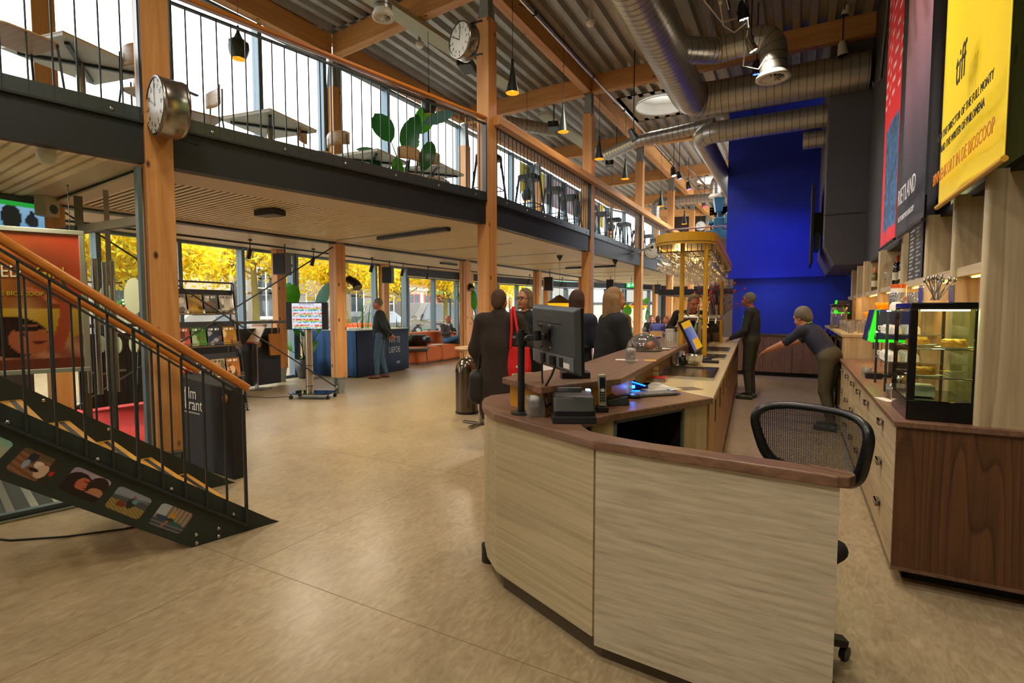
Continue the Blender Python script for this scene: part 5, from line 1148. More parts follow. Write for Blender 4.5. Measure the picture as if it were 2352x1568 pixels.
for x, y, rz, lab in [(-5.45, 3.25, 2.9, 'plywood chair left of the central mezzanine table, back towards the hall'), (-5.75, 3.1, .2, 'second plywood chair behind the large edge-on clock'), (-5.4, 4.75, -.9, 'plywood chair right of the central mezzanine table, seen from the side'), (-5.35, 5.2, .1, 'plywood chair back facing the hall left of the big plant'), (-5.1, 6.05, 1.2, 'tilted plywood chair at the foot of the plant'), (-4.9, 6.5, .2, 'plywood chair right of the plant'), (-5.2, 2.75, .4, 'plywood chair behind the left railing bay, right of the table'), (-5.0, 1.7, .1, 'plywood chair below the left mezzanine table')]:
    mz_chair(x, y, rz, lab)
def stool(x, y, rz, label):
    t = thing('bar_stool', label, 'stool', (x, y, 3.02), rz, 'black metal stools at the timber ledge')
    MB().prism(rrect(-.16, -.16, .16, .16, .05), .755, .775).box(-.15, -.15, .70, .15, .15, .756).build('seat', BLK, t)
    for sx in (-1, 1):
        for sy in (-1, 1): MB().bar((.21*sx, .21*sy, 0), (.13*sx, .13*sy, .76), .035, .022, up=(1, 0, 0)).build('leg', BLK, t)
    m = MB()
    for z in (.28,):
        q = .182
        for a, b in (((-q, -q), (q, -q)), ((q, -q), (q, q)), ((q, q), (-q, q)), ((-q, q), (-q, -q))): m.cyl(a+(z,), b+(z,), .008, n=6)
    m.build('foot_ring', BLK, t); return t
on = ['first', 'second', 'third', 'fourth', 'fifth', 'sixth', 'seventh', 'eighth', 'ninth', 'tenth', 'eleventh']
s0_ = stool(-4.1, 6.8, .1, 'black stool right beside the tall column at the first timber ledge'); ys_ = [8.15, 9.2, 9.95, 11.1, 12.0, 12.9, 13.7, 15.2, 16.2, 17.2]
for k, y in enumerate(ys_): dup(s0_, (-4.1, y, 3.02), .1*math.sin(k*3), '%s black stool along the timber ledge, counted from the left after the column' % on[k])
# old film projector on its platform behind the canopy
PBL = mat('projector_blue', '#2c5568', .4, .3, var=.1)
pj = thing('film_projector', 'old blue-green cinema projector on a platform left of the blue wall', 'projector', pk(1655, 530, 15.5), .3)
sdf_obj('machine_body', [('b', (.42, 0, .32), (.33, .25, .2), .07, None, 0, 0), ('b', (-.05, 0, .22), (.17, .15, .17), .04, None, 0, .02), ('b', (.0, 0, -.1), (.5, .22, .1), .04, None, 0, .02)], [PBL], pj, .025)
MB().cyl((-.1, -.2, .0), (-.1, -.15, .0), .13, n=24).cyl((-.1, -.22, 0), (-.1, -.15, 0), .04, n=12).cyl((-.22, -.05, .22), (-.36, -.05, .22), .06, n=14).build('reel', PBL, pj)
m = MB(); m.add([(-.16, -.1, .55), (.02, -.1, .55), (.02, .1, .55), (-.16, .1, .55), (-.22, -.14, .95), (.08, -.14, .95), (.08, .14, .95), (-.22, .14, .95)], [(0, 3, 2, 1), (4, 5, 6, 7), (0, 1, 5, 4), (1, 2, 6, 5), (2, 3, 7, 6), (3, 0, 4, 7)]); m.build('lamp_hood', PBL, pj)
MB().box(-.1, -.05, .38, .0, .05, .56).box(-.3, -.2, -1.6, -.15, .2, -.2).box(.5, -.2, -1.6, .65, .2, -.2).build('pedestal', PBL, pj)
pf_ = thing('platform', kind='structure', loc=(-2.0, 15, 0)); pp = PK(1655, 545, 15.5)
MB().box(-3.3, 14.3, 1.9, -1.2, 17, 2.05).build('deck', FASC, pf_, world=True)
MB().cyl((-3.2, 14.35, pp.z), (-1.3, 14.35, pp.z), .02, n=8).build('guard_rail', mat('rail_pink', '#a8808c', .4), pf_, world=True)
for x in (-3.1, -2.7, -2.3, -1.9, -1.5): MB().cyl((x, 14.35, 2.05), (x, 14.35, pp.z), .008, n=6).build('baluster', STEEL, pf_, world=True)
# ================================================================ BANNERS
def banner(label, y0, y1, z0, ztop, fn, nx, ny, x=.75, letters=None, sag=.03):
    t = thing('hanging_banner', label, 'banner', (x, (y0+y1)/2, z0), group='film banners on the green wall'); n = 16; vs = []; cs = []
    W = abs(y1-y0)
    for j in range(ny+1):
        for i in range(nx+1):
            u = i/nx; v = j/ny; xx = x+sag*math.sin(v*7)*math.sin(u*PI)*(1-v)+(.012*math.sin(u*9))*(1-v)
            vs.append((xx-x, y0+(y1-y0)*u-(y0+y1)/2, (ztop-z0)*v)); c = fn(u, v); cs.append([q/12.92 if q <= .04045 else ((q+.055)/1.055)**2.4 for q in c]+[1])
    me = bpy.data.meshes.new('cloth'); me.from_pydata(vs, [], [(j*(nx+1)+i, j*(nx+1)+i+1, (j+1)*(nx+1)+i+1, (j+1)*(nx+1)+i) for j in range(ny) for i in range(nx)]); me.materials.append(VC)
    ca = me.color_attributes.new('Col', 'FLOAT_COLOR', 'POINT'); ca.data.foreach_set('color', np.array(cs, np.float32).ravel()); me.polygons.foreach_set('use_smooth', [True]*len(me.polygons))
    o = bpy.data.objects.new('cloth', me); COL.objects.link(o); o.parent = t; sm = o.modifiers.new('s', 'SOLIDIFY'); sm.thickness = .004; sm.offset = -1
    MB().cyl((0, y0-(y0+y1)/2+.03*(1 if y0 > y1 else -1), 0), (0, y1-(y0+y1)/2-.03*(1 if y0 > y1 else -1), 0), .014, n=10).build('bottom_rod', BLK if letters is None or letters[0] != 'y' else YEL, t)
    MB().cyl((0, y0-(y0+y1)/2+.1, ztop-z0), (0, y1-(y0+y1)/2-.1, ztop-z0), .014, n=10).build('top_rod', STEEL, t)
    return t
# u from the far edge (left in view) to the near edge
def by(u, v):
    c = mixc(hx('#f0d000'), hx('#f0c860'), min(1, max(0, (v-.4)*3-abs(u-.4))))
    if .52 < v < .80:
        if abs(u-.48-.03*math.sin(v*20)) < .03+.05*(v-.52): c = hx('#3a2a30')
        if abs(u-.27) < .014 or abs(u-.14-.3*(v-.6)) < .012: c = hx('#4a2414')
        if .66 < v < .72 and .14 < u < .5: c = hx('#6a2a14')
    if v >= .72 and .3 < u < .62: c = hx('#2c2c3c')
    if v > .85 and .2 < u < .7: c = hx('#8c3a22')
    return c
b1 = banner('bright yellow film banner with dark lettering, nearest on the green wall', 4.16, 3.0, 2.14, 5.2, by, 40, 90, .75, 'y')
def bp(u, v):
    c = mixc(hx('#1c1c28'), hx('#7a5a6c'), (v-.1)*4) if v < .35 else mixc(hx('#7a5a6c'), hx('#d89088'), (v-.35)*2.2)
    if v > .45: c = mixc(c, hx('#5c3c48'), .5*max(0, math.sin(u*18+v*26)))
    if abs(u-.55) < .012 and .38 < v < .47: c = hx('#1a1420')
    return c
b2 = banner('dusky pink and black film banner in the middle', 5.58, 4.62, 2.13, 5.3, bp, 30, 80)
def br(u, v):
    c = hx('#e01420')
    if .05 < v < .38 and .08 < u < .92-.0*v: c = hx('#3a7ab8') if random.random() < .35 else mixc(hx('#16304a'), hx('#2c5c8c'), random.random())
    elif .42 < v < .8 and math.sin(v*170) > .82 and (u*7+math.floor(v*27)*1.7) % 2 < .9: c = hx('#e8d8d8')
    return c
b3 = banner('red film banner with blue picture, farthest of the three', 6.78, 5.85, 2.14, 5.3, br, 30, 110)
DKT = mat('print_dark', '#26221e', .5, var=0); ORT = mat('print_orange', '#c87814', .5, var=0); LGT = mat('print_light', '#cfcad0', .5, var=0)
def btext(b, s_, size, mt, y, z, sx=1, sh=0): text(s_, size, mt, b, Matrix.Translation((-.02, 0, 0)) @ frameM((.735, y, z), (0, -1, 0), (0, 0, 1)), world=True, sx=sx, shear=sh)
btext(b1, 'tiff', .26, DKT, 3.6, 2.70, .7); btext(b1, 'FROM THE DIRECTOR OF THE FULL MONTY', .062, DKT, 3.56, 2.50, .86); btext(b1, 'AND THE WRITER OF PHILOMENA', .062, DKT, 3.56, 2.42, .86)
btext(b1, 'BINNENKORT IN DE BIOSCOOP', .10, ORT, 3.56, 2.26, .8)
btext(b2, 'RIETLAND', .19, LGT, 5.08, 2.36, .85); btext(b2, '16 OKTOBER IN DE BIOSCOOP', .06, LGT, 5.08, 2.22, .8)
rb_ = thing('banner_rail', 'grey tube with hook along the tops of the banners', 'rail', (.66, 6.2, 4.2)); MB().tube([(.72, 7.0, 4.0), (.72, 6.3, 5.2), (.75, 5.8, 5.35)], .014, 8).tube([(.72, 7.0, 4.0), (.66, 7.05, 3.94), (.66, 7.12, 4.02)], .006, 6).build('tube', STEEL, rb_, world=True)
# flat screen edge on the dark box
fs = thing('flat_screen', 'black flat screen seen edge-on at the left side of the dark box', 'screen', (.2, 11.4, 2.8)); MB().box(.17, 10.9, 2.35, .22, 12.2, 3.75).build('panel', BLK, fs, world=True, bevel=.005); MB().box(.22, 11.3, 2.9, .36, 11.7, 3.3).box(.24, 11.0, 2.6, .32, 11.6, 2.9).build('bracket', STEEL, fs, world=True)
# yellow window banner outside the upper windows
wb = thing('window_banner', 'yellow banner with mirrored lettering on the upper windows', 'banner', (-7.2, 17, 4.9))
def wbf(u, v): return hx('#e6cf3c') if (u < .22 or .62 < u < .8 or u > .93) else mixc(hx('#c8ccd4'), hx('#b89aa8'), .5+.5*math.sin(u*40+v*9))
Mw = frameM((-7.2, 13.7, 4.9), (0, 1, 0), (0, 0, 1)); picture('sheet', Mw, 7.4, .92, 60, 8, wbf, VC, wb)
for s_, y, z, sz in (('Cornelia Varela', 13.8, 5.42, .22), ('Communicatie', 13.8, 5.66, .13), ('van licht en klank', 14.0, 5.15, .12)):
    text(s_, sz, mat('banner_ink', '#8a8430', .6, var=0) if 'banner_ink' not in bpy.data.materials else bpy.data.materials['banner_ink'], wb, frameM((-7.185, y, z), (0, -1, 0), (0, 0, 1)) @ Matrix.Diagonal((-1, 1, 1, 1)), world=True, align='LEFT')
# ================================================================ FRONT DESK
dk = thing('reception_desk', 'pale ash reception desk with brown laminate top in the foreground', 'desk', (-.7, 2.3, 0))
inner = [(.15, 2.08), (-.12, 2.10), (-.5, 2.12), (-.70, 2.16), (-.80, 2.2), (-.87, 2.28), (-.90, 2.37), (-.885, 2.47), (-.84, 2.6), (-.44, 3.41), (-.72, 3.62), (-1.25, 3.4), (-1.62, 3.0), (-1.70, 2.83)]
outer = [(-1.68, 2.72), (-1.62, 2.60), (-1.52, 2.46), (-1.38, 2.335), (-.73, 2.045), (.13, 1.975), (.165, 1.985), (.185, 2.02), (.18, 2.06)]
ztop = .96
def flat(poly, z0, z1, name, mt, par, bev=.004):
    m = MB(); m.prism(poly, z0, z1); return m.build(name, mt, par, world=True, bevel=bev)
flat(inner+outer, .92, ztop, 'desk_top', WALT, dk, .006)
def shift(pts, d): return pts
of = [(-1.66, 2.72), (-1.60, 2.615), (-1.50, 2.48), (-1.37, 2.36), (-.73, 2.075)]
m = MB(); m.wall([(-1.66, 2.95)]+of, .022, .10, .92); m.build('front_panel', wood('ash_laminate_desk', '#c0b08e', '#a89876', 'X', 60, .02, rings=26, rough=.42, dist=.2, rscale=1.6, rz=.42, rf=.3), dk, world=True)
m = MB(); m.wall([(-.722, 2.073), (.14, 2.005)], .03, .07, .92); m.build('front_panel', ASHH, dk, world=True)
m = MB(); m.wall([(-.70, 2.12), (.12, 2.07)], .03, .07, .92); m.box(.118, 2.0, .07, .138, 2.085, .92); m.build('rear_panel', ASHH, dk, world=True)
m = MB(); m.wall([(-1.56, 2.9), (-1.56, 2.66), (-1.35, 2.4), (-.70, 2.11), (.1, 2.05)], .02, 0, .10); m.build('kick_board', mat('kick_brown', '#4c3d28', .6), dk, world=True)
MB().cyl((-1.58, 2.62, 0), (-1.58, 2.62, .1), .05, n=16).build('foot', BLK, dk, world=True)
# inner face: ash, open black cubby, ash
fa, fb = Vector((-.875, 2.50, 0)), Vector((-.45, 3.42, 0)); fd = (fb-fa).normalized(); fn_ = Vector((fd.y, -fd.x, 0)); Ff = (fb-fa).length
Mi_ = frameM(fa-fn_*.03, fd, (0, 0, 1))
MB(Mi_).box(0, .07, -.018, .16, .92, 0).build('inner_panel', ASHV, dk, world=True)
MB(Mi_).box(Ff-.24, .07, -.018, Ff, .92, 0).build('inner_panel', ASHV, dk, world=True)
GRG = mat('cubby_edge', '#5a6458', .5)
MB(Mi_).box(.16, .45, -.01, .18, .92, .004).box(Ff-.26, .45, -.01, Ff-.24, .92, .004).box(.16, .90, -.01, Ff-.24, .915, .004).box(.16, .44, -.01, Ff-.24, .46, .004).build('cubby_frame', GRG, dk, world=True)
MB(Mi_).box(.16, .44, -.5, Ff-.24, .46, -.012).box(.16, .46, -.5, .175, .90, -.012).box(Ff-.255, .46, -.5, Ff-.24, .90, -.012).box(.16, .46, -.52, Ff-.24, .92, -.5).build('cubby', BLKM, dk, world=True)
MB(Mi_).box(.16, .07, -.018, Ff-.24, .44, 0).build('inner_panel', ASHV, dk, world=True)
# ---------------------------------------------------------------- the bar
br_ = thing('bar_counter', 'long bar counter with raised brown top and cream worktop behind the reception desk', 'counter', (-1.2, 6, 0))
YE = 11.2
def bx_line(x, y): return (x-.07*(y-3.4), y)
rt = [(-1.46, 2.56), (-1.10, 2.32), (-.85, 2.83), (-.855, 2.86), bx_line(-.89, 3.4), bx_line(-.89, YE), bx_line(-1.36, YE), bx_line(-1.36, 4.6), (-1.33, 3.35)]
flat(rt, 1.085, 1.12, 'raised_top', WALY, br_, .004)
YB = mat('yellow_laminate', '#c88a1c', .5, var=.05)
m = MB(); m.wall([(-1.42, 2.60), (-1.13, 2.40), (-.93, 2.88), bx_line(-.96, 3.5)], .02, .96, 1.085); m.build('upstand_panel', YB, br_, world=True)
m = MB(); m.wall([bx_line(-.96, 3.5), bx_line(-.96, YE)], .02, .96, 1.085); m.build('upstand_panel', mat('upstand_brown', '#6b4a28', .5), br_, world=True)
m = MB(); m.wall([(-1.62, 2.98), (-1.42, 3.3), (-1.40, 4.6), bx_line(-1.33, YE)], .02, .02, 1.085); m.build('customer_panel', ASHV, br_, world=True)
flat([(-.44, 3.41), bx_line(-.43, YE), bx_line(-1.0, YE), bx_line(-1.0, 3.7), (-.72, 3.62)], .925, .96, 'worktop', CREAM, br_, .003)
GBR = wood('golden_brown_front', '#9c7038', '#7c5628', 'Z', 20, .06, rough=.4)
MBX = Matrix(((.9976, -.0698, 0, 0), (.0698, .9976, 0, 0), (0, 0, 1, 0), (0, 0, 0, 1)))
def bu(k): return 3.46+.62*k
for k in range(12):
    y0, y1 = bu(k), bu(k+1)-.02; m = MB(); m.wall([bx_line(-.475, y0), bx_line(-.475, y1)], .02, .12, .91); d_ = m.build('door_panel', GBR if k else mat('door_light', '#a88450', .45), br_, world=True)
    hx_, hy_ = bx_line(-.455, y1-.08); MB().cyl((hx_, hy_, .70), (hx_, hy_, .86), .006, n=6).cyl((hx_, hy_, .71), (hx_-.02, hy_, .71), .004, n=5).cyl((hx_, hy_, .85), (hx_-.02, hy_, .85), .004, n=5).build('door_handle', BRUSH, d_, world=True)
m = MB(); m.wall([bx_line(-.52, 3.45), bx_line(-.52, YE)], .02, 0, .12); m.build('kick_board', BLK, br_, world=True)
m = MB(); m.wall([bx_line(-.46, YE), bx_line(-1.33, YE)], .02, 0, .95); m.build('end_panel', GBR, br_, world=True)
m = MB(); m.wall([bx_line(-1.28, 3.5), bx_line(-1.28, YE)], .02, 0, .92); m.build('back_panel', GBR, br_, world=True)
DPT = mat('perforated_steel', '#5b5650', .18, .9, var=.15, vs=90)
def tray(ya, yb, label):
    t = thing('drip_tray', label, 'tray', tuple(bx_line(-.78, (ya+yb)/2)+(.96,)), group='steel drip trays on the worktop')
    p = [bx_line(-.50, ya), bx_line(-.50, yb), bx_line(-.94, yb), bx_line(-.94, ya)]
    m = MB(); m.prism(p, .961, .967); m.build('perforated_plate', DPT, t, world=True)
    m = MB()
    for i in range(4): a, b = p[i], p[(i+1) % 4]; m.bar(a+(.97,), b+(.97,), .022, .018)
    m.build('rim', CHR, t, world=True)
    m = MB()
    for i in range(11):
        for j in range(7): u, v = (i+.5)/11, (j+.5)/7; y = ya+(yb-ya)*u; x = bx_line(-.52-.4*v, y)[0]; m.cyl((x, y, .967), (x, y, .9675), .007, n=6)
    m.build('hole', BLKM, t, world=True)['kind'] = 'stuff'
tray(4.25, 5.05, 'large steel drip tray reflecting the bottles, nearest on the worktop')
tray(6.1, 6.6, 'steel drip tray halfway along the worktop'); tray(7.1, 7.9, 'steel drip tray at the far end of the worktop')
# ---------------------------------------------------------------- objects on desk and bar
md = thing('monitor', 'black monitor seen from behind on a pole mount at the desk', 'monitor', tuple(P(1192, 943, .96)))
TLp, BRp = PK(1224, 699, 2.84), PK(1328, 708, 2.40); BLp, BR2 = PK(1228, 833, 2.86), PK(1330, 864, 2.43)
xd = (BRp-TLp).normalized(); yd = (TLp-BLp).normalized(); Wm = (BRp-TLp).length; Hm = (TLp-BLp).length; zc = xd.cross(yd).normalized()
Mm = frameM(BLp, xd, yd)     # z towards the camera side = the back of the monitor
BKC = mat('monitor_back', '#3b4247', .35, var=.08, vs=30, bump=.15, bs=300)
MB(Mm).box(0, 0, -.03, Wm, Hm, -.012).build('screen_panel', BLK, md, world=True, bevel=.003)
m = MB(Mm); m.add([(0, 0, -.012), (Wm, 0, -.012), (Wm, Hm, -.012), (0, Hm, -.012), (.02, .02, .015), (Wm-.02, .02, .015), (Wm-.02, Hm-.015, .015), (.02, Hm-.015, .015)], [(4, 5, 6, 7), (0, 1, 5, 4), (1, 2, 6, 5), (2, 3, 7, 6), (3, 0, 4, 7)]); m.build('back_shell', BKC, md, world=True, bevel=.006)
MB(Mm).box(.02, .02, .015, Wm-.02, .085, .02).build('lower_shell', GREYP, md, world=True, bevel=.003)
MB(Mm).box(.07, Hm-.085, .015, .34, Hm-.080, .017).build('vent_slot', BLK, md, world=True)
for a_, b_, c_ in ((.28, .36, .03), (.5, .6, .035), (.68, .75, .024)): MB(Mm).box(Wm*a_, .03, .0201, Wm*b_, .075, c_).build('socket', BLK, md, world=True)
MB(Mm).box(Wm*.76, .03, .0201, Wm*.88, .055, .0215).build('sticker', PRW, md, world=True)
text('PHILIPS', .022, GREYP, md, Mm @ TR((Wm*.42, Hm-.055, .0155)), world=True)
cc = Mm @ Vector((Wm*.42, Hm*.52, .03)); m = MB(Mm)
m.bx((Wm*.42, Hm*.52, .028), (.06, .11, .012)).bar((Wm*.42-.05, Hm*.52+.055, .03), (Wm*.42+.05, Hm*.52-.055, .03), .018, .006).bar((Wm*.42-.05, Hm*.52-.055, .03), (Wm*.42+.05, Hm*.52+.055, .03), .018, .006)
m.build('mount_plate', BLK, md, world=True); m = MB(Mm)
for a in (-1, 1):
    for b in (-1, 1): m.cyl((Wm*.42+.05*a, Hm*.52+.055*b, .03), (Wm*.42+.05*a, Hm*.52+.055*b, .042), .01, n=10)
m.build('screw', CHR, md, world=True)
pb_ = Vector((-1.25, 2.392, .96)); MB().cyl(pb_, pb_+Vector((0, 0, .012)), .055, n=28).build('pole_base', STEEL, md, world=True)
MB().cyl(pb_+Vector((0, 0, .012)), pb_+Vector((0, 0, .44)), .0185, n=20).build('pole', BLK, md, world=True)
MB().cyl(pb_+Vector((0, 0, .36)), pb_+Vector((0, 0, .425)), .03, n=16).cyl(pb_+Vector((-.04, -.01, .39)), pb_+Vector((.04, 0, .395)), .017, n=12).bar(pb_+Vector((0, 0, .393)), cc, .03, .03).cyl(cc-Vector((.04, .02, .02)), cc-Vector((.04, .02, -.03)), .022, n=12).build('arm', BLK, md, world=True, bevel=.003)
s1 = Mm @ Vector((Wm*.32, .03, .03)); s2 = Mm @ Vector((Wm*.62, .03, .03)); ca = P(1300, 905, .98)
MB().tube([s1, s1-Vector((0, 0, .08)), s1+Vector((.02, -.02, -.18)), ca], .005, 8).tube([s2, s2-Vector((.02, 0, .05)), s2-Vector((.06, 0, .12)), s2+Vector((-.03, -.04, -.2)), ca+Vector((.02, .05, .02))], .006, 8).build('cable', BLK, md, world=True)
mb = P(1305, 868, 1.12); tag(MB(TR(mb+Vector((.02, .05, 0)), .5)).box(-.08, -.06, 0, .08, .06, .035).build('junction_box', BLK, bevel=.004), 'small black box on the raised counter below the monitor', 'box')
def glassblock(p, rz, n, w_, h_, label):
    t = thing('tealight_holder', label, 'candle holder', tuple(p), rz, 'ribbed square glass holders'); m = MB(); k = n
    for i in range(k): z = h_*i/k; m.box(-w_/2, -w_/2, z+.001, w_/2, w_/2, z+h_/k*.62); m.box(-w_/2*.9, -w_/2*.9, z+h_/k*.6, w_/2*.9, w_/2*.9, z+h_/k)
    m.build('ribbed_glass', PRESS, t)
    MB().cyl((0, 0, h_*.5), (0, 0, h_*1.001), w_*.3, n=16).build('candle_well', PRW, t); return t
glassblock(P(1231, 955, .96)+Vector((.0, -.01, 0)), .7, 11, .085, .105, 'ribbed glass tealight holder at the foot of the monitor pole')
glassblock(P(1448, 831, 1.12), .3, 11, .075, .10, 'ribbed glass holder on the raised counter in front of the cake dome')
# receipt printer
rp = thing('receipt_printer', 'chunky black receipt printer on the desk below the monitor', 'printer', (-.955, 2.375, .96), math.radians(28))
m = MB(); prof = [(-.085, 0), (.12, 0), (.12, .10), (.085, .135), (-.05, .125), (-.085, .06)]
m.add([(x, y, z) for x in (-.10, .10) for y, z in prof], [tuple(range(5, -1, -1)), tuple(range(6, 12))]+[(i, (i+1) % 6, 6+(i+1) % 6, 6+i) for i in range(6)]); m.build('body', BLK, rp, bevel=.01, seg=3)
MB().box(-.105, -.09, 0, .105, .125, .035).build('base', BLKM, rp, bevel=.005); MB().box(-.07, .06, .131, .05, .09, .15).build('paper_slot', GREYP, rp); MB().box(.075, .07, .128, .098, .11, .140).build('display', emis('tiny_display', '#a8c0ff', 1.2), rp)
# phone handset in cradle
ph = thing('cordless_phone', 'silver cordless phone standing upright behind the payment terminal', 'phone', (-.90, 2.65, .96), .5)
m = MB(); m.bx((0, .0, .115), (.042, .022, .17), rx=-.16); m.build('handset', mat('phone_silver', '#a8a68c', .35, .4), ph, bevel=.007, seg=3); MB().bx((0, -.012, .155), (.03, .004, .06), rx=-.16).build('display', DG, ph); m = MB()
for i in range(3):
    for j in range(4): m.bx((-.011+.011*i, -.021+.0022*j*1.6-.004, .065+.014*j), (.008, .003, .009), rx=-.16)
m.build('key', BLK, ph); MB().prism(rrect(-.035, -.03, .035, .035, .015), 0, .03).build('cradle', BLK, ph, bevel=.004); MB().cyl((0, -.022, .118), (0, -.017, .118), .01, n=14).build('round_button', WHT, ph)
ct = thing('payment_terminal', 'dark payment terminal with keypad lying on the desk', 'terminal', tuple(P(1400, 932, .96)+Vector((0, .03, .0))), math.radians(-48))
m = MB(); m.add([(-.04, -.1, 0), (.04, -.1, 0), (.04, .1, 0), (-.04, .1, 0), (-.034, -.09, .03), (.034, -.09, .03), (.034, .09, .055), (-.034, .09, .055)], [(0, 3, 2, 1), (4, 5, 6, 7), (0, 1, 5, 4), (1, 2, 6, 5), (2, 3, 7, 6), (3, 0, 4, 7)]); m.build('housing', mat('terminal_grey', '#343a3c', .4), ct, bevel=.008, seg=3)
m = MB(); cols = []
for j in range(5):
    for i in range(3): m.mi = 0 if j else i+1; m.bx((-.018+.018*i, -.07+.02*j, .0365+.0055*j), (.013, .013, .006), rx=.14)
m.build('key', [GREYP, emis('key_red', '#d83020', .5), emis('key_yellow', '#d8b020', .5), emis('key_green', '#20b050', .7)], ct); MB().bx((0, .055, .052), (.05, .045, .003), rx=.14).build('display', DG, ct)
text('CCV', .018, PRW, ct, TR((-.0405, 0, .02)) @ frameM((0, 0, 0), (0, -1, 0), (0, 0, 1)), name='lettering')
tag(MB(TR(P(1446, 913, .96), .2)).prism(rrect(-.07, -.035, .07, .035, .03), 0, .022).build('computer_mouse_pad', BLK, bevel=.008), 'rounded black puck between terminal and keyboard', 'device')
tag(MB(TR(P(1425, 903, .96), .4)).box(-.09, -.05, 0, .09, .05, .003).build('paper_sheet', WHT), 'white paper sheet partly under the black puck', 'paper')
kb = thing('keyboard', 'grey keyboard on the desk before the blue glowing scanner', 'keyboard', tuple(P(1500, 907, .96)), math.radians(48))
MB().prism(rrect(-.145, -.065, .145, .065, .012), 0, .012).build('tray', mat('keyboard_body', '#3a3634', .5), kb, bevel=.003); KY = mat('key_cap', '#8c8880', .5)
k0 = MB().box(-.0085, -.0085, .012, .0085, .0085, .019).build('key_cap', KY, kb, bevel=.0015); k0.location = (-.13, -.048, 0)
for j in range(5):
    for i in range(13):
        if i or j: part_copy(k0, (-.13+.0215*i, -.048+.0235*j, 0))
sc_ = thing('barcode_scanner', 'hand scanner glowing bright blue beside the keyboard', 'scanner', tuple(P(1452, 897, .96)+Vector((0, .02, 0))), math.radians(10))
sdf_obj('scanner_head', [('e', (-.02, 0, .035), (.04, .04, .04), None, 0, 0), ('c', (0, 0, .035), (.09, .01, .025), .03, .012, 0, .02)], [mat('scanner_dark', '#10182a', .25)], sc_, .006)
BLG = emis('scanner_glow', '#0a50ff', 5); MB().tube([(-.04, -.04, .045), (0, -.042, .062), (.04, -.03, .05), (.08, -.01, .035)], .005, 6).tube([(-.04, -.04, .006), (.0, -.045, .004), (.05, -.035, .004)], .004, 6).build('light_strip', BLG, sc_)
MB().bx((.0, -.038, .03), (.03, .01, .02), rz=.2).build('light_window', emis('scanner_core', '#30a0ff', 5), sc_)
bulb(tuple(P(1455, 905, .96)+Vector((0, -.02, .05))), .12, (.05, .2, 1), .01)
def sheet(px, py, w_, h_, rz, z, fn, label, nx=16, ny=20, cat_='paper', name='printed_sheet', grp=None):
    p = P(px, py, z); t = thing(name, label, cat_, (p.x, p.y, z), rz, grp); MB().box(-w_/2, -h_/2, .0005, w_/2, h_/2, .002).build('sheet', WHT, t); picture('print', TR((-w_/2, -h_/2, .0024)), w_, h_, nx, ny, fn, VC, t, world=False)
ln = lambda u, v: hx('#8a8e94') if int(v*20) % 2 and .1 < u < .85 and .1 < v < .9 else hx('#e2e0d8')
sheet(1495, 885, .21, .29, .6, .96, ln, 'printed white sheet behind the scanner')
sheet(1512, 893, .2, .26, -.5, .9635, lambda u, v: hx('#e0b020') if .3 < u < .45 and .4 < v < .5 else ln(u, v), 'second printed sheet with small yellow mark, turned the other way')
sheet(1450, 880, .25, .3, .1, .9600, lambda u, v: hx('#d8c8a0'), 'cream paper pile under the overhang of the raised counter')
sheet(1575, 893, .2, .13, .75, .96, lambda u, v: hx('#e8b818') if u < .25 else mixc(hx('#4a4234'), hx('#8a7050'), .5+.5*math.sin(u*20+v*15)), 'postcard with yellow edge and dark photo on the cream worktop')
sheet(1460, 827, .30, .10, .25, 1.12, lambda u, v: hx('#e0a818') if u > .7 else (hx('#8a5a70') if u > .5 else hx('#d8d4cc')), 'flyer with yellow end under the ribbed glass holder on the raised counter')
tag(MB().cyl(P(1533, 895, .967), P(1562, 905, .967), .005, n=8).build('pen', mat('pen_blue', '#1c50b0', .3)), 'blue pen between keyboard and postcard', 'pen')
rb = thing('notebook', 'red spiral notebook beside the steel drip tray', 'notebook', tuple(P(1499, 873, .96)), .12)
MB().box(-.1, -.07, .001, .1, .07, .022).build('pages', WHT, rb); MB().box(-.103, -.073, .022, .103, .073, .026).box(-.103, -.073, 0, .103, .073, .002).build('cover', mat('notebook_red', '#c8202a', .4), rb)
m = MB()
for i in range(16): m.cyl((-.095+.0127*i, -.076, .002), (-.095+.0127*i, -.076, .028), .002, n=5)
m.build('spiral', STEEL, rb)
cr = thing('receipt_rolls', 'two cream paper rolls under the overhang of the raised counter', 'paper rolls', tuple(P(1484, 862, .98)))
for dz_ in (0, .05): p = P(1484, 862, .985)+Vector((-.03, .1, dz_)); MB().cyl(p, p+Vector((.09, .04, 0)), .024, n=20).build('roll', CREAM, cr, world=True)
bw_ = thing('steel_bowl', 'shiny steel mixing bowl on the worktop below the tilted screen', 'bowl', tuple(P(1590, 838, .96)))
MB().lathe([(.001, 0), (.045, 0), (.08, .025), (.098, .06), (.104, .10), (.107, .102), (.100, .10), (.09, .06), (.04, .01), (.001, .008)], n=36).build('bowl', CHR, bw_)
def tumbler(p, label, h_=.10, r=.04, grp='drinking glasses on the bar'):
    t = thing('tumbler', label, 'glass', tuple(p), group=grp); MB().lathe([(.001, .004), (r*.85, 0), (r, h_), (r-.003, h_), (r*.82, .008), (.001, .012)], n=18).build('tumbler_wall', CLEAR, t); return t
tumbler(P(1541, 838, .96), 'clear water glass left of the steel bowl', .13, .045); tumbler(P(1555, 838, .96)+Vector((.01, .12, 0)), 'clear glass behind the one beside the steel bowl', .13, .045)
tag(MB(TR(P(1560, 838, .96)+Vector((.03, 0, 0)))).lathe([(.001, 0), (.035, 0), (.035, .08), (.001, .08)], n=18).build('black_jar', BLK), 'small black jar between the water glass and the steel bowl', 'jar')
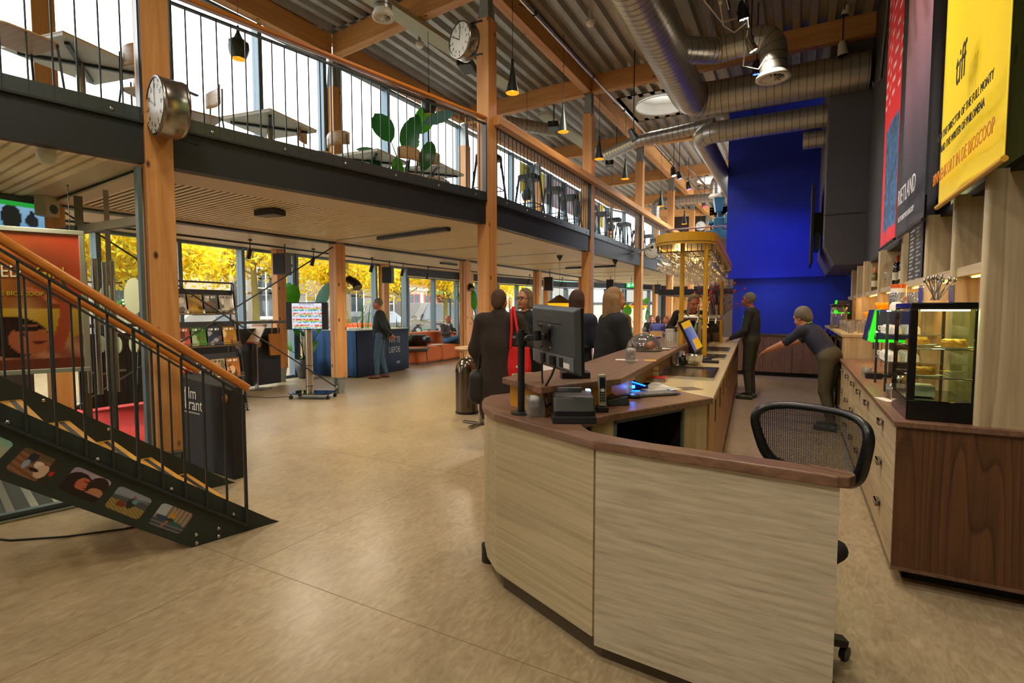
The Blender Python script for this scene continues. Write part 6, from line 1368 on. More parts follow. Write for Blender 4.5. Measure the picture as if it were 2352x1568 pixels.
# tilted order screen
p0 = P(1600, 832, .96)+Vector((.0, .25, 0)); tb = thing('order_screen', 'tilted touch screen with colourful picture leaning over the bar', 'screen', tuple(p0))
a1, a2, a3 = PK(1569, 738, 4.95), PK(1582, 727, 5.1), PK(1619, 800, 5.0); Ms = frameM(PK(1604, 806, 4.9), (PK(1569, 735, 4.95)-PK(1604, 806, 4.9)), (PK(1620, 797, 5.05)-PK(1604, 806, 4.9)))
Ls = (PK(1569, 735, 4.95)-PK(1604, 806, 4.9)).length
MB(Ms).box(0, -.12, -.012, Ls, .12, .012).build('housing', BLK, tb, world=True, bevel=.004)
picture('screen', Ms @ TR((.02, -.11, .0125)), Ls-.04, .22, 16, 12, lambda u, v: hx('#d8a020') if (u < .35 and v > .3) or u > .8 else mixc(hx('#3c4c8c'), hx('#8c90b0'), v), SCR, tb); picture('screen', Ms @ TR((.02, -.11, -.0125)), Ls-.04, .22, 16, 12, lambda u, v: hx('#d8a020') if (u < .35 and v > .3) or u > .8 else mixc(hx('#3c4c8c'), hx('#8c90b0'), v), SCR, tb)
sdf_obj('stand', [('e', (0, 0, .02), (.12, .1, .03), None, 0, 0), ('c', (0, 0, .03), (-.02, .0, .1), .03, .02, 0, .02)], [BLK], tb, .012)
tag(MB(TR(P(1632, 833, .96), .1)).box(-.08, -.05, 0, .08, .05, .025).build('key_pad', BLKM, bevel=.004), 'black ridged box right of the steel bowl', 'box')
# cake dome
cp = P(1479, 805, 1.12); dm = thing('cake_dome', 'glass dome with brown cakes on the raised counter', 'cake dome', tuple(cp))
R_ = .165
MB().lathe([(R_*math.cos(a*PI/20), .01+.155*math.sin(a*PI/20)) for a in range(0, 11)], n=36).lathe([(R_*1.0, .008), (R_*1.03, .010), (R_*1.0, .016)], n=36).build('glass_dome', CLEAR, dm)
MB().lathe([(.001, .163), (.01, .165), (.008, .175), (.014, .18), (.018, .21), (.012, .215), (.001, .215)], n=16).lathe([(.001, .215), (.01, .222), (.001, .236)], n=12).build('knob', CLEAR, dm)
MB().lathe([(.001, 0), (.17, 0), (.175, .006), (.001, .006)], n=36).build('glass_plate', CLEAR, dm)
for k, (x, y, r) in enumerate(((-.07, .0, .05), (.0, .04, .05), (.065, -.02, .055), (.0, -.06, .045))):
    tag(MB(TR((cp.x+x, cp.y+y, 1.128))).sph((0, 0, r*.75), (r, r, r*.75), 14, 8).build('cake', mat('cake_brown_%d' % k, ['#3a1c10', '#2c1a14', '#8a3c14', '#4a2414'][k], .4, var=.3, vs=30)), ['dark round cake at the left under the glass dome', 'dark cake at the back under the glass dome', 'reddish brown cake at the right under the glass dome', 'small dark cake at the front under the glass dome'][k], 'cake')
tag(MB(TR(P(1524, 803, 1.12))).lathe([(.001, 0), (.045, 0), (.07, .012), (.066, .012), (.04, .004), (.001, .004)], n=28).build('saucer', WHT), 'white saucer right of the cake dome', 'saucer')
vv = P(1537, 800, 1.12)+Vector((0, .12, 0)); t = thing('glass_vase', 'square fluted glass vase on the raised counter behind the saucer', 'vase', tuple(vv), .2); m = MB()
m.box(-.06, -.06, 0, .06, .06, .01)
for i in range(8):
    for s_ in (-1, 1): m.cyl((-.056+.016*i, .058*s_, .0), (-.056+.016*i, .058*s_, .16), .006, n=6).cyl((.058*s_, -.056+.016*i, .0), (.058*s_, -.056+.016*i, .16), .006, n=6)
m.build('fluted_wall', PRESS, t)
mn = P(1553, 790, 1.12)+Vector((0, .3, 0)); tag(MB(TR(mn, .3)).bx((0, 0, .13), (.10, .012, .26), rx=.12).build('menu_board', mat('menu_wood', '#b88a50', .5)), 'small wooden menu board standing on the raised counter', 'menu board')
tag(MB(TR(mn+Vector((-.06, .15, 0)))).lathe([(.001, 0), (.04, 0), (.055, .18), (.05, .18), (.036, .01), (.001, .01)], n=14).build('cutlery_cup', BLK), 'black cup behind the wooden menu board', 'cup')
wb_ = bar_pt(-.25, 6.6, 1.12); tag(MB(TR(wb_)).box(-.05, -.05, 0, .05, .05, .15).build('white_box', PRW, bevel=.004), 'white square box on the raised counter beside the first yellow post', 'box')
# tap column, bottles, flowers farther along the bar
tp = bar_pt(.08, 6.6, .96); t = thing('tap_column', 'steel beer tap column between the yellow posts', 'tap', tuple(tp)); MB().cyl((0, 0, 0), (0, 0, .45), .035, n=20).cyl((-.2, 0, .45), (.25, 0, .45), .035, n=16).build('column', CHR, t); m = MB()
for x in (-.12, 0, .12, .2): m.cyl((x, -.03, .45), (x, -.1, .38), .01, n=8).cyl((x, -.03, .47), (x, -.05, .6), .012, n=8)
m.build('tap', CHR, t)
gb = ['#2a3a1c', '#3a2412', '#c8c8c0', '#20262c', '#a88c50', '#8c8c88']
nms = ['green', 'brown', 'clear', 'dark', 'amber', 'grey']
for k in range(10):
    p = bar_pt(-.05-.09*(k % 3), 6.9+.2*k, 1.12 if k % 3 else .96); c_ = gb[k % 6]; mt = bpy.data.materials.get('bottle_'+nms[k % 6]) or mat('bottle_'+nms[k % 6], c_, .08, var=0, spec=.8)
    h_ = .22+.05*(k % 3); t = thing('bottle', 'slim %s bottle standing along the bar, number %d from the tap column' % (nms[k % 6], k+1) if False else '%s bottle along the bar, %s behind the tap column' % (nms[k % 6], on[k]), 'bottle', tuple(p), group='bottles along the bar')
    MB().lathe([(.001, 0), (.035, 0), (.036, h_*.6), (.014, h_*.78), (.013, h_), (.001, h_)], n=14).build('bottle_body', mt, t); MB().cyl((0, 0, h_), (0, 0, h_+.015), .014, n=10).build('cap', CHR, t)
fl = thing('flower_vase', 'vase of red berries and purple twigs at the far end of the bar', 'flowers', tuple(bar_pt(.1, 9.6, .96))); MB().lathe([(.001, 0), (.09, 0), (.11, .2), (.1, .42), (.11, .43)], n=20).build('vase', mat('vase_taupe', '#6a5a4c', .5), fl)
TW = mat('twig_purple', '#5a4a60', .8, var=.4, vs=20); BE = mat('berry_red', '#d82c18', .35); mt_ = MB(); mb_ = MB(); rr = random.Random(3)
for k in range(90):
    a = rr.random()*2*PI; el = .35+rr.random()*1.2; L_ = .35+rr.random()*.35; e = Vector((math.cos(a)*math.cos(el), math.sin(a)*math.cos(el), math.sin(el)))*L_+Vector((0, 0, .4)); mt_.tube([(0, 0, .35), e*.5+Vector((0, 0, .25)), e], .003, 4)
    for q in range(5): d = e+Vector((rr.uniform(-.05, .05), rr.uniform(-.05, .05), rr.uniform(-.06, .04))); mt_.bx(d, (.03, .012, .002), rz=rr.random()*3, rx=rr.random()*3)
    if k % 2: mb_.sph(e, .018, 8, 6)
mt_.build('twig', TW, fl)['kind'] = 'stuff'; mb_.build('berry', BE, fl)['kind'] = 'stuff'
# ================================================================ OFFICE CHAIR
oc = thing('office_chair', 'black mesh backed office chair behind the reception desk', 'chair', (-.06, 2.45, 0), math.radians(152))
def bk(u, v):     # back surface, u 0..1 left-right, v 0..1 bottom-top
    w_ = .46+.08*v; x = (u-.5)*w_; return Vector((x-.02, -.27-.05*(1-(2*u-1)**2)+.03*v+.05*(2*u-1)**2*1.2, .75+.31*v))
rim = []; N_ = 48
def rimpt(t, k=1): a = t*2*PI; c, s_ = math.cos(a), math.sin(a); e = .55; x = abs(c)**e*(1 if c > 0 else -1); y = abs(s_)**e*(1 if s_ > 0 else -1); return bk(.5+.5*k*x*(1-.16*(1-y)*.5), .5+.5*k*y)
m = MB(); rr_ = [.017+.012*(1-math.sin(i/N_*2*PI))*.5 for i in range(N_+1)]; m.tube([rimpt(i/N_) for i in range(N_+1)], rr_, 10, caps=False); m.build('back_frame', mat('chair_black', '#17191b', .3), oc)
mesh_m = bpy.data.materials.new('mesh_fabric'); mesh_m.use_nodes = True; n_ = mesh_m.node_tree.nodes; l_ = mesh_m.node_tree.links; b_ = n_['Principled BSDF']; b_.inputs['Base Color'].default_value = (.02, .02, .02, 1); b_.inputs['Roughness'].default_value = .7
tc = n_.new('ShaderNodeTexCoord'); sx_ = n_.new('ShaderNodeSeparateXYZ'); l_.new(tc.outputs['Object'], sx_.inputs[0]); outs = []
for ax, kf in (('X', 900), ('Z', 900)):
    a_ = n_.new('ShaderNodeMath'); a_.operation = 'MULTIPLY'; a_.inputs[1].default_value = kf; l_.new(sx_.outputs[ax], a_.inputs[0]); b2 = n_.new('ShaderNodeMath'); b2.operation = 'SINE'; l_.new(a_.outputs[0], b2.inputs[0]); g2 = n_.new('ShaderNodeMath'); g2.operation = 'GREATER_THAN'; g2.inputs[1].default_value = .35; l_.new(b2.outputs[0], g2.inputs[0]); outs.append(g2)
mx_ = n_.new('ShaderNodeMath'); mx_.operation = 'MAXIMUM'; l_.new(outs[0].outputs[0], mx_.inputs[0]); l_.new(outs[1].outputs[0], mx_.inputs[1]); l_.new(mx_.outputs[0], b_.inputs['Alpha'])
G_ = 14; vs = []; 
for i in range(G_+1):
    for j in range(N_): vs.append(rimpt(j/N_, i/G_))
m = MB(); m.add(vs, [(i*N_+j, i*N_+(j+1) % N_, (i+1)*N_+(j+1) % N_, (i+1)*N_+j) for i in range(1, G_) for j in range(N_)]+[(0, N_+j, N_+(j+1) % N_) for j in range(N_)], True); m.build('back_mesh', mesh_m, oc)
MB().tube([(0, -.34, .78), (0, -.3, .6), (0, -.1, .48)], [.03, .028, .03], 10).build('spine', BLK, oc)
sdf_obj('seat', [('b', (0, .02, .50), (.22, .23, .045), .045, None, 0, 0)], [mat('seat_fabric', '#1b1b1c', .9)], oc, .02)
MB().cyl((0, 0, .12), (0, 0, .47), .03, n=14).build('gas_lift', BLK, oc); m = MB()
for k in range(5):
    a = k*2*PI/5+.3; e = Vector((math.cos(a)*.31, math.sin(a)*.31, .08)); MB().bar((0, 0, .13), e, .05, .03).build('star_leg', BLK, oc)
    MB().cyl((e.x-.012, e.y, .03), (e.x+.012, e.y, .03), .03, n=12).cyl((e.x, e.y, .03), (e.x, e.y, .08), .01, n=6).build('castor', BLK, oc)
MB().tube([(.22*math.cos(a*PI/12), .22*math.sin(a*PI/12), .22) for a in range(25)], .01, 8, caps=False).build('foot_ring', BLK, oc)
# ================================================================ BACK COUNTER
bc = thing('back_counter', 'pale drawer counter with brown top and dark pine end along the right side', 'counter', (1.0, 5.4, 0))
MB().box(.475, 3.42, .875, 1.3, 7.58, .905).box(1.3, 3.42, .875, 3.0, 3.98, .905).build('counter_top', WALY, bc, world=True, bevel=.003)
MB().box(.49, 3.44, .085, 3.0, 3.46, .875).build('end_panel', PINE, bc, world=True); MB().box(.487, 3.436, .085, 3.0, 3.442, .105).build('edge_strip', WALT, bc, world=True)
MB().box(.56, 3.56, 0, 3.0, 3.58, .085).box(.56, 3.56, 0, .58, 7.6, .085).build('kick_board', BLKM, bc, world=True)
MB().box(.51, 3.46, .085, 1.26, 7.58, .10).box(.51, 3.46, .1, .52, 7.58, .87).build('carcass', ASHV, bc, world=True)
ASHY = wood('ash_laminate_drawer', '#c9b793', '#b5a07a', 'Y', 34, .035, rings=14, rough=.4, dist=.6)
yy = [3.47, 4.34, 5.0, 5.55, 6.1, 6.8, 7.5]
for i in range(len(yy)-1):
    for z0, z1 in ((.10, .36), (.365, .62), (.625, .87)):
        d = MB().box(.49, yy[i], z0, .51, yy[i+1]-.005, z1).build('drawer', ASHY, bc, world=True, bevel=.002); yc = (yy[i]+yy[i+1])/2+.05; zc_ = z1-.05
        MB().box(.462, yc-.045, zc_-.035, .468, yc+.045, zc_+.0).box(.462, yc-.045, zc_-.004, .492, yc+.045, zc_).box(.462, yc-.045, zc_-.035, .492, yc+.045, zc_-.03).build('drawer_handle', BRUSH, d, world=True)
su = thing('tall_shelving', 'tall ash shelving with upright fins and lit shelves above the back counter', 'shelving', (1.0, 7, .9))
ZT = 2.2; XF = .82
MB().box(XF+.02, 3.47, .905, 3.0, 3.52, ZT).build('end_panel', ASHV, su, world=True); MB().cyl((XF+.02, 3.495, .905), (XF+.02, 3.495, ZT), .025, n=14).build('rounded_edge', ASHV, su, world=True)
fy = [4.14, 4.92, 5.95, 7.5, 9.1, 10.0, 11.0]
for y in fy: MB().box(XF+.02, y-.02, .905 if y < 7.6 else 1.21, 1.27, y+.02, ZT).build('fin', ASHV, su, world=True); MB().cyl((XF+.02, y, .905 if y < 7.6 else 1.21), (XF+.02, y, ZT), .02, n=12).build('rounded_edge', ASHV, su, world=True)
MB().box(1.25, 3.53, .905, 1.28, 7.55, ZT).box(1.25, 7.6, 1.21, 1.28, 13, ZT).build('back_panel', ASHV, su, world=True)
allf = [3.52]+fy+[12.0]
for i in range(len(allf)-1):
    MB().box(XF+.03, allf[i]+.02, 1.70, 1.25, allf[i+1]-.02, 1.755).build('shelf', ASHY, su, world=True)
    y0, y1 = allf[i]+.1, allf[i+1]-.1; MB().box(XF+.08, y0, 1.692, XF+.10, y1, 1.699).build('led_strip', LED, su, world=True)
    if 0 < i < 6: bulb((XF+.12, (y0+y1)/2, 1.66), 2.2, (1, .55, .18), .04)
mbd = thing('menu_sign', 'dark menu panel with white price lines on the shelving', 'menu', (.85, 5.7, 1.8)); Mmn = frameM((XF+.05, 5.92, 1.76), (0, -1, 0), (0, 0, 1))
picture('menu_print', Mmn, .62, .66, 40, 60, lambda u, v: hx('#b8b8b0') if int(v*60) % 3 == 0 and (.08 < u < .35+.1*math.sin(v*50) or .55 < u < .8+.1*math.sin(v*70)) and v < .93 else hx('#2c2f38'), VC, mbd); MB(Mmn).box(0, 0, -.012, .62, .66, -.002).build('backing', BLK, mbd, world=True)
# display fridge
df = thing('display_fridge', 'small black glass cake display on the corner of the back counter', 'display case', (.68, 3.75, .905)); x0, x1, y0, y1, z0, z1 = .50, .82, 3.50, 4.0, .905, 1.54
x0 = .535
BP = mat('gloss_black', '#0c0c0e', .08, var=0, spec=.6)
MB().box(x0, y0, z0, x1, y1, z0+.11).build('case_base', BP, df, world=True, bevel=.006); MB().box(x0, y0, z1-.035, x1, y1, z1).build('case_top', BP, df, world=True, bevel=.006)
m = MB(); m.box(x0, y0, z0+.11, x0+.035, y0+.02, z1-.035).box(x1-.012, y0, z0+.11, x1, y0+.02, z1-.035).box(x0, y1-.02, z0+.11, x0+.02, y1, z1-.035).box(x0, y0+.02, z0+.11, x0+.012, y0+.035, z1-.035); m.build('case_frame', BP, df, world=True, bevel=.003)
FG = glassmat('fridge_glass', (.88, .95, .82, 1), .5)
MB().box(x0+.035, y0+.004, z0+.11, x1-.012, y0+.008, z1-.035).build('front_glass', FG, df, world=True); MB().box(x0+.002, y0+.035, z0+.11, x0+.006, y1-.02, z1-.035).build('side_glass', FG, df, world=True)
MB().box(x1-.005, y0, z0+.1, x1, y1, z1-.03).build('rear_glass', FG, df, world=True)
for z in (1.135, 1.29):
    m = MB()
    for k in range(9): m.cyl((x0+.02+.032*k, y0+.03, z), (x0+.02+.032*k, y1-.03, z), .002, n=5)
    m.cyl((x0+.01, y0+.03, z), (x1-.01, y0+.03, z), .004, n=6).cyl((x0+.01, y1-.03, z), (x1-.01, y1-.03, z), .004, n=6); m.build('wire_shelf', CHR, df, world=True)
MB().box(x0+.05, y0+.03, z1-.045, x1-.03, y0+.04, z1-.037).build('lamp_tube', emis('fridge_lamp', '#f4ffc0', 6), df, world=True); bulb((x0+.17, y0+.12, z1-.07), 1.1, (.92, 1, .62), .03)
PIE = mat('pie_crust', '#d89a3c', .7, var=.4, vs=60, bump=.6, bs=90); PIE2 = mat('pie_fill', '#b87828', .7, var=.4, vs=60, bump=.5)
def pie(x, y, z, rz, label, s_=1):
    t = thing('cake_slice', label, 'cake', (x, y, z), rz, 'cake slices in the display'); MB().lathe([(.001, 0), (.06*s_, 0), (.085*s_, .008), (.08*s_, .008), (.001, .003)], n=24).build('plate', WHT, t)
    m = MB(); m.prism([(-.055*s_, -.03*s_), (.06*s_, 0), (-.055*s_, .035*s_)], .004, .035); m.build('filling', PIE2, t, bevel=.004)
    sdf_obj('crumble', [('e', (-.04*s_+.013*k, .01*math.sin(k*2.3), .038), (.016, .014, .013), None, 0, .006) for k in range(7)], [PIE], t, .005)
pie(.62, 3.60, 1.14, .2, 'apple pie slice on the lower glass shelf of the cake display'); pie(.745, 3.60, 1.295, -.2, 'apple pie slice on the upper shelf, right'); pie(.63, 3.82, 1.295, .4, 'cake slice at the back of the upper shelf')
tag(MB().box(.58, 3.62, 1.02, .68, 3.75, 1.08).build('napkin_stack', WHT, bevel=.003), 'stack of white napkins at the bottom of the cake display', 'napkins')
# glass of forks
gf = thing('cutlery_box', 'square glass box full of forks and spoons on top of the cake display', 'cutlery', (.68, 3.72, 1.541)); m = MB(); m.box(-.07, -.06, 0, .07, .06, .012).box(-.07, -.06, .012, -.065, .06, .10).box(.065, -.06, .012, .07, .06, .10).box(-.065, -.06, .012, .065, -.055, .1).box(-.065, .055, .012, .065, .06, .1); m.build('glass_box', CLEAR, gf)
rr = random.Random(2)
for k in range(14):
    a = rr.uniform(-.6, .6); b = rr.uniform(-.4, .4); p = Vector((rr.uniform(-.03, .03), rr.uniform(-.03, .03), .015)); d = Vector((a, b, 1)).normalized(); MB().bar(p, p+d*.12, .006, .003).sph(p+d*.13, (.008, .005, .014), 8, 6).build('spoon', CHR, gf)
tag(MB(TR((.53, 4.2, .906), .3)).box(-.03, -.09, 0, .03, .09, .003).build('paper_slip', WHT), 'white paper slip on the back counter beside the cake display', 'paper')
mg = thing('mint_glass', 'glass cup with green mint leaves on the back counter', 'cup', (.60, 4.35, .906)); MB().lathe([(.001, .004), (.05, 0), (.055, .09), (.052, .09), (.047, .01), (.001, .01)], n=20).build('glass_cup', CLEAR, mg); m = MB(); 
for k in range(14): m.bx((rr.uniform(-.025, .025), rr.uniform(-.025, .025), .02+.004*k), (.03, .02, .002), rz=rr.random()*3, rx=rr.random())
m.build('mint_leaf', LEAF[0], mg)['kind'] = 'stuff'
sj = tag(MB(TR((.66, 4.6, .906))).lathe([(.001, 0), (.05, 0), (.05, .11), (.04, .13), (.001, .13)], n=20).build('steel_jar', CHR), 'steel jar behind the mint glass', 'jar')
# cup rack with cups
kr = thing('cup_rack', 'tiered glass rack of white cups between coffee machine and cake display', 'rack', (.72, 4.95, .906)); 
for x in (.58, .9):
    for y in (4.65, 5.2): MB().box(x-.008, y-.008, .906, x+.008, y+.008, 1.50).build('rack_post', STEEL, kr, world=True)
for z in (1.12, 1.32, 1.49): MB().box(.57, 4.64, z, .91, 5.21, z+.008).build('glass_shelf', CLEAR, kr, world=True)
def cup(p, rz, label, flip=0):
    t = thing('coffee_cup', label, 'cup', tuple(p), rz, 'white cups in the rack'); MB().lathe([(.025, 0), (.04, .02), (.043, .06), (.04, .06), (.036, .02), (.001, .006)] if not flip else [(.043, 0), (.04, .04), (.025, .06), (.001, .06)], n=20).build('bowl', WHT, t)
    MB().tube([(.04, 0, .045), (.062, 0, .045), (.062, 0, .018), (.036, 0, .015)], .005, 6).build('handle', WHT, t); return t
k_ = 0
for z in (1.128, 1.328):
    for y in (4.70, 4.82, 4.94, 5.06):
        for x in (.63, .74):
            cup((x, y, z), 2.6, '%s cup in the %s tier of the rack, %s row' % (['nearest', 'second', 'third', 'farthest'][int((y-4.69)/.12)], 'lower' if z < 1.2 else 'upper', 'front' if x < .7 else 'back'), 1); k_ += 1
cup((.64, 4.75, 1.50), 2, 'white cup upside down on top of the cup rack', 1)
for k in range(5): tumbler((.66+.1*(k % 2), 4.8+.1*(k//2), 1.50), 'clear tall glass on top of the cup rack, %s' % on[k], .13, .04, 'glasses on the cup rack')
# coffee machine with green light
GRNL = emis('green_light', '#20c818', .9)
def coffee(loc, label, s_=1):
    t = thing('coffee_machine', label, 'coffee machine', loc, math.radians(0)); m = MB(); m.add([(0, -.12, 0), (.32, -.12, 0), (.32, .12, 0), (0, .12, 0), (.05, -.12, .26), (.32, -.12, .26), (.32, .12, .26), (.05, .12, .26)], [(0, 3, 2, 1), (4, 5, 6, 7), (0, 1, 5, 4), (1, 2, 6, 5), (2, 3, 7, 6), (3, 0, 4, 7)])
    MB(Matrix.Scale(s_, 4)).box(.06, -.12, 0, .34, .12, .02).box(.2, -.1, .02, .34, .1, .3).build('machine_body', BLK, t)
    m = MB(Matrix.Translation((0, 0, .28*s_)) @ Matrix.Scale(s_, 4)); m.add([(.02, -.13, 0), (.34, -.13, 0), (.34, .13, 0), (.02, .13, 0), (.06, -.13, .24), (.34, -.13, .24), (.34, .13, .24), (.06, .13, .24)], [(0, 3, 2, 1), (4, 5, 6, 7), (0, 1, 5, 4), (1, 2, 6, 5), (2, 3, 7, 6), (3, 0, 4, 7)]); m.build('machine_head', mat('machine_blue', '#20284c', .2) if 'machine_blue' not in bpy.data.materials else bpy.data.materials['machine_blue'], t, bevel=.006)
    m = MB(Matrix.Translation((0, 0, .28*s_)) @ Matrix.Scale(s_, 4)); m.add([(.03, -.136, .0), (.07, -.136, .0), (.105, -.136, .24), (.072, -.136, .24)], [(0, 1, 2, 3)]); m.box(.05, -.137, -.01, .30, -.131, .012); m.build('light_panel', GRNL, t)
    MB(Matrix.Scale(s_, 4)).cyl((.1, 0, .21), (.1, 0, .28), .02, n=10).build('spout', CHR, t)
coffee((.52, 5.75, .906), 'dark coffee machine with a bright green light panel on the back counter', 1.15); bulb((.55, 5.5, 1.3), .5, (.2, 1, .15), .03)
coffee((.5, 10.55, 1.2), 'far coffee machine with green light on the cooler unit', .9)
tag(MB(TR((.60, 5.5, .906))).box(-.06, -.05, 0, .06, .05, .05).build('card_reader', BLK, bevel=.006), 'small black device in front of the coffee machine', 'device')
tumbler((.56, 5.62, .957-.05), 'clear glass beside the small black device', .08, .04)
# cooler unit
cu = thing('cooler_unit', 'ash clad bottle cooler unit with two glass doors on the right', 'cooler', (.9, 9.5, 0))
MB().box(.50, 7.62, 0, 1.26, 12.2, .06).box(.50, 7.62, .06, 1.26, 7.66, 1.17).box(.50, 12.16, .06, 1.26, 12.2, 1.17).build('carcass', ASHV, cu, world=True)
MB().box(.49, 7.61, 1.17, 1.27, 12.2, 1.2).build('unit_top', ASHY, cu, world=True)
MB().box(.60, 7.66, .06, 1.2, 12.16, 1.17).build('dark_inside', BP, cu, world=True)
for k in range(4):
    y0_ = 7.68+1.12*k; m = MB(); m.box(.505, y0_, .1, .545, y0_+.06, 1.15).box(.505, y0_+1.04, .1, .545, y0_+1.1, 1.15).box(.505, y0_, 1.09, .545, y0_+1.1, 1.15).box(.505, y0_, .1, .545, y0_+1.1, .16)
    d_ = m.build('cooler_door', BP, cu, world=True); MB().box(.52, y0_+.06, .16, .53, y0_+1.04, 1.09).build('pane', FG, d_, world=True); MB().cyl((.49, y0_+.1, .3), (.49, y0_+.1, 1.0), .012, n=8).build('door_handle', mat('brass_trim', '#a8853c', .3, .8) if 'brass_trim' not in bpy.data.materials else bpy.data.materials['brass_trim'], d_, world=True)
for k in range(14):
    tumbler((.62+.12*(k % 3), 8.1+.16*k, 1.2), 'clear upturned glass on the cooler unit, %s' % (on[k] if k < 11 else ['twelfth', 'thirteenth', 'fourteenth'][k-11]), .12+.03*(k % 2), .04, 'glasses on the cooler unit')
gj = thing('bean_jar', 'tall glass jar with black lid and green mark on the cooler unit', 'jar', (.6, 10.1, 1.2)); MB().lathe([(.001, 0), (.12, 0), (.12, .36), (.001, .36)], n=20).build('jar_wall', CLEAR, gj); MB().lathe([(.001, .36), (.13, .36), (.13, .40), (.001, .40)], n=20).build('lid', BLK, gj); MB().cyl((-.05, -.118, .27), (-.05, -.125, .27), .03, n=16).build('round_logo', GRNL, gj)
# bottles and tins on the shelf wall
def wine(p, glass, cap, lab, label):
    t = thing('wine_bottle', label, 'bottle', tuple(p), group='bottles on the lit shelves'); MB().lathe([(.001, 0), (.037, 0), (.038, .18), (.03, .215), (.014, .24), (.013, .29), (.001, .29)], n=20).build('bottle_body', glass, t); MB().lathe([(.015, .235), (.016, .30), (.001, .30)], n=14).build('capsule', cap, t); MB().lathe([(.0385, .05), (.0385, .13)], n=20).build('label', lab, t)
G1 = mat('bottle_dark_green', '#0c120c', .06, var=0, spec=.8); G2 = mat('bottle_amber_green', '#5a4c18', .06, var=0, spec=.8); CP = mat('capsule_orange', '#b84a1c', .35); LB = mat('label_cream', '#c8c0a0', .5)
wine((.885, 6.62, 1.756), G1, CP, LB, 'dark wine bottle with orange capsule in the third lit bay'); wine((.91, 6.42, 1.756), G1, G1, WHT, 'wine bottle with white label right of the orange capped one'); wine((.885, 8.35, 1.756), G2, CP, LB, 'olive wine bottle with orange capsule in the next bay')
t = thing('wine_glass', 'empty stemmed wine glass standing left of the dark bottle', 'glass', (.88, 7.2, 1.756)); MB().lathe([(.035, .001), (.004, .006), (.004, .08), (.03, .10), (.038, .13), (.03, .17)], n=18).build('glass_body', CLEAR, t)
TIN = mat('tin_red', '#c83018', .35); TIN2 = mat('tin_orange', '#d86020', .35)
for k, (y, z, mt, lab) in enumerate([(6.9, 1.2, TIN2, 'orange round tin on top of the cup rack, upper of two'), (6.85, 1.06, TIN, 'red round tin on the cup rack beneath the orange one')]): 
    t = thing('round_tin', lab, 'tin', (.70, 5.12, 1.499 if k else 1.602)); MB().cyl((0, 0, 0), (0, 0, .09), .052, n=24).build('tin_body', mt, t); MB().cyl((0, 0, .09), (0, 0, .102), .055, n=24).build('lid', mt, t); MB().lathe([(.0525, .03), (.0525, .07)], n=24).build('label', PRW, t)
glass_stack = thing('stacked_glasses', 'stack of clear ribbed dishes on the nearest shelf', 'dishes', (.98, 3.8, 1.756)); m = MB()
for k in range(7): m.lathe([(.03, .012*k), (.04, .012*k+.01), (.03, .012*k+.011)], n=18)
m.build('dish', CLEAR, glass_stack)
jb = thing('cookie_jar', 'large glass dish with metal rim behind the cutlery box', 'jar', (.8, 4.35, 1.54)); 
# orange tulip glasses
for k, (x, y, z) in enumerate([(.78, 7.6, 1.4), (.8, 6.75, 1.5)]):
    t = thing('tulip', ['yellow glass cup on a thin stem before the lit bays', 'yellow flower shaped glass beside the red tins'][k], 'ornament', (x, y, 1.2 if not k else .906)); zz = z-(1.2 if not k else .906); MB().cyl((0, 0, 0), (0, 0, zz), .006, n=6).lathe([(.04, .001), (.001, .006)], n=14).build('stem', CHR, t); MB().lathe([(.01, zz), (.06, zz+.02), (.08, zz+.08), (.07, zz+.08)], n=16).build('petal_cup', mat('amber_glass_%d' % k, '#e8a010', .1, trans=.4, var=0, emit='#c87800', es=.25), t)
bpy.data.objects.remove(jb)
# cabinets below the blue wall
lc_ = thing('wall_cabinet', 'low brown wood cabinets with steel worktop against the blue wall', 'cabinet', (-.3, 13.5, 0)); OAK = wood('cabinet_oak', '#8a6a4c', '#6f523a', 'Z', 16, .07, rough=.5)
MB().box(-1.25, 13.22, .09, .52, 13.9, .92).build('carcass', OAK, lc_, world=True); MB().box(-1.27, 13.18, .92, .54, 13.9, .96).build('worktop', BRUSH, lc_, world=True); MB().box(-1.2, 13.3, 0, .5, 13.88, .09).build('kick_board', BLKM, lc_, world=True)
for k in range(3): d_ = MB().box(-1.24+.585*k, 13.2, .1, -.665+.585*k, 13.22, .91).build('door_panel', OAK, lc_, world=True, bevel=.002); MB().box(-.9+.585*k, 13.18, .82, -.72+.585*k, 13.19, .83).build('door_handle', BRUSH, d_, world=True)
tf = thing('tap', 'chrome tap on the worktop at the blue wall', 'tap', (.0, 13.5, .96)); MB().tube([(0, 0, 0), (0, 0, .35), (0, -.05, .4), (0, -.16, .38), (0, -.18, .3)], .015, 10).build('spout', CHR, tf); MB().cyl((0, 0, .1), (.08, 0, .14), .01, n=8).build('lever', CHR, tf)
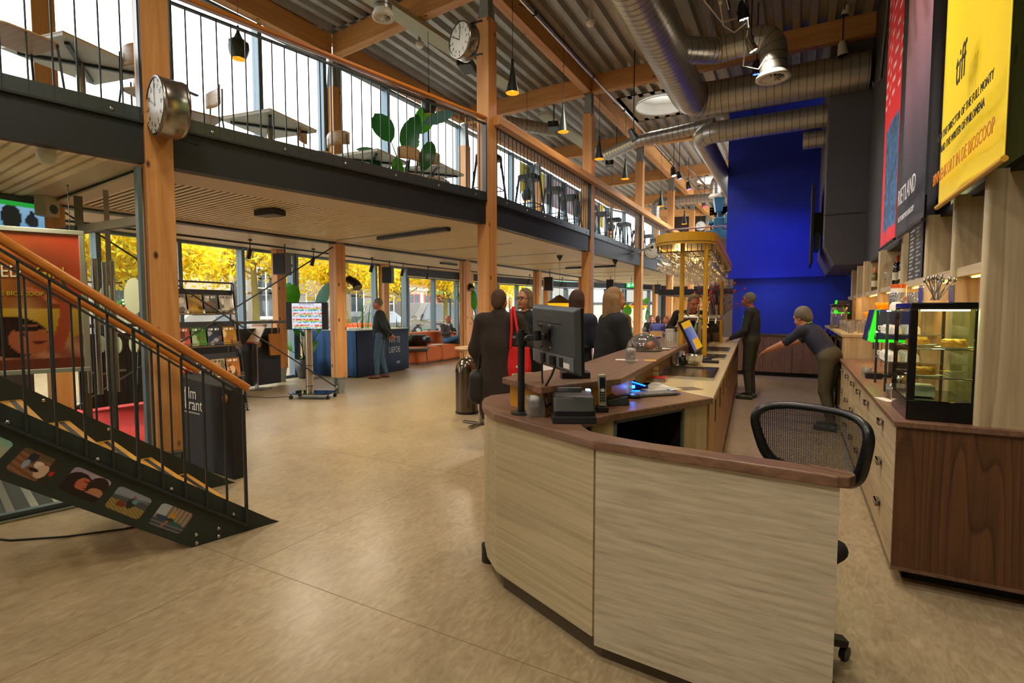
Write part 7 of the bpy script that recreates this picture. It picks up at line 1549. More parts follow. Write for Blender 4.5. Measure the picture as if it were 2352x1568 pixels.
# ================================================================ PEOPLE
SKIN = mat('skin', '#c48a6c', .5, var=.06, vs=20); SKR = mat('skin_ruddy', '#b87058', .5, var=.08); LIP = mat('lips', '#a04a40', .45, var=0); EYE_ = mat('eye_dark', '#1c1410', .3, var=0)
def cloth(n, c, bump=.12): return mat(n, c, .85, var=.14, vs=10, bump=bump, bs=40)
V3 = lambda *a: np.array(a, float)
def hand(w, d, up, side, curl, m, s=1.0):
    """palm from wrist w along d, back of the hand towards up, thumb on side*(d x up)"""
    d = d/np.linalg.norm(d); up = up-d*(up@d); up /= np.linalg.norm(up); r = np.cross(d, up)*side; P_ = []
    P_.append(('c', w, w+d*.035*s, .022*s, .024*s, m, .015)); pc = w+d*.055*s
    for k in range(4):
        o = r*(.026-.0175*k)*s; b = pc+o+d*.025*s*(1-.1*abs(k-1)); L_ = [.040, .045, .042, .033][k]*s
        P_.append(('c', w+d*.02*s+o*.6, b, .013*s, .0105*s, m, .012)); a1 = curl*.7; dn = d*math.cos(a1)-up*math.sin(a1); e = b+dn*L_; P_.append(('c', b, e, .0092*s, .008*s, m, .004)); a2 = curl*1.7; dn = d*math.cos(a2)-up*math.sin(a2); P_.append(('c', e, e+dn*L_*.85, .008*s, .0068*s, m, .003))
    tb_ = w+d*.02*s+r*.026*s; te = tb_+(d*.6+r*.75-up*.2)*.038*s; P_.append(('c', tb_, te, .0125*s, .0105*s, m, .01)); P_.append(('c', te, te+(d*.85+r*.25-up*.35)*.03*s, .01*s, .0085*s, m, .004)); return P_
def rot3(rz, rx=0): return np.array(Matrix.Rotation(rz, 3, 'Z') @ Matrix.Rotation(rx, 3, 'X'))
def head_prims(h, R, m=0, glasses=False):
    g = lambda x, y, z: h+R@V3(x, y, z)
    P_ = [('e', g(0, -.008, .02), (.076, .096, .105), R, m, 0), ('e', g(0, .03, -.05), (.056, .062, .07), R, m, .03), ('c', g(0, .083, .005), g(0, .108, -.028), .009, .014, m, .012), ('e', g(0, .082, -.092), (.024, .02, .018), R, m, .02),
          ('e', g(.078, -.005, -.01), (.012, .02, .033), R, m, .006), ('e', g(-.078, -.005, -.01), (.012, .02, .033), R, m, .006), ('e', g(0, .094, -.062), (.025, .010, .009), R, 4, .004), ('e', g(.033, .07, -.035), (.024, .022, .022), R, m, .02), ('e', g(-.033, .07, -.035), (.024, .022, .022), R, m, .02),
          ('e', g(0, .08, .035), (.05, .018, .012), R, m, .015), ('e', g(.031, .086, .01), (.013, .008, .008), R, 5, .003), ('e', g(-.031, .086, .01), (.013, .008, .008), R, 5, .003)]
    return P_
def person(label, loc, rz, s=1.0, J={}, tops=('#222222', '#334'), hair=('#6a4a30', []), res=.013, skin=None, face=0, lean=0, coat=None, hands=(1.2, 1.2), group=None, fem=0, sleeve=1, shoe='#241812', build=1.0, extra=None, bare=0):
    """joints in metres for a 1.75 m figure facing +y, x to the figure's right"""
    D = dict(pel=V3(0, 0, .95), che=V3(0, 0, 1.28), nec=V3(0, .0, 1.46), hea=V3(0, .025, 1.63), sR=V3(.175, 0, 1.42), sL=V3(-.175, 0, 1.42), eR=V3(.235, -.03, 1.13), eL=V3(-.235, -.03, 1.13), wR=V3(.24, .06, .90), wL=V3(-.24, .06, .90),
             hR=V3(.09, 0, .93), hL=V3(-.09, 0, .93), kR=V3(.10, .03, .50), kL=V3(-.10, .03, .50), aR=V3(.11, -.01, .09), aL=V3(-.11, -.01, .09), tR=V3(.13, .15, .03), tL=V3(-.13, .15, .03))
    for k, v in J.items(): D[k] = V3(*v)
    D = {k: v*s for k, v in D.items()}; b = build*s
    R = rot3(face, lean); P_ = []; T, Lg, Sh = 1, 2, 3
    up = (D['nec']-D['pel']); up /= np.linalg.norm(up); side = D['sR']-D['sL']; side /= np.linalg.norm(side); fw = np.cross(up, side); Rt = np.stack([side, fw, up], 1)
    P_ += [('e', D['che'], (.165*b, .115*b, .21*s), Rt, T, 0), ('e', (D['che']+D['pel'])/2-up*.01, (.148*b, .112*b, .19*s), Rt, T, .06), ('e', D['pel']+up*.02, (.17*b, .125*b, .13*s), Rt, T if coat else Lg, .05)]
    P_ += [('c', D['sL'], D['sR'], .062*b, .062*b, T, .05), ('c', D['che']+up*.15*s, D['nec'], .075*b, .052*s, T, .04), ('c', D['nec'], D['hea']-R@V3(0, .015, .06)*s, .048*s, .047*s, 0, .012)]
    for q in 'RL':
        sg = 1 if q == 'R' else -1
        P_ += [('c', D['s'+q], D['e'+q], .058*b, .045*b, T, .03), ('c', D['e'+q], D['w'+q], .046*b, .034*b, T if sleeve else 0, .015)]
        d = D['w'+q]-D['e'+q]; d /= np.linalg.norm(d); hv = V3(sg*1.0, .15, .1) if abs(d[2]) > .6 else V3(sg*.2, 0, 1)
        P_ += [('c', D['w'+q], D['w'+q]+d*.03, .026*s, .023*s, 0, .0)]+hand(D['w'+q]+d*.025*s, d, hv, -sg if abs(d[2]) > .6 else -sg, hands[0 if q == 'R' else 1]*.35, 0, s*1.02)
        P_ += [('c', D['h'+q], D['k'+q], .088*b, .062*b, Lg, .03), ('c', D['k'+q], D['a'+q]+V3(0, 0, .03), .06*b, .043*b, Lg, .02)]
        a, t_ = D['a'+q], D['t'+q]; P_ += [('c', a-V3(0, 0, .045*s), t_, .042*s, .036*s, Sh, .01), ('c', a-(t_-a)*V3(.25, .25, 0)-V3(0, 0, .05*s), t_*.5+a*.5-V3(0, 0, .035*s), .036*s, .036*s, Sh, .01), ('e', (a*.4+t_*.6)+V3(0, 0, -.01), (.045*s, .075*s, .03*s), rot3(-math.atan2(t_[0]-a[0], t_[1]-a[1])), Sh, .01)]
    P_ += head_prims(D['hea'], R*1.0) if s == 1 else head_prims(D['hea'], R*1.0)
    if fem: P_ += [('e', D['che']+fw*.07+side*.07*sg_, (.065*b, .06*b, .06*b), None, T, .05) for sg_ in (-1, 1)]
    if extra: P_ += extra(D, fw, side, up)
    t = thing('person', label, 'person', loc, rz, group)
    cut = [((0, 0, -1), 0.0)]
    mats = [skin or SKIN, cloth('cloth_'+tops[0][1:], tops[0]), cloth('trousers_'+tops[1][1:], tops[1]), mat('shoe_'+shoe[1:], shoe, .4), LIP, EYE_]
    sdf_obj('body', P_, mats, t, res, cut)
    if hair:
        hc, hp = hair; h = D['hea']; g = lambda x, y, z: h+R@V3(x, y, z); HP = [('e', g(0, -.022, .035), (.083, .098, .103), R, 0, 0)]
        for q in hp:
            if q[0] == 'e': HP.append(('e', g(*q[1]), q[2], R, 0, .03))
            else: HP.append(('c', g(*q[1]), g(*q[2]), q[3], q[4], 0, .03))
        HP.append(('e', g(0, .085, -.045), (.072, .075, .10), R, 0, -1))
        sdf_obj('hair', HP, [mat('hair_'+hc[1:], hc, .75, var=.45, vs=45, bump=.7, bs=90)], t, res*.8)
    return t, D, R
def rot_at(t, p): return ROOTM[t.name] @ Vector(p)
def fwd_rz(d): return math.atan2(-d[0], d[1])
cam_dir = lambda px: math.radians(28.6)-math.atan((px-CX)/FPX)   # heading (ccw from +y) of the sight line at column px
# 1 man standing with hands behind his back
f = P(875, 868); h1 = cam_dir(875)
t1, D1, R1 = person('grey haired man in dark jacket and jeans standing with hands behind his back', (f.x, f.y, 0), h1+math.radians(80), 1.0,
    dict(eR=(.25, -.12, 1.15), eL=(-.25, -.12, 1.15), wR=(.08, -.22, .95), wL=(-.09, -.24, .98), hea=(0, .05, 1.63), nec=(0, .02, 1.46), aR=(.09, -.1, .09), tR=(.13, .07, .03), aL=(-.1, .06, .09), tL=(-.13, .22, .03), kR=(.1, 0, .5), kL=(-.1, .07, .5)), ('#22282c', '#3c5870'), ('#706c62', []), skin=SKR, res=.013, hands=(1, 1), shoe='#5c3426', build=1.06, lean=-.08)
sdf_obj('jacket', [('e', (0, .0, 1.25), (.19, .145, .24), None, 0, 0), ('c', (0, 0, 1.1), (0, 0, .93), .165, .17, 0, .05), ('c', (-.17, 0, 1.42), (.17, 0, 1.42), .074, .074, 0, .05)], [cloth('jacket_dark', '#1f2528')], t1, .014, [((0, 0, -1), -.86)])
# 2 woman in the long coat, seen from behind
f = P(1147, 1030); h2 = cam_dir(1125)
t2, D2, R2 = person('woman in a long dark coat seen from behind, hair pinned up, with a red bag', (f.x, f.y, 0), h2-math.radians(8), .975,
    dict(eR=(.30, .02, 1.16), wR=(.22, .2, 1.08), eL=(-.26, .04, 1.12), wL=(-.2, .06, .93), hea=(0.0, .03, 1.63)), ('#241d1c', '#1a1718'), ('#4c3222', [('e', (0, -.075, -.01), (.055, .05, .05)), ('e', (.01, -.09, -.045), (.04, .035, .035)), ('c', (0, -.06, -.03), (0, -.03, -.1), .05, .02)]), res=.012, fem=1, shoe='#141212', coat=1, face=-.25)
CO = cloth('coat_wool', '#2a201d', .3)
sdf_obj('coat', [('c', (-.165, 0, 1.385), (.165, 0, 1.385), .085, .085, 0, 0), ('e', (0, 0, 1.2), (.215, .16, .27), None, 0, .08), ('c', (0, 0, 1.1), (0, -.01, .45), .185, .215, 0, .08), ('c', (.19, 0, 1.37), (.31, .02, 1.10), .085, .085, 0, .06), ('c', (.31, .02, 1.12), (.23, .17, 1.06), .085, .065, 0, .04), ('c', (-.19, 0, 1.37), (-.265, .03, 1.07), .08, .075, 0, .06), ('c', (-.26, .03, 1.09), (-.22, .06, .93), .08, .06, 0, .03), ('c', (0, -.02, 1.44), (0, .02, 1.47), .085, .075, 0, .03)], [CO], t2, .014, [((0, 0, -1), -.33)])
Mp = ROOTM[t2.name]
rbg = thing('tote_bag', 'red cloth tote bag with white print hanging from the coat wearing woman', 'bag', tuple(Mp @ Vector((.21, -.17, .70))), h2-math.radians(30)); m = MB()
m.add([(-.13, -.02, 0), (.13, -.02, 0), (.13, .03, 0), (-.13, .03, 0), (-.145, -.035, .2), (.145, -.035, .2), (.145, .05, .2), (-.145, .05, .2), (-.14, -.012, .42), (.14, -.012, .42), (.14, .012, .42), (-.14, .012, .42)], [(0, 3, 2, 1), (8, 9, 10, 11)]+[(a+i, a+(i+1) % 4, a+4+(i+1) % 4, a+4+i) for a in (0, 4) for i in range(4)])
m.build('bag_body', RED, rbg, bevel=.015); MB().tube([(-.07, -.02, .41), (-.05, -.03, .62), (-.08, .02, .80), (-.07, .05, .83)], .014, 6).tube([(.05, -.02, .41), (.01, -.03, .62), (-.05, .02, .80), (-.06, .05, .83)], .014, 6).build('strap', RED, rbg)
m = MB(); rr = random.Random(5)
for k in range(9): m.sph((.05+rr.uniform(-.03, .03), -.039, .04+.022*k), (.018+.01*rr.random(), .003, .012), 8, 5)
m.build('white_print', PRW, rbg)
hb = thing('shoulder_bag', 'black bag hanging at the left side of the coat wearing woman', 'bag', tuple(Mp @ Vector((-.24, .02, .48))), h2); sdf_obj('bag_body', [('b', (0, 0, .2), (.09, .15, .17), .07, None, 0, 0), ('e', (0, .02, .1), (.1, .13, .1), None, 0, .05)], [BLKM], hb, .014); MB().tube([(0, -.1, .34), (.03, -.05, .6), (.1, .0, .9), (.12, .05, .62), (0, .1, .34)], .012, 6).build('strap', BLKM, hb)
# 3 smiling woman with glasses facing the camera
p = PK(1208, 712, 6.3); t3, D3, R3 = person('smiling woman with glasses and dark jacket, facing us', (p.x, p.y, 0), cam_dir(1208)+math.radians(140), 1.0, dict(wR=(.12, .2, 1.08), wL=(-.12, .2, 1.06), eR=(.25, .02, 1.14), eL=(-.25, .02, 1.14)), ('#1b1c20', '#17171a'), ('#6e5c44', [('c', (.07, -.02, .02), (.085, -.01, -.09), .03, .03), ('c', (-.07, -.02, .02), (-.085, -.01, -.09), .03, .03), ('e', (0, -.06, -.05), (.08, .05, .08))]), res=.012, fem=1, coat=1, build=1.1)
h = D3['hea']; m = MB()
for sx in (-1, 1): m.tube([(h[0]+sx*.033+.025*math.cos(a*PI/8), h[1]+.103, h[2]+.008+.02*math.sin(a*PI/8)) for a in range(17)], .003, 5, caps=False).tube([(h[0]+sx*.058, h[1]+.10, h[2]+.012), (h[0]+sx*.083, h[1]+.0, h[2]+.012)], .0025, 5)
m.tube([(h[0]-.008, h[1]+.106, h[2]+.01), (h[0]+.008, h[1]+.106, h[2]+.01)], .0025, 5).build('glasses', BLK, t3)
sdf_obj('jacket', [('c', (-.17, 0, 1.41), (.17, 0, 1.41), .08, .08, 0, 0), ('e', (0, -.01, 1.22), (.21, .145, .25), None, 0, .06), ('c', (0, 0, 1.0), (0, 0, .7), .19, .2, 0, .06), ('e', (0, .17, 1.38), (.035, .06, .14), None, 0, -1)], [cloth('jacket_charcoal', '#17181c')], t3, .014, [((0, 0, -1), -.66)])
sdf_obj('shirt', [('e', (0, .045, 1.34), (.09, .085, .14), None, 0, 0)], [cloth('shirt_wine', '#3c1c24')], t3, .014)
# 4 long haired woman behind the monitor, dark blue coat
p = PK(1325, 712, 6.1); t4, D4, R4 = person('woman with long reddish brown hair in a dark blue coat behind the monitor', (p.x, p.y, 0), cam_dir(1325)-math.radians(35), .985, dict(wR=(.15, .22, 1.1), eR=(.26, .03, 1.15)), ('#1c2234', '#232c44'), ('#3e2418', [('c', (0, -.06, .0), (0, -.08, -.22), .075, .06), ('c', (.06, -.03, 0), (.07, -.04, -.2), .04, .035), ('c', (-.06, -.03, 0), (-.07, -.04, -.2), .04, .035)]), fem=1, coat=1)
CB = cloth('coat_navy', '#1a2032'); sdf_obj('coat', [('c', (-.165, 0, 1.38), (.165, 0, 1.38), .082, .082, 0, 0), ('e', (0, 0, 1.2), (.2, .15, .25), None, 0, .07), ('c', (0, 0, 1.05), (0, -.01, .5), .17, .23, 0, .06), ('c', (-.19, 0, 1.37), (-.25, -.02, 1.1), .075, .065, 0, .05), ('c', (.19, 0, 1.37), (.26, .02, 1.14), .075, .065, 0, .05)], [CB], t4, .015, [((0, 0, -1), -.4)])
sdf_obj('belt', [('b', (0, 0, 1.08), (.2, .165, .02), .02, None, 0, 0)], [CB], t4, .014)
# 5 blonde woman at the bar
p = PK(1408, 712, 5.6); t5, D5, R5 = person('blonde haired woman in dark coat and olive scarf at the customer side of the bar', (p.x, p.y, 0), cam_dir(1408)-math.radians(70), .99, dict(wR=(.14, .34, 1.16), eR=(.26, .08, 1.16), wL=(-.1, .36, 1.14), eL=(-.25, .10, 1.14)), ('#16181e', '#1a1c22'), ('#8a6a48', [('c', (0, -.06, .0), (0, -.07, -.2), .08, .07), ('c', (.07, -.02, 0), (.085, -.01, -.18), .045, .045), ('c', (-.07, -.02, 0), (-.085, -.01, -.18), .045, .045)]), fem=1, coat=1, build=1.12)
sdf_obj('scarf', [('c', (-.08, .08, 1.42), (.08, .08, 1.42), .055, .055, 0, 0), ('c', (.05, .12, 1.4), (.07, .16, 1.0), .06, .05, 0, .03), ('c', (-.05, .12, 1.4), (-.06, .16, 1.02), .06, .05, 0, .03)], [cloth('scarf_olive', '#5c5436')], t5, .014)
sdf_obj('coat', [('c', (-.17, 0, 1.38), (.17, 0, 1.38), .09, .09, 0, 0), ('e', (0, -.02, 1.2), (.225, .16, .26), None, 0, .07), ('c', (0, 0, 1.05), (0, -.01, .6), .2, .24, 0, .06), ('c', (-.19, 0, 1.37), (-.26, .09, 1.14), .08, .07, 0, .05), ('c', (.19, 0, 1.37), (.27, .07, 1.15), .08, .07, 0, .05)], [cloth('coat_black_blue', '#14171f')], t5, .015, [((0, 0, -1), -.5)])
# 6 man leaning on the bar, black sweater, green lanyard
p = PK(1582, 712, 8.0); t6, D6, R6 = person('grey haired man in black sweater with green lanyard leaning over the bar', (p.x, p.y, 0), cam_dir(1582)+math.radians(195), 1.04, dict(pel=(0, -.1, .95), che=(0, .05, 1.25), nec=(0, .16, 1.40), hea=(0, .25, 1.54), sR=(.19, .12, 1.37), sL=(-.19, .12, 1.37), eR=(.33, .2, 1.17), eL=(-.32, .22, 1.17), wR=(.16, .42, 1.15), wL=(-.08, .42, 1.14), hR=(.09, -.1, .93), hL=(-.09, -.1, .93), kR=(.1, -.08, .5), kL=(-.1, -.06, .5)), ('#14151c', '#1c1c22'), ('#66625a', []), skin=SKR, res=.014, build=1.12, lean=-.35)
MB().tube([(.06, .17, 1.47), (.08, .28, 1.36), (.02, .33, 1.18)], .014, 6).tube([(-.06, .17, 1.47), (-.05, .3, 1.36), (.01, .33, 1.18)], .014, 6).build('lanyard', mat('lanyard_green', '#7cc820', .6), t6)
# 7 man standing behind the bar
f = P(1722, 915); t7, D7, R7 = person('grey haired man in dark jacket with blue lanyard standing behind the bar', (f.x, f.y, 0), cam_dir(1722)+math.radians(75), 1.03, dict(wR=(.18, .3, 1.0), eR=(.25, .04, 1.13), wL=(-.2, .25, 1.0), eL=(-.25, .04, 1.13), hea=(0, .06, 1.62)), ('#2c3038', '#3a3c30'), ('#77746c', []), skin=SKR, res=.014, build=1.1, shoe='#3a4034')
MB().tube([(.06, .0, 1.56), (.09, .12, 1.40), (.03, .17, 1.16)], .008, 6).tube([(-.06, .0, 1.56), (-.07, .12, 1.40), (.0, .17, 1.16)], .008, 6).build('lanyard', mat('lanyard_blue', '#4aa0c8', .6), t7)
# 8 bartender bending and reaching to the left, dark top
p = PK(1872, 712, 6.7); t8, D8, R8 = person('curly grey haired person in dark blue top bending towards the bar', (p.x, p.y, 0), cam_dir(1872)+math.radians(62), .98, dict(pel=(0, -.22, .92), che=(0, -.02, 1.17), nec=(0, .1, 1.30), hea=(0, .17, 1.43), sR=(.18, .07, 1.26), sL=(-.18, .07, 1.26), eR=(.24, .3, 1.12), wR=(.2, .55, 1.03), eL=(-.26, .26, 1.08), wL=(-.24, .48, .98), hR=(.09, -.22, .9), hL=(-.09, -.22, .9), kR=(.1, -.14, .5), kL=(-.1, -.2, .5), aR=(.11, -.2, .09), aL=(-.11, -.3, .09), tR=(.13, -.03, .03), tL=(-.13, -.13, .03)), ('#22263c', '#4c4632'), ('#6c665c', [('e', (0, -.04, .06), (.09, .09, .08)), ('e', (.05, -.04, .03), (.05, .07, .07)), ('e', (-.05, -.04, .03), (.05, .07, .07)), ('e', (0, -.08, -.02), (.07, .05, .07))]), skin=SKIN, res=.014, build=1.1, lean=-.4, shoe='#30342c', sleeve=0)
MB().tube([(.05, .06, 1.33), (0, .035, 1.35), (-.05, .06, 1.33)], .008, 6).build('lanyard', bpy.data.materials['lanyard_green'], t8)
# 9 seated man on the sofa with phone, legs crossed
SIT = dict(pel=(0, -.05, .53), che=(0, -.12, .86), nec=(0, -.08, 1.04), hea=(0, -.02, 1.19), sR=(.18, -.1, 1.0), sL=(-.18, -.1, 1.0), eR=(.27, .0, .76), eL=(-.27, .0, .76), wR=(.07, .2, .80), wL=(-.07, .2, .80), hR=(.1, .0, .53), hL=(-.1, .0, .53), kR=(.12, .45, .55), kL=(-.12, .45, .53), aR=(.12, .50, .12), aL=(-.12, .50, .12), tR=(.13, .64, .06), tL=(-.13, .64, .06))
def seated(label, x, y, rz, tops, hair, over={}, s=1, skin=None, **k): d = dict(SIT); d.update(over); return person(label, (x, y, 0), rz, s, d, tops, hair, res=k.pop('res', .016), skin=skin, **k)
ps = PK(1032, 712, 15.2)
t9, D9, R9 = seated('balding man in grey sweater sitting cross legged on the orange sofa', -9.42, 13.2, math.radians(-98), ('#4c4a48', '#3a6488'), None, dict(kR=(.05, .42, .68), aR=(-.22, .55, .62), tR=(-.34, .62, .70), kL=(-.1, .46, .53)), 1.02, SKR, shoe='#2c1c18', res=.014)
MB(TR((0, .3, .84), 0, rx=.5)).box(-.035, -.005, 0, .035, .005, .13).build('phone', BLK, t9); sdf_obj('collar', [('c', (-.05, -.07, 1.07), (.05, -.07, 1.07), .052, .052, 0, 0), ('c', (0, -.02, 1.06), (0, .0, 1.04), .04, .03, 0, .02)], [PRW], t9, .012)
# 10-13 guests at the far tables
def mzx(px, d): q = PK(px, 712, d); return q.x, q.y
x, y = mzx(1440, 17); seated('guest in a pale teal shirt seated at a far table, hand at the chin', x, y, cam_dir(1440)-math.radians(95), ('#78b0a4', '#3a3a44'), ('#6a4a38', []), dict(wL=(-.03, .12, 1.02), eL=(-.2, .16, .82)), s=.98, skin=SKR)
x, y = mzx(1496, 18.5); seated('dark clad guest facing the hall at the far table under the bright plant', x, y, cam_dir(1496)+PI, ('#2c2c28', '#2a2a30'), ('#5c4030', []), skin=SKR)
x, y = mzx(1513, 16.8); seated('guest with dark hair and violet blue sweater, back to the hall', x, y, cam_dir(1513)-.3, ('#5054a0', '#1c1c28'), ('#2c1a16', [('c', (0, -.06, 0), (0, -.06, -.14), .07, .06)]), fem=1)
x, y = mzx(1530, 16.6); seated('red haired guest at the far right seat of the table', x, y, cam_dir(1534)+1.6, ('#6c6080', '#2a2430'), ('#8a4a34', [('c', (0, -.06, 0), (0, -.05, -.08), .06, .06)]), skin=SKR)
def lowtable(px, d, w_, label):
    x, y = mzx(px, d); t = thing('cafe_table', label, 'table', (x, y, 0), .0, 'cafe tables at the far end'); MB().prism(rrect(-w_, -.35, w_, .35, .05), .73, .755).build('table_top', PLY, t); MB().cyl((0, 0, .02), (0, 0, .73), .035, n=12).build('column', STEEL, t); MB().cyl((0, 0, 0), (0, 0, .02), .22, n=20).build('foot_plate', STEEL, t)
lowtable(1470, 17.2, .35, 'far cafe table left with blue cup'); lowtable(1495, 17.4, .4, 'far cafe table between the seated guests')
def lowchair(px, d, rz, label):
    x, y = mzx(px, d); t = thing('cafe_chair', label, 'chair', (x, y, 0), rz, 'wooden chairs at the far tables')
    MB().prism(rrect(-.21, -.2, .21, .2, .06), .44, .46).build('seat', PLY, t); MB().box(-.2, -.22, .66, .2, -.2, .84).build('backrest', PLY, t)
    for sx in (-1, 1):
        MB().tube([(.19*sx, .19, 0), (.17*sx, .16, .44)], .014, 6).build('leg', PLY, t); MB().tube([(.19*sx, -.24, 0), (.17*sx, -.19, .45), (.18*sx, -.22, .8)], .014, 6).build('leg', PLY, t)
lowchair(1440, 17.0, cam_dir(1440)-math.radians(95), 'chair of the teal shirted guest'); lowchair(1496, 18.55, cam_dir(1496)+PI, 'chair of the dark clad guest'); lowchair(1513, 16.7, cam_dir(1513)-.3, 'pale wooden chair of the violet clad guest, nearest'); lowchair(1530, 16.6, cam_dir(1534)+1.6, 'chair of the red haired guest')
# ================================================================ OUTSIDE
def brickmat():
    m, n, l, b = newmat('brick_facade'); b.inputs['Roughness'].default_value = .85; tc = n.new('ShaderNodeTexCoord'); mp = n.new('ShaderNodeMapping'); mp.inputs['Rotation'].default_value = (PI/2, 0, PI/2)
    br = n.new('ShaderNodeTexBrick'); br.inputs['Scale'].default_value = 4; br.inputs['Color1'].default_value = H('#a8705a'); br.inputs['Color2'].default_value = H('#8a5444'); br.inputs['Mortar'].default_value = H('#c4b4a4'); br.inputs['Mortar Size'].default_value = .02
    l.new(tc.outputs['Object'], mp.inputs[0]); l.new(mp.outputs[0], br.inputs[0]); l.new(br.outputs[0], b.inputs['Base Color']); return m
BRK = brickmat()
def pavemat():
    m, n, l, b = newmat('street_clinkers'); b.inputs['Roughness'].default_value = .8; tc = n.new('ShaderNodeTexCoord'); br = n.new('ShaderNodeTexBrick'); br.inputs['Scale'].default_value = 5; br.inputs['Color1'].default_value = H('#8c744e'); br.inputs['Color2'].default_value = H('#765f40'); br.inputs['Mortar'].default_value = H('#6c5c44'); br.inputs['Mortar Size'].default_value = .02
    l.new(tc.outputs['Object'], br.inputs[0]); l.new(br.outputs[0], b.inputs['Base Color']); return m
struct(MB().box(-70, -30, -.12, -10.2, 90, -.02).box(-10.2, 28, -.12, 40, 90, -.02).build('street', pavemat()))
WWH = mat('white_render', '#8c8880', .8, var=.04); DGL = mat('window_dark', '#3a4448', .12, var=.1); GRNP = mat('green_paint', '#2c8a6c', .5); REDP = mat('red_paint', '#c83a20', .5); ROOFT = mat('roof_tiles', '#6a5048', .8)
def building(label, x, y0, y1, h, wallm, wins, roof=2.2, door=None, extra=None, x2=8, frame=WHT):
    t = thing('building', label, 'building', (x-x2/2, (y0+y1)/2, 0)); MB().box(x-x2, y0, 0, x, y1, h).build('wall', wallm, t, world=True)
    m = MB(); xm = x-x2/2; m.add([(x+.2, y0-.1, h), (x+.2, y1+.1, h), (x-x2-.2, y1+.1, h), (x-x2-.2, y0-.1, h), (xm, y0-.1, h+roof), (xm, y1+.1, h+roof)], [(0, 1, 5, 4), (2, 3, 4, 5), (0, 4, 3), (1, 2, 5)]); m.build('roof', ROOFT, t, world=True)
    for (ya, yb, za, zb) in wins:
        f = MB().box(x, ya-.08, za-.08, x+.06, yb+.08, za).box(x, ya-.08, zb, x+.06, yb+.08, zb+.08).box(x, ya-.08, za, x+.06, ya, zb).box(x, yb, za, x+.06, yb+.08, zb).box(x, ya, (za+zb)/2+.2, x+.05, yb, (za+zb)/2+.25).box(x, (ya+yb)/2-.03, za, x+.05, (ya+yb)/2+.03, zb).build('window', frame, t, world=True)
        MB().box(x+.0, ya, za, x+.03, yb, zb).build('pane', DGL, f, world=True)
        MB().box(x, ya-.15, za-.16, x+.12, yb+.15, za-.08).build('window_sill', frame, f, world=True)
    if extra:
        for nme, mt_, mb_ in extra: mb_.build(nme, mt_, t, world=True)
    return t
BX = -23
garl = MB(); rr = random.Random(9)
building('red brick building with wide dark window behind the yellow trees', BX, -6, 15.2, 6.6, BRK, [(10.1, 12.6, 1.9, 4.0), (1, 2.5, 1.5, 3.8), (5, 7, 1.6, 3.9)], extra=[('plinth', FASC, MB().box(BX, -6, 0, BX+.05, 15.2, .6))], frame=mat('frame_dark', '#4c5a60', .5))
gt = thing('fairy_light_garland', 'green garland with coloured lights around the brick building window', 'garland', (BX+.15, 11.3, 1.7)); pts = [(BX+.15, 9.8+3.0*k/40, 1.72+.05*math.sin(k)) for k in range(41)]+[(BX+.15, 9.8, 1.75+2.3*k/30) for k in range(31)]
m = MB(); 
for p_ in pts: m.sph(Vector(p_)+Vector((0, rr.uniform(-.05, .05), rr.uniform(-.06, .06))), .13, 6, 4)
m.build('greenery', LEAF[3], gt, world=True)['kind'] = 'stuff'
for cname, cc_ in (('red', '#ff2810'), ('white', '#fff0c0'), ('green', '#20d060')):
    m = MB()
    for p_ in pts[::2]: m.sph(Vector(p_)+Vector((.12, rr.uniform(-.12, .12), rr.uniform(-.12, .12))), .035, 6, 4)
    m.build('light', emis('garland_'+cname, cc_, 1.5), gt, world=True)['kind'] = 'stuff'
sb = [('stripe', mat('stripe_maroon', '#6c3a3c', .7), MB().box(BX, 15.4, 2.3, BX+.03, 25.6, 2.36).box(BX, 15.4, 3.0, BX+.03, 25.6, 3.06).box(BX, 15.4, 3.6, BX+.03, 25.6, 3.66))]
building('white rendered house with maroon stripes and tall sash windows', BX, 15.4, 25.6, 7, WWH, [(19.3, 20.4, 1.4, 3.8), (22.3, 23.4, 1.4, 3.8), (16.4, 17.3, 1.2, 3.5), (24.3, 25.2, 1.4, 3.6)], extra=sb)
building('small dark gabled house between the white and the red fronted ones', BX-1, 25.8, 28.0, 4.2, mat('stone_grey', '#5c5650', .8), [(26.4, 27.2, 1.0, 2.4)])
building('brick shop with red painted fascia and lit windows', BX-1, 28.2, 33.5, 7.5, BRK, [(28.8, 30.0, .8, 2.6), (30.6, 31.8, .8, 2.6), (32.2, 33.2, .8, 2.6)], frame=REDP, extra=[('shop_fascia', REDP, MB().box(BX-1, 28.2, 3.2, BX-.8, 33.5, 4.2)), ('awning', GRNP, MB().box(BX-1, 31.0, 2.7, BX-.3, 33.5, 2.95)), ('bunting', PRW, MB().box(BX-.95, 28.4, 2.9, BX-.85, 31, 3.1))])
ex = [('cornice', GRNP, MB().box(BX+2, 34, 4.3, BX+2.3, 56, 4.7)), ('shutter', mat('shutter_green', '#2c4a44', .6), MB().box(BX+2, 41.6, 1.9, BX+2.06, 44.6, 3.5)), ('shop_door', mat('door_green_dark', '#20342f', .5), MB().box(BX+2, 41.4, 0, BX+2.05, 45.4, 1.6)), ('sign_board', mat('sign_cream', '#c8c09c', .5), MB().box(BX+2, 37.4, .8, BX+2.08, 38.6, 3.0)), ('shield_emblem', mat('shield_orange', '#c8641c', .5), MB().box(BX+2.08, 37.6, 1.7, BX+2.1, 38.4, 2.5)), ('wall_lamp', mat('lamp_black', '#2a2a28', .5), MB().box(BX+2, 50.1, 2.5, BX+2.3, 50.4, 3.0).box(BX+2, 40.2, 3.0, BX+2.3, 40.5, 3.5).box(BX+2, 47.5, 2.4, BX+2.3, 47.8, 2.9))]
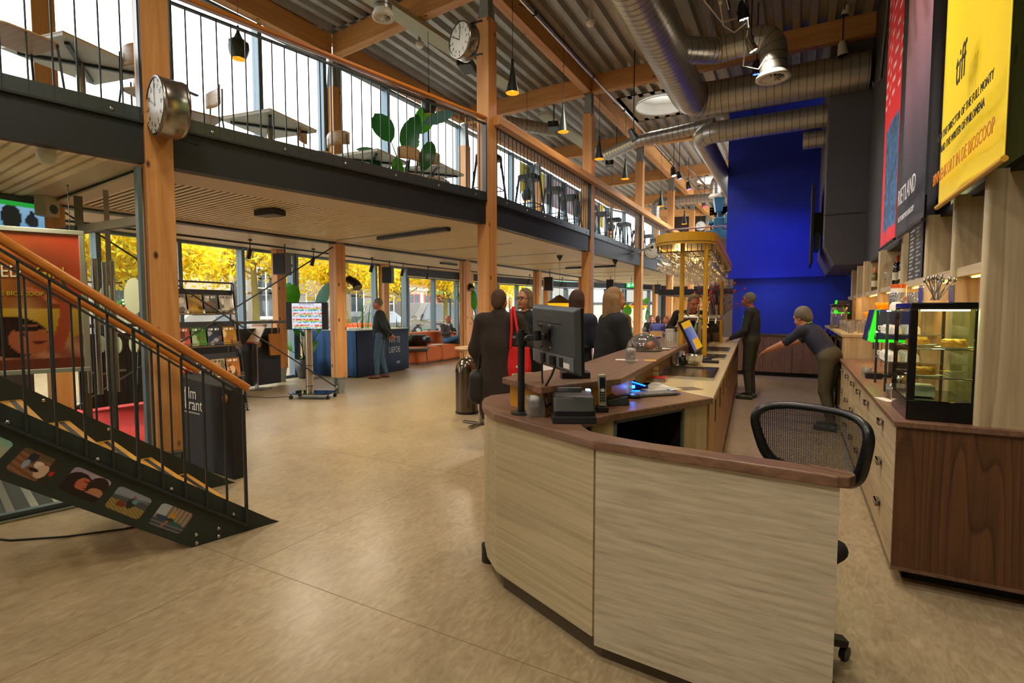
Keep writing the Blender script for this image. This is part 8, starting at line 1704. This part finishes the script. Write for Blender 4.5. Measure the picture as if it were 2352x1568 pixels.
building('long white corner pub with green cornice and signboard', BX+2, 34, 56, 4.4, WWH, [(45.8, 47.0, .9, 2.8), (51, 52.2, .9, 2.8)], extra=ex)
building('white garden house behind the far windows', 2, 44, 60, 4.5, WWH, [(46, 47.5, 1, 2.6)], x2=16)
t = thing('board_fence', 'pale board fence with dark top seen through the far windows', 'fence', (-11, 38, 0)); m0 = MB().box(0, 0, 0, .28, .04, 1.9).build('board', mat('fence_pale', '#b8ac94', .7), t); m0.location = (-6, 0, 0)
for k in range(1, 40): part_copy(m0, (-6+.3*k, 0, 0))
MB().box(-6, -.03, 1.9, 6, .07, 2.1).build('top_rail', FASC, t)
# trees
BARK = mat('bark', '#7c7440', .9, var=.3, vs=12, bump=.5); LY = [mat('leaf_yellow_%d' % k, c, .6, var=.25, vs=3) for k, c in enumerate(('#ffd81c', '#f0bc10', '#e4dc3c', '#b8b030'))]
for l_ in LY: translucent(l_, .45)
def tree(label, x, y, h, rad, seed, dens=1.0, lean=0):
    t = thing('yellow_tree', label, 'tree', (x, y, -.02), group='yellow autumn trees along the street'); r = np.random.RandomState(seed); m = MB(); tips = []
    top = Vector((lean, 0, h*.75)); m.tube([(0, 0, 0), (lean*.2, .03, h*.25), (lean*.5, -.04, h*.5), tuple(top)], [.15, .12, .10, .05], 10)
    for k in range(11):
        z = h*(.33+.42*r.rand()); a = r.rand()*2*PI; L_ = rad*(.6+.5*r.rand()); p0 = Vector((lean*z/h, 0, z)); p2 = p0+Vector((math.cos(a)*L_, math.sin(a)*L_, L_*(.1+.5*r.rand()))); p1 = (p0+p2)/2+Vector((0, 0, .15*L_))
        m.tube([p0, p1, p2], [.045, .03, .01], 6); tips += [p1, p2, (p1+p2)/2]
        for q in range(3): p3 = p1+(p2-p1)*r.rand(); p4 = p3+Vector(tuple(r.uniform(-1, 1, 3)*[.8, .8, .5])); m.tube([p3, p4], [.015, .005], 4); tips.append(p4)
    m.build('trunk', BARK, t)
    N_ = int(9000*dens); tp = np.array([v[:] for v in tips]); c = tp[r.randint(len(tp), size=N_)]+r.randn(N_, 3)*[.42, .42, .28]; c[:, 2] = np.maximum(c[:, 2], 1.5+r.rand(N_)*.5)
    d = r.randn(N_, 3); d[:, 2] -= .5; d /= np.linalg.norm(d, axis=1)[:, None]; e = np.cross(d, r.randn(N_, 3)); e /= np.linalg.norm(e, axis=1)[:, None]; L = (.07+.06*r.rand(N_))[:, None]; W = .38*L
    vs = np.stack([c-d*L, c+e*W, c+d*L, c-e*W], 1).reshape(-1, 3); me = bpy.data.meshes.new('foliage'); me.from_pydata(vs.tolist(), [], (np.arange(N_)[:, None]*4+np.arange(4)).tolist())
    for l_ in LY: me.materials.append(l_)
    me.polygons.foreach_set('material_index', np.minimum((r.rand(N_)**1.6*4).astype(int), 3).tolist()); me.update(); o = bpy.data.objects.new('foliage', me); COL.objects.link(o); o.parent = t; o['kind'] = 'stuff'
tree('yellow tree with thick trunk seen above the left end of the brochure rack', -17.0, 8.4, 6.2, 2.3, 1, 1.2, .3)
tree('yellow tree filling the window left of the first facade column', -17.8, 12.6, 6.2, 2.5, 2, 1.3)
tree('yellow tree behind the big green leaf and loudspeaker', -17.2, 16.6, 6.2, 2.4, 3, 1.1)
tree('yellow tree behind the middle column', -17.5, 20.6, 6.2, 2.3, 4)
tree('yellow tree with pale trunk between the van and the standing man', -15.6, 21.6, 6.0, 2.1, 5, .8)
tree('yellow tree right of the white house', -17, 27.6, 6.2, 2.2, 6, .8)
tree('yellow tree at the left behind the entrance', -17.5, 5.0, 6.2, 2.2, 7)
# vehicles
def car(label, x, y, rz, col, L=4.4, Hc=1.45, van=0):
    t = thing('van' if van else 'car', label, 'van' if van else 'car', (x, y, -.02), rz); c_ = mat('car_paint_'+col[1:], col, .25, .4, var=.03); W = .86
    pr = [(-L/2, .35), (-L/2+.1, .75), (-L/2+.9, .88), (-L/2+1.6, Hc), (L/2-1.1, Hc), (L/2-.35, .92), (L/2, .8), (L/2, .35)] if not van else [(-L/2, .35), (-L/2, .9), (-L/2+.7, 1.05), (-L/2+1.35, Hc), (L/2-.1, Hc), (L/2, Hc-.3), (L/2, .8), (L/2, .35)]
    n = len(pr); m = MB(); m.add([(a, s_*(W if z < .95 else W*.88), z) for s_ in (-1, 1) for a, z in pr], [tuple(range(n)), tuple(range(2*n-1, n-1, -1))]+[(i, n+i, n+(i+1) % n, (i+1) % n) for i in range(n)]); m.build('body', c_, t, bevel=.06, seg=3)
    wn_ = MB()
    for s_ in (-1, 1): wn_.add([(-L/2+1.15, s_*(W*.95+.012), .95), (L/2-.75, s_*(W*.95+.012), .95), (L/2-1.2, s_*(W*.88+.02), Hc-.1), (-L/2+1.7, s_*(W*.88+.02), Hc-.1)], [(0, 1, 2, 3)])
    wn_.add([(-L/2+.93, -W*.8, .93), (-L/2+.93, W*.8, .93), (-L/2+1.55, W*.75, Hc-.06), (-L/2+1.55, -W*.75, Hc-.06)], [(0, 1, 2, 3)]); wn_.build('window_glass', DGL, t)
    for a in (-L/2+.85, L/2-.85):
        for s_ in (-1, 1): w_ = MB().cyl((a, s_*(W-.12), .32), (a, s_*(W+.03), .32), .32, n=20).build('wheel', BLKM, t); MB().cyl((a, s_*(W+.03), .32), (a, s_*(W+.04), .32), .18, n=14).build('hub', BRUSH, w_)
    for s_ in (-1, 1): MB().box(-L/2-.02, s_*.62-.16, .62, -L/2+.1, s_*.62+.16, .78).build('headlight', mat('headlight_glass', '#e8e8e0', .1, var=0) if 'headlight_glass' not in bpy.data.materials else bpy.data.materials['headlight_glass'], t)
    MB().box(-L/2-.03, -.26, .42, -L/2+.02, .26, .53).build('number_plate', YEL, t)
car('silver grey car parked behind the standing man', -20.0, 20.8, math.radians(80), '#8a9298'); car('dark grey van parked in front of the white house', -19.6, 25.4, math.radians(78), '#6c685f', 4.8, 1.95, 1); car('pale blue car behind the bicycles', -19.3, 31.5, math.radians(80), '#a8b8c0'); car('light car glimpsed beside the brochure rack', -20.5, 12.0, math.radians(85), '#b8bcc0')
MB_or = thing('cargo_bike', 'bright orange cargo box parked behind the draped table', 'cargo bike', (-16.2, 16.2, 0), math.radians(70)); MB().box(-.6, -.35, .3, .6, .35, .95).build('cargo_box', mat('box_orange', '#e84c14', .5), MB_or, bevel=.05); [MB().tube([(x, y+.0, .3+0) if False else (x+.3*math.cos(a*PI/8), y, .3+.3*math.sin(a*PI/8)) for a in range(17)], .025, 6, caps=False).build('wheel', BLKM, MB_or) for x, y in ((-.2, -.42), (-.2, .42), (1.2, 0))]
# bicycles
def bicycle(loc, rz, col, label, group):
    t = thing('bicycle', label, 'bicycle', loc, rz, group); fm_ = bpy.data.materials.get('bike_'+col[1:]) or mat('bike_'+col[1:], col, .35, .3, var=0)
    for x in (-.52, .52): w_ = MB().tube([(x+.33*math.cos(a*PI/10), 0, .34+.33*math.sin(a*PI/10)) for a in range(21)], .02, 6, caps=False).build('wheel', BLKM, t); m = MB(); [m.cyl((x, 0, .34), (x+.32*math.cos(a*PI/6), 0, .34+.32*math.sin(a*PI/6)), .003, n=4) for a in range(12)]; m.build('spokes', BRUSH, w_)
    MB().tube([(-.52, 0, .34), (-.15, 0, .32), (-.3, 0, .85), (-.52, 0, .34)], .014, 6).tube([(-.15, 0, .32), (.38, 0, .75), (-.25, 0, .72)], .016, 6).tube([(.52, 0, .34), (.36, 0, .92)], .014, 6).build('frame', fm_, t)
    MB().sph((-.32, 0, .92), (.13, .07, .035), 10, 6).build('saddle', BLKM, t); MB().tube([(.36, 0, .92), (.34, 0, 1.05), (.34, .25, 1.08), (.22, .3, 1.06)], .012, 6).tube([(.34, 0, 1.05), (.34, -.25, 1.08), (.22, -.3, 1.06)], .012, 6).build('handlebar', BRUSH, t); MB().box(-.8, -.06, .68, -.45, .06, .70).build('carrier', BLKM, t); MB().cyl((-.15, -.06, .3), (-.15, .06, .3), .08, n=12).build('crank', BRUSH, t)
    return t
bcols = ['#1f8a5c', '#d0d0cc', '#3c4c7c', '#b8b4a8', '#b83028', '#c8c8c0', '#2c2c30', '#5c7c8c']
nmc = ['green', 'white', 'blue', 'beige', 'red', 'pale', 'black', 'grey-blue']
bk_ = []
for k in range(22):
    y = 17.2+.72*k; x = -13.4+.5*math.sin(k*1.7)-.02*k; c = k % 8; ph_ = ['nearest the standing man', 'behind the sofa end', 'left of the seated man', 'behind the seated man', 'right of the seated man', 'farther along the rack', 'near the tall columns', 'far along the rack'][min(7, k//3)]
    if k < 8: bk_.append(bicycle((x, y, -.02), math.radians(60+25*math.sin(k*2.1)), bcols[c], '%s parked bicycle outside, %s' % (nmc[c], ph_), 'bicycles parked outside'))
    else: dup(bk_[c], (x, y, -.02), math.radians(60+25*math.sin(k*2.1)), '%s parked bicycle outside, %s' % (nmc[c], ph_), 'bicycles parked outside')
for k, (x, y) in enumerate(((-16.8, 30.5), (-14.5, 43), (-17, 24))):
    t = thing('street_lamp', ['green street lantern before the red shop front', 'street lantern with lit glass right of the tall column', 'thin street pole behind the van'][k], 'lamp', (x, y, -.02)); MB().cyl((0, 0, 0), (0, 0, 2.4 if k < 2 else 4.6), .05, n=10).cyl((0, 0, 0), (0, 0, .8), .09, n=10).build('pole', mat('pole_green', '#2c4a3c', .5) if k == 0 else bpy.data.materials['pole_green'], t); MB().lathe([(.05, 2.4), (.14, 2.75), (.16, 2.78), (.02, 2.95), (.001, 3.0)], n=8).build('lantern', emis('lantern_%d' % k, '#ffb870', 1.0), t)
wb2 = thing('waste_container', 'grey container with brown flap on the pavement beside the rack', 'container', (-12.8, 8.3, 0), .3); MB().box(-.22, -.2, 0, .22, .2, 1.35).lathe([(.22, 1.35), (.2, 1.5), (.001, 1.62)], n=16).build('container_body', GREYP, wb2); MB().box(.2, -.15, 1.1, .26, .15, 1.35).build('flap', mat('flap_brown', '#7c5028', .5), wb2)
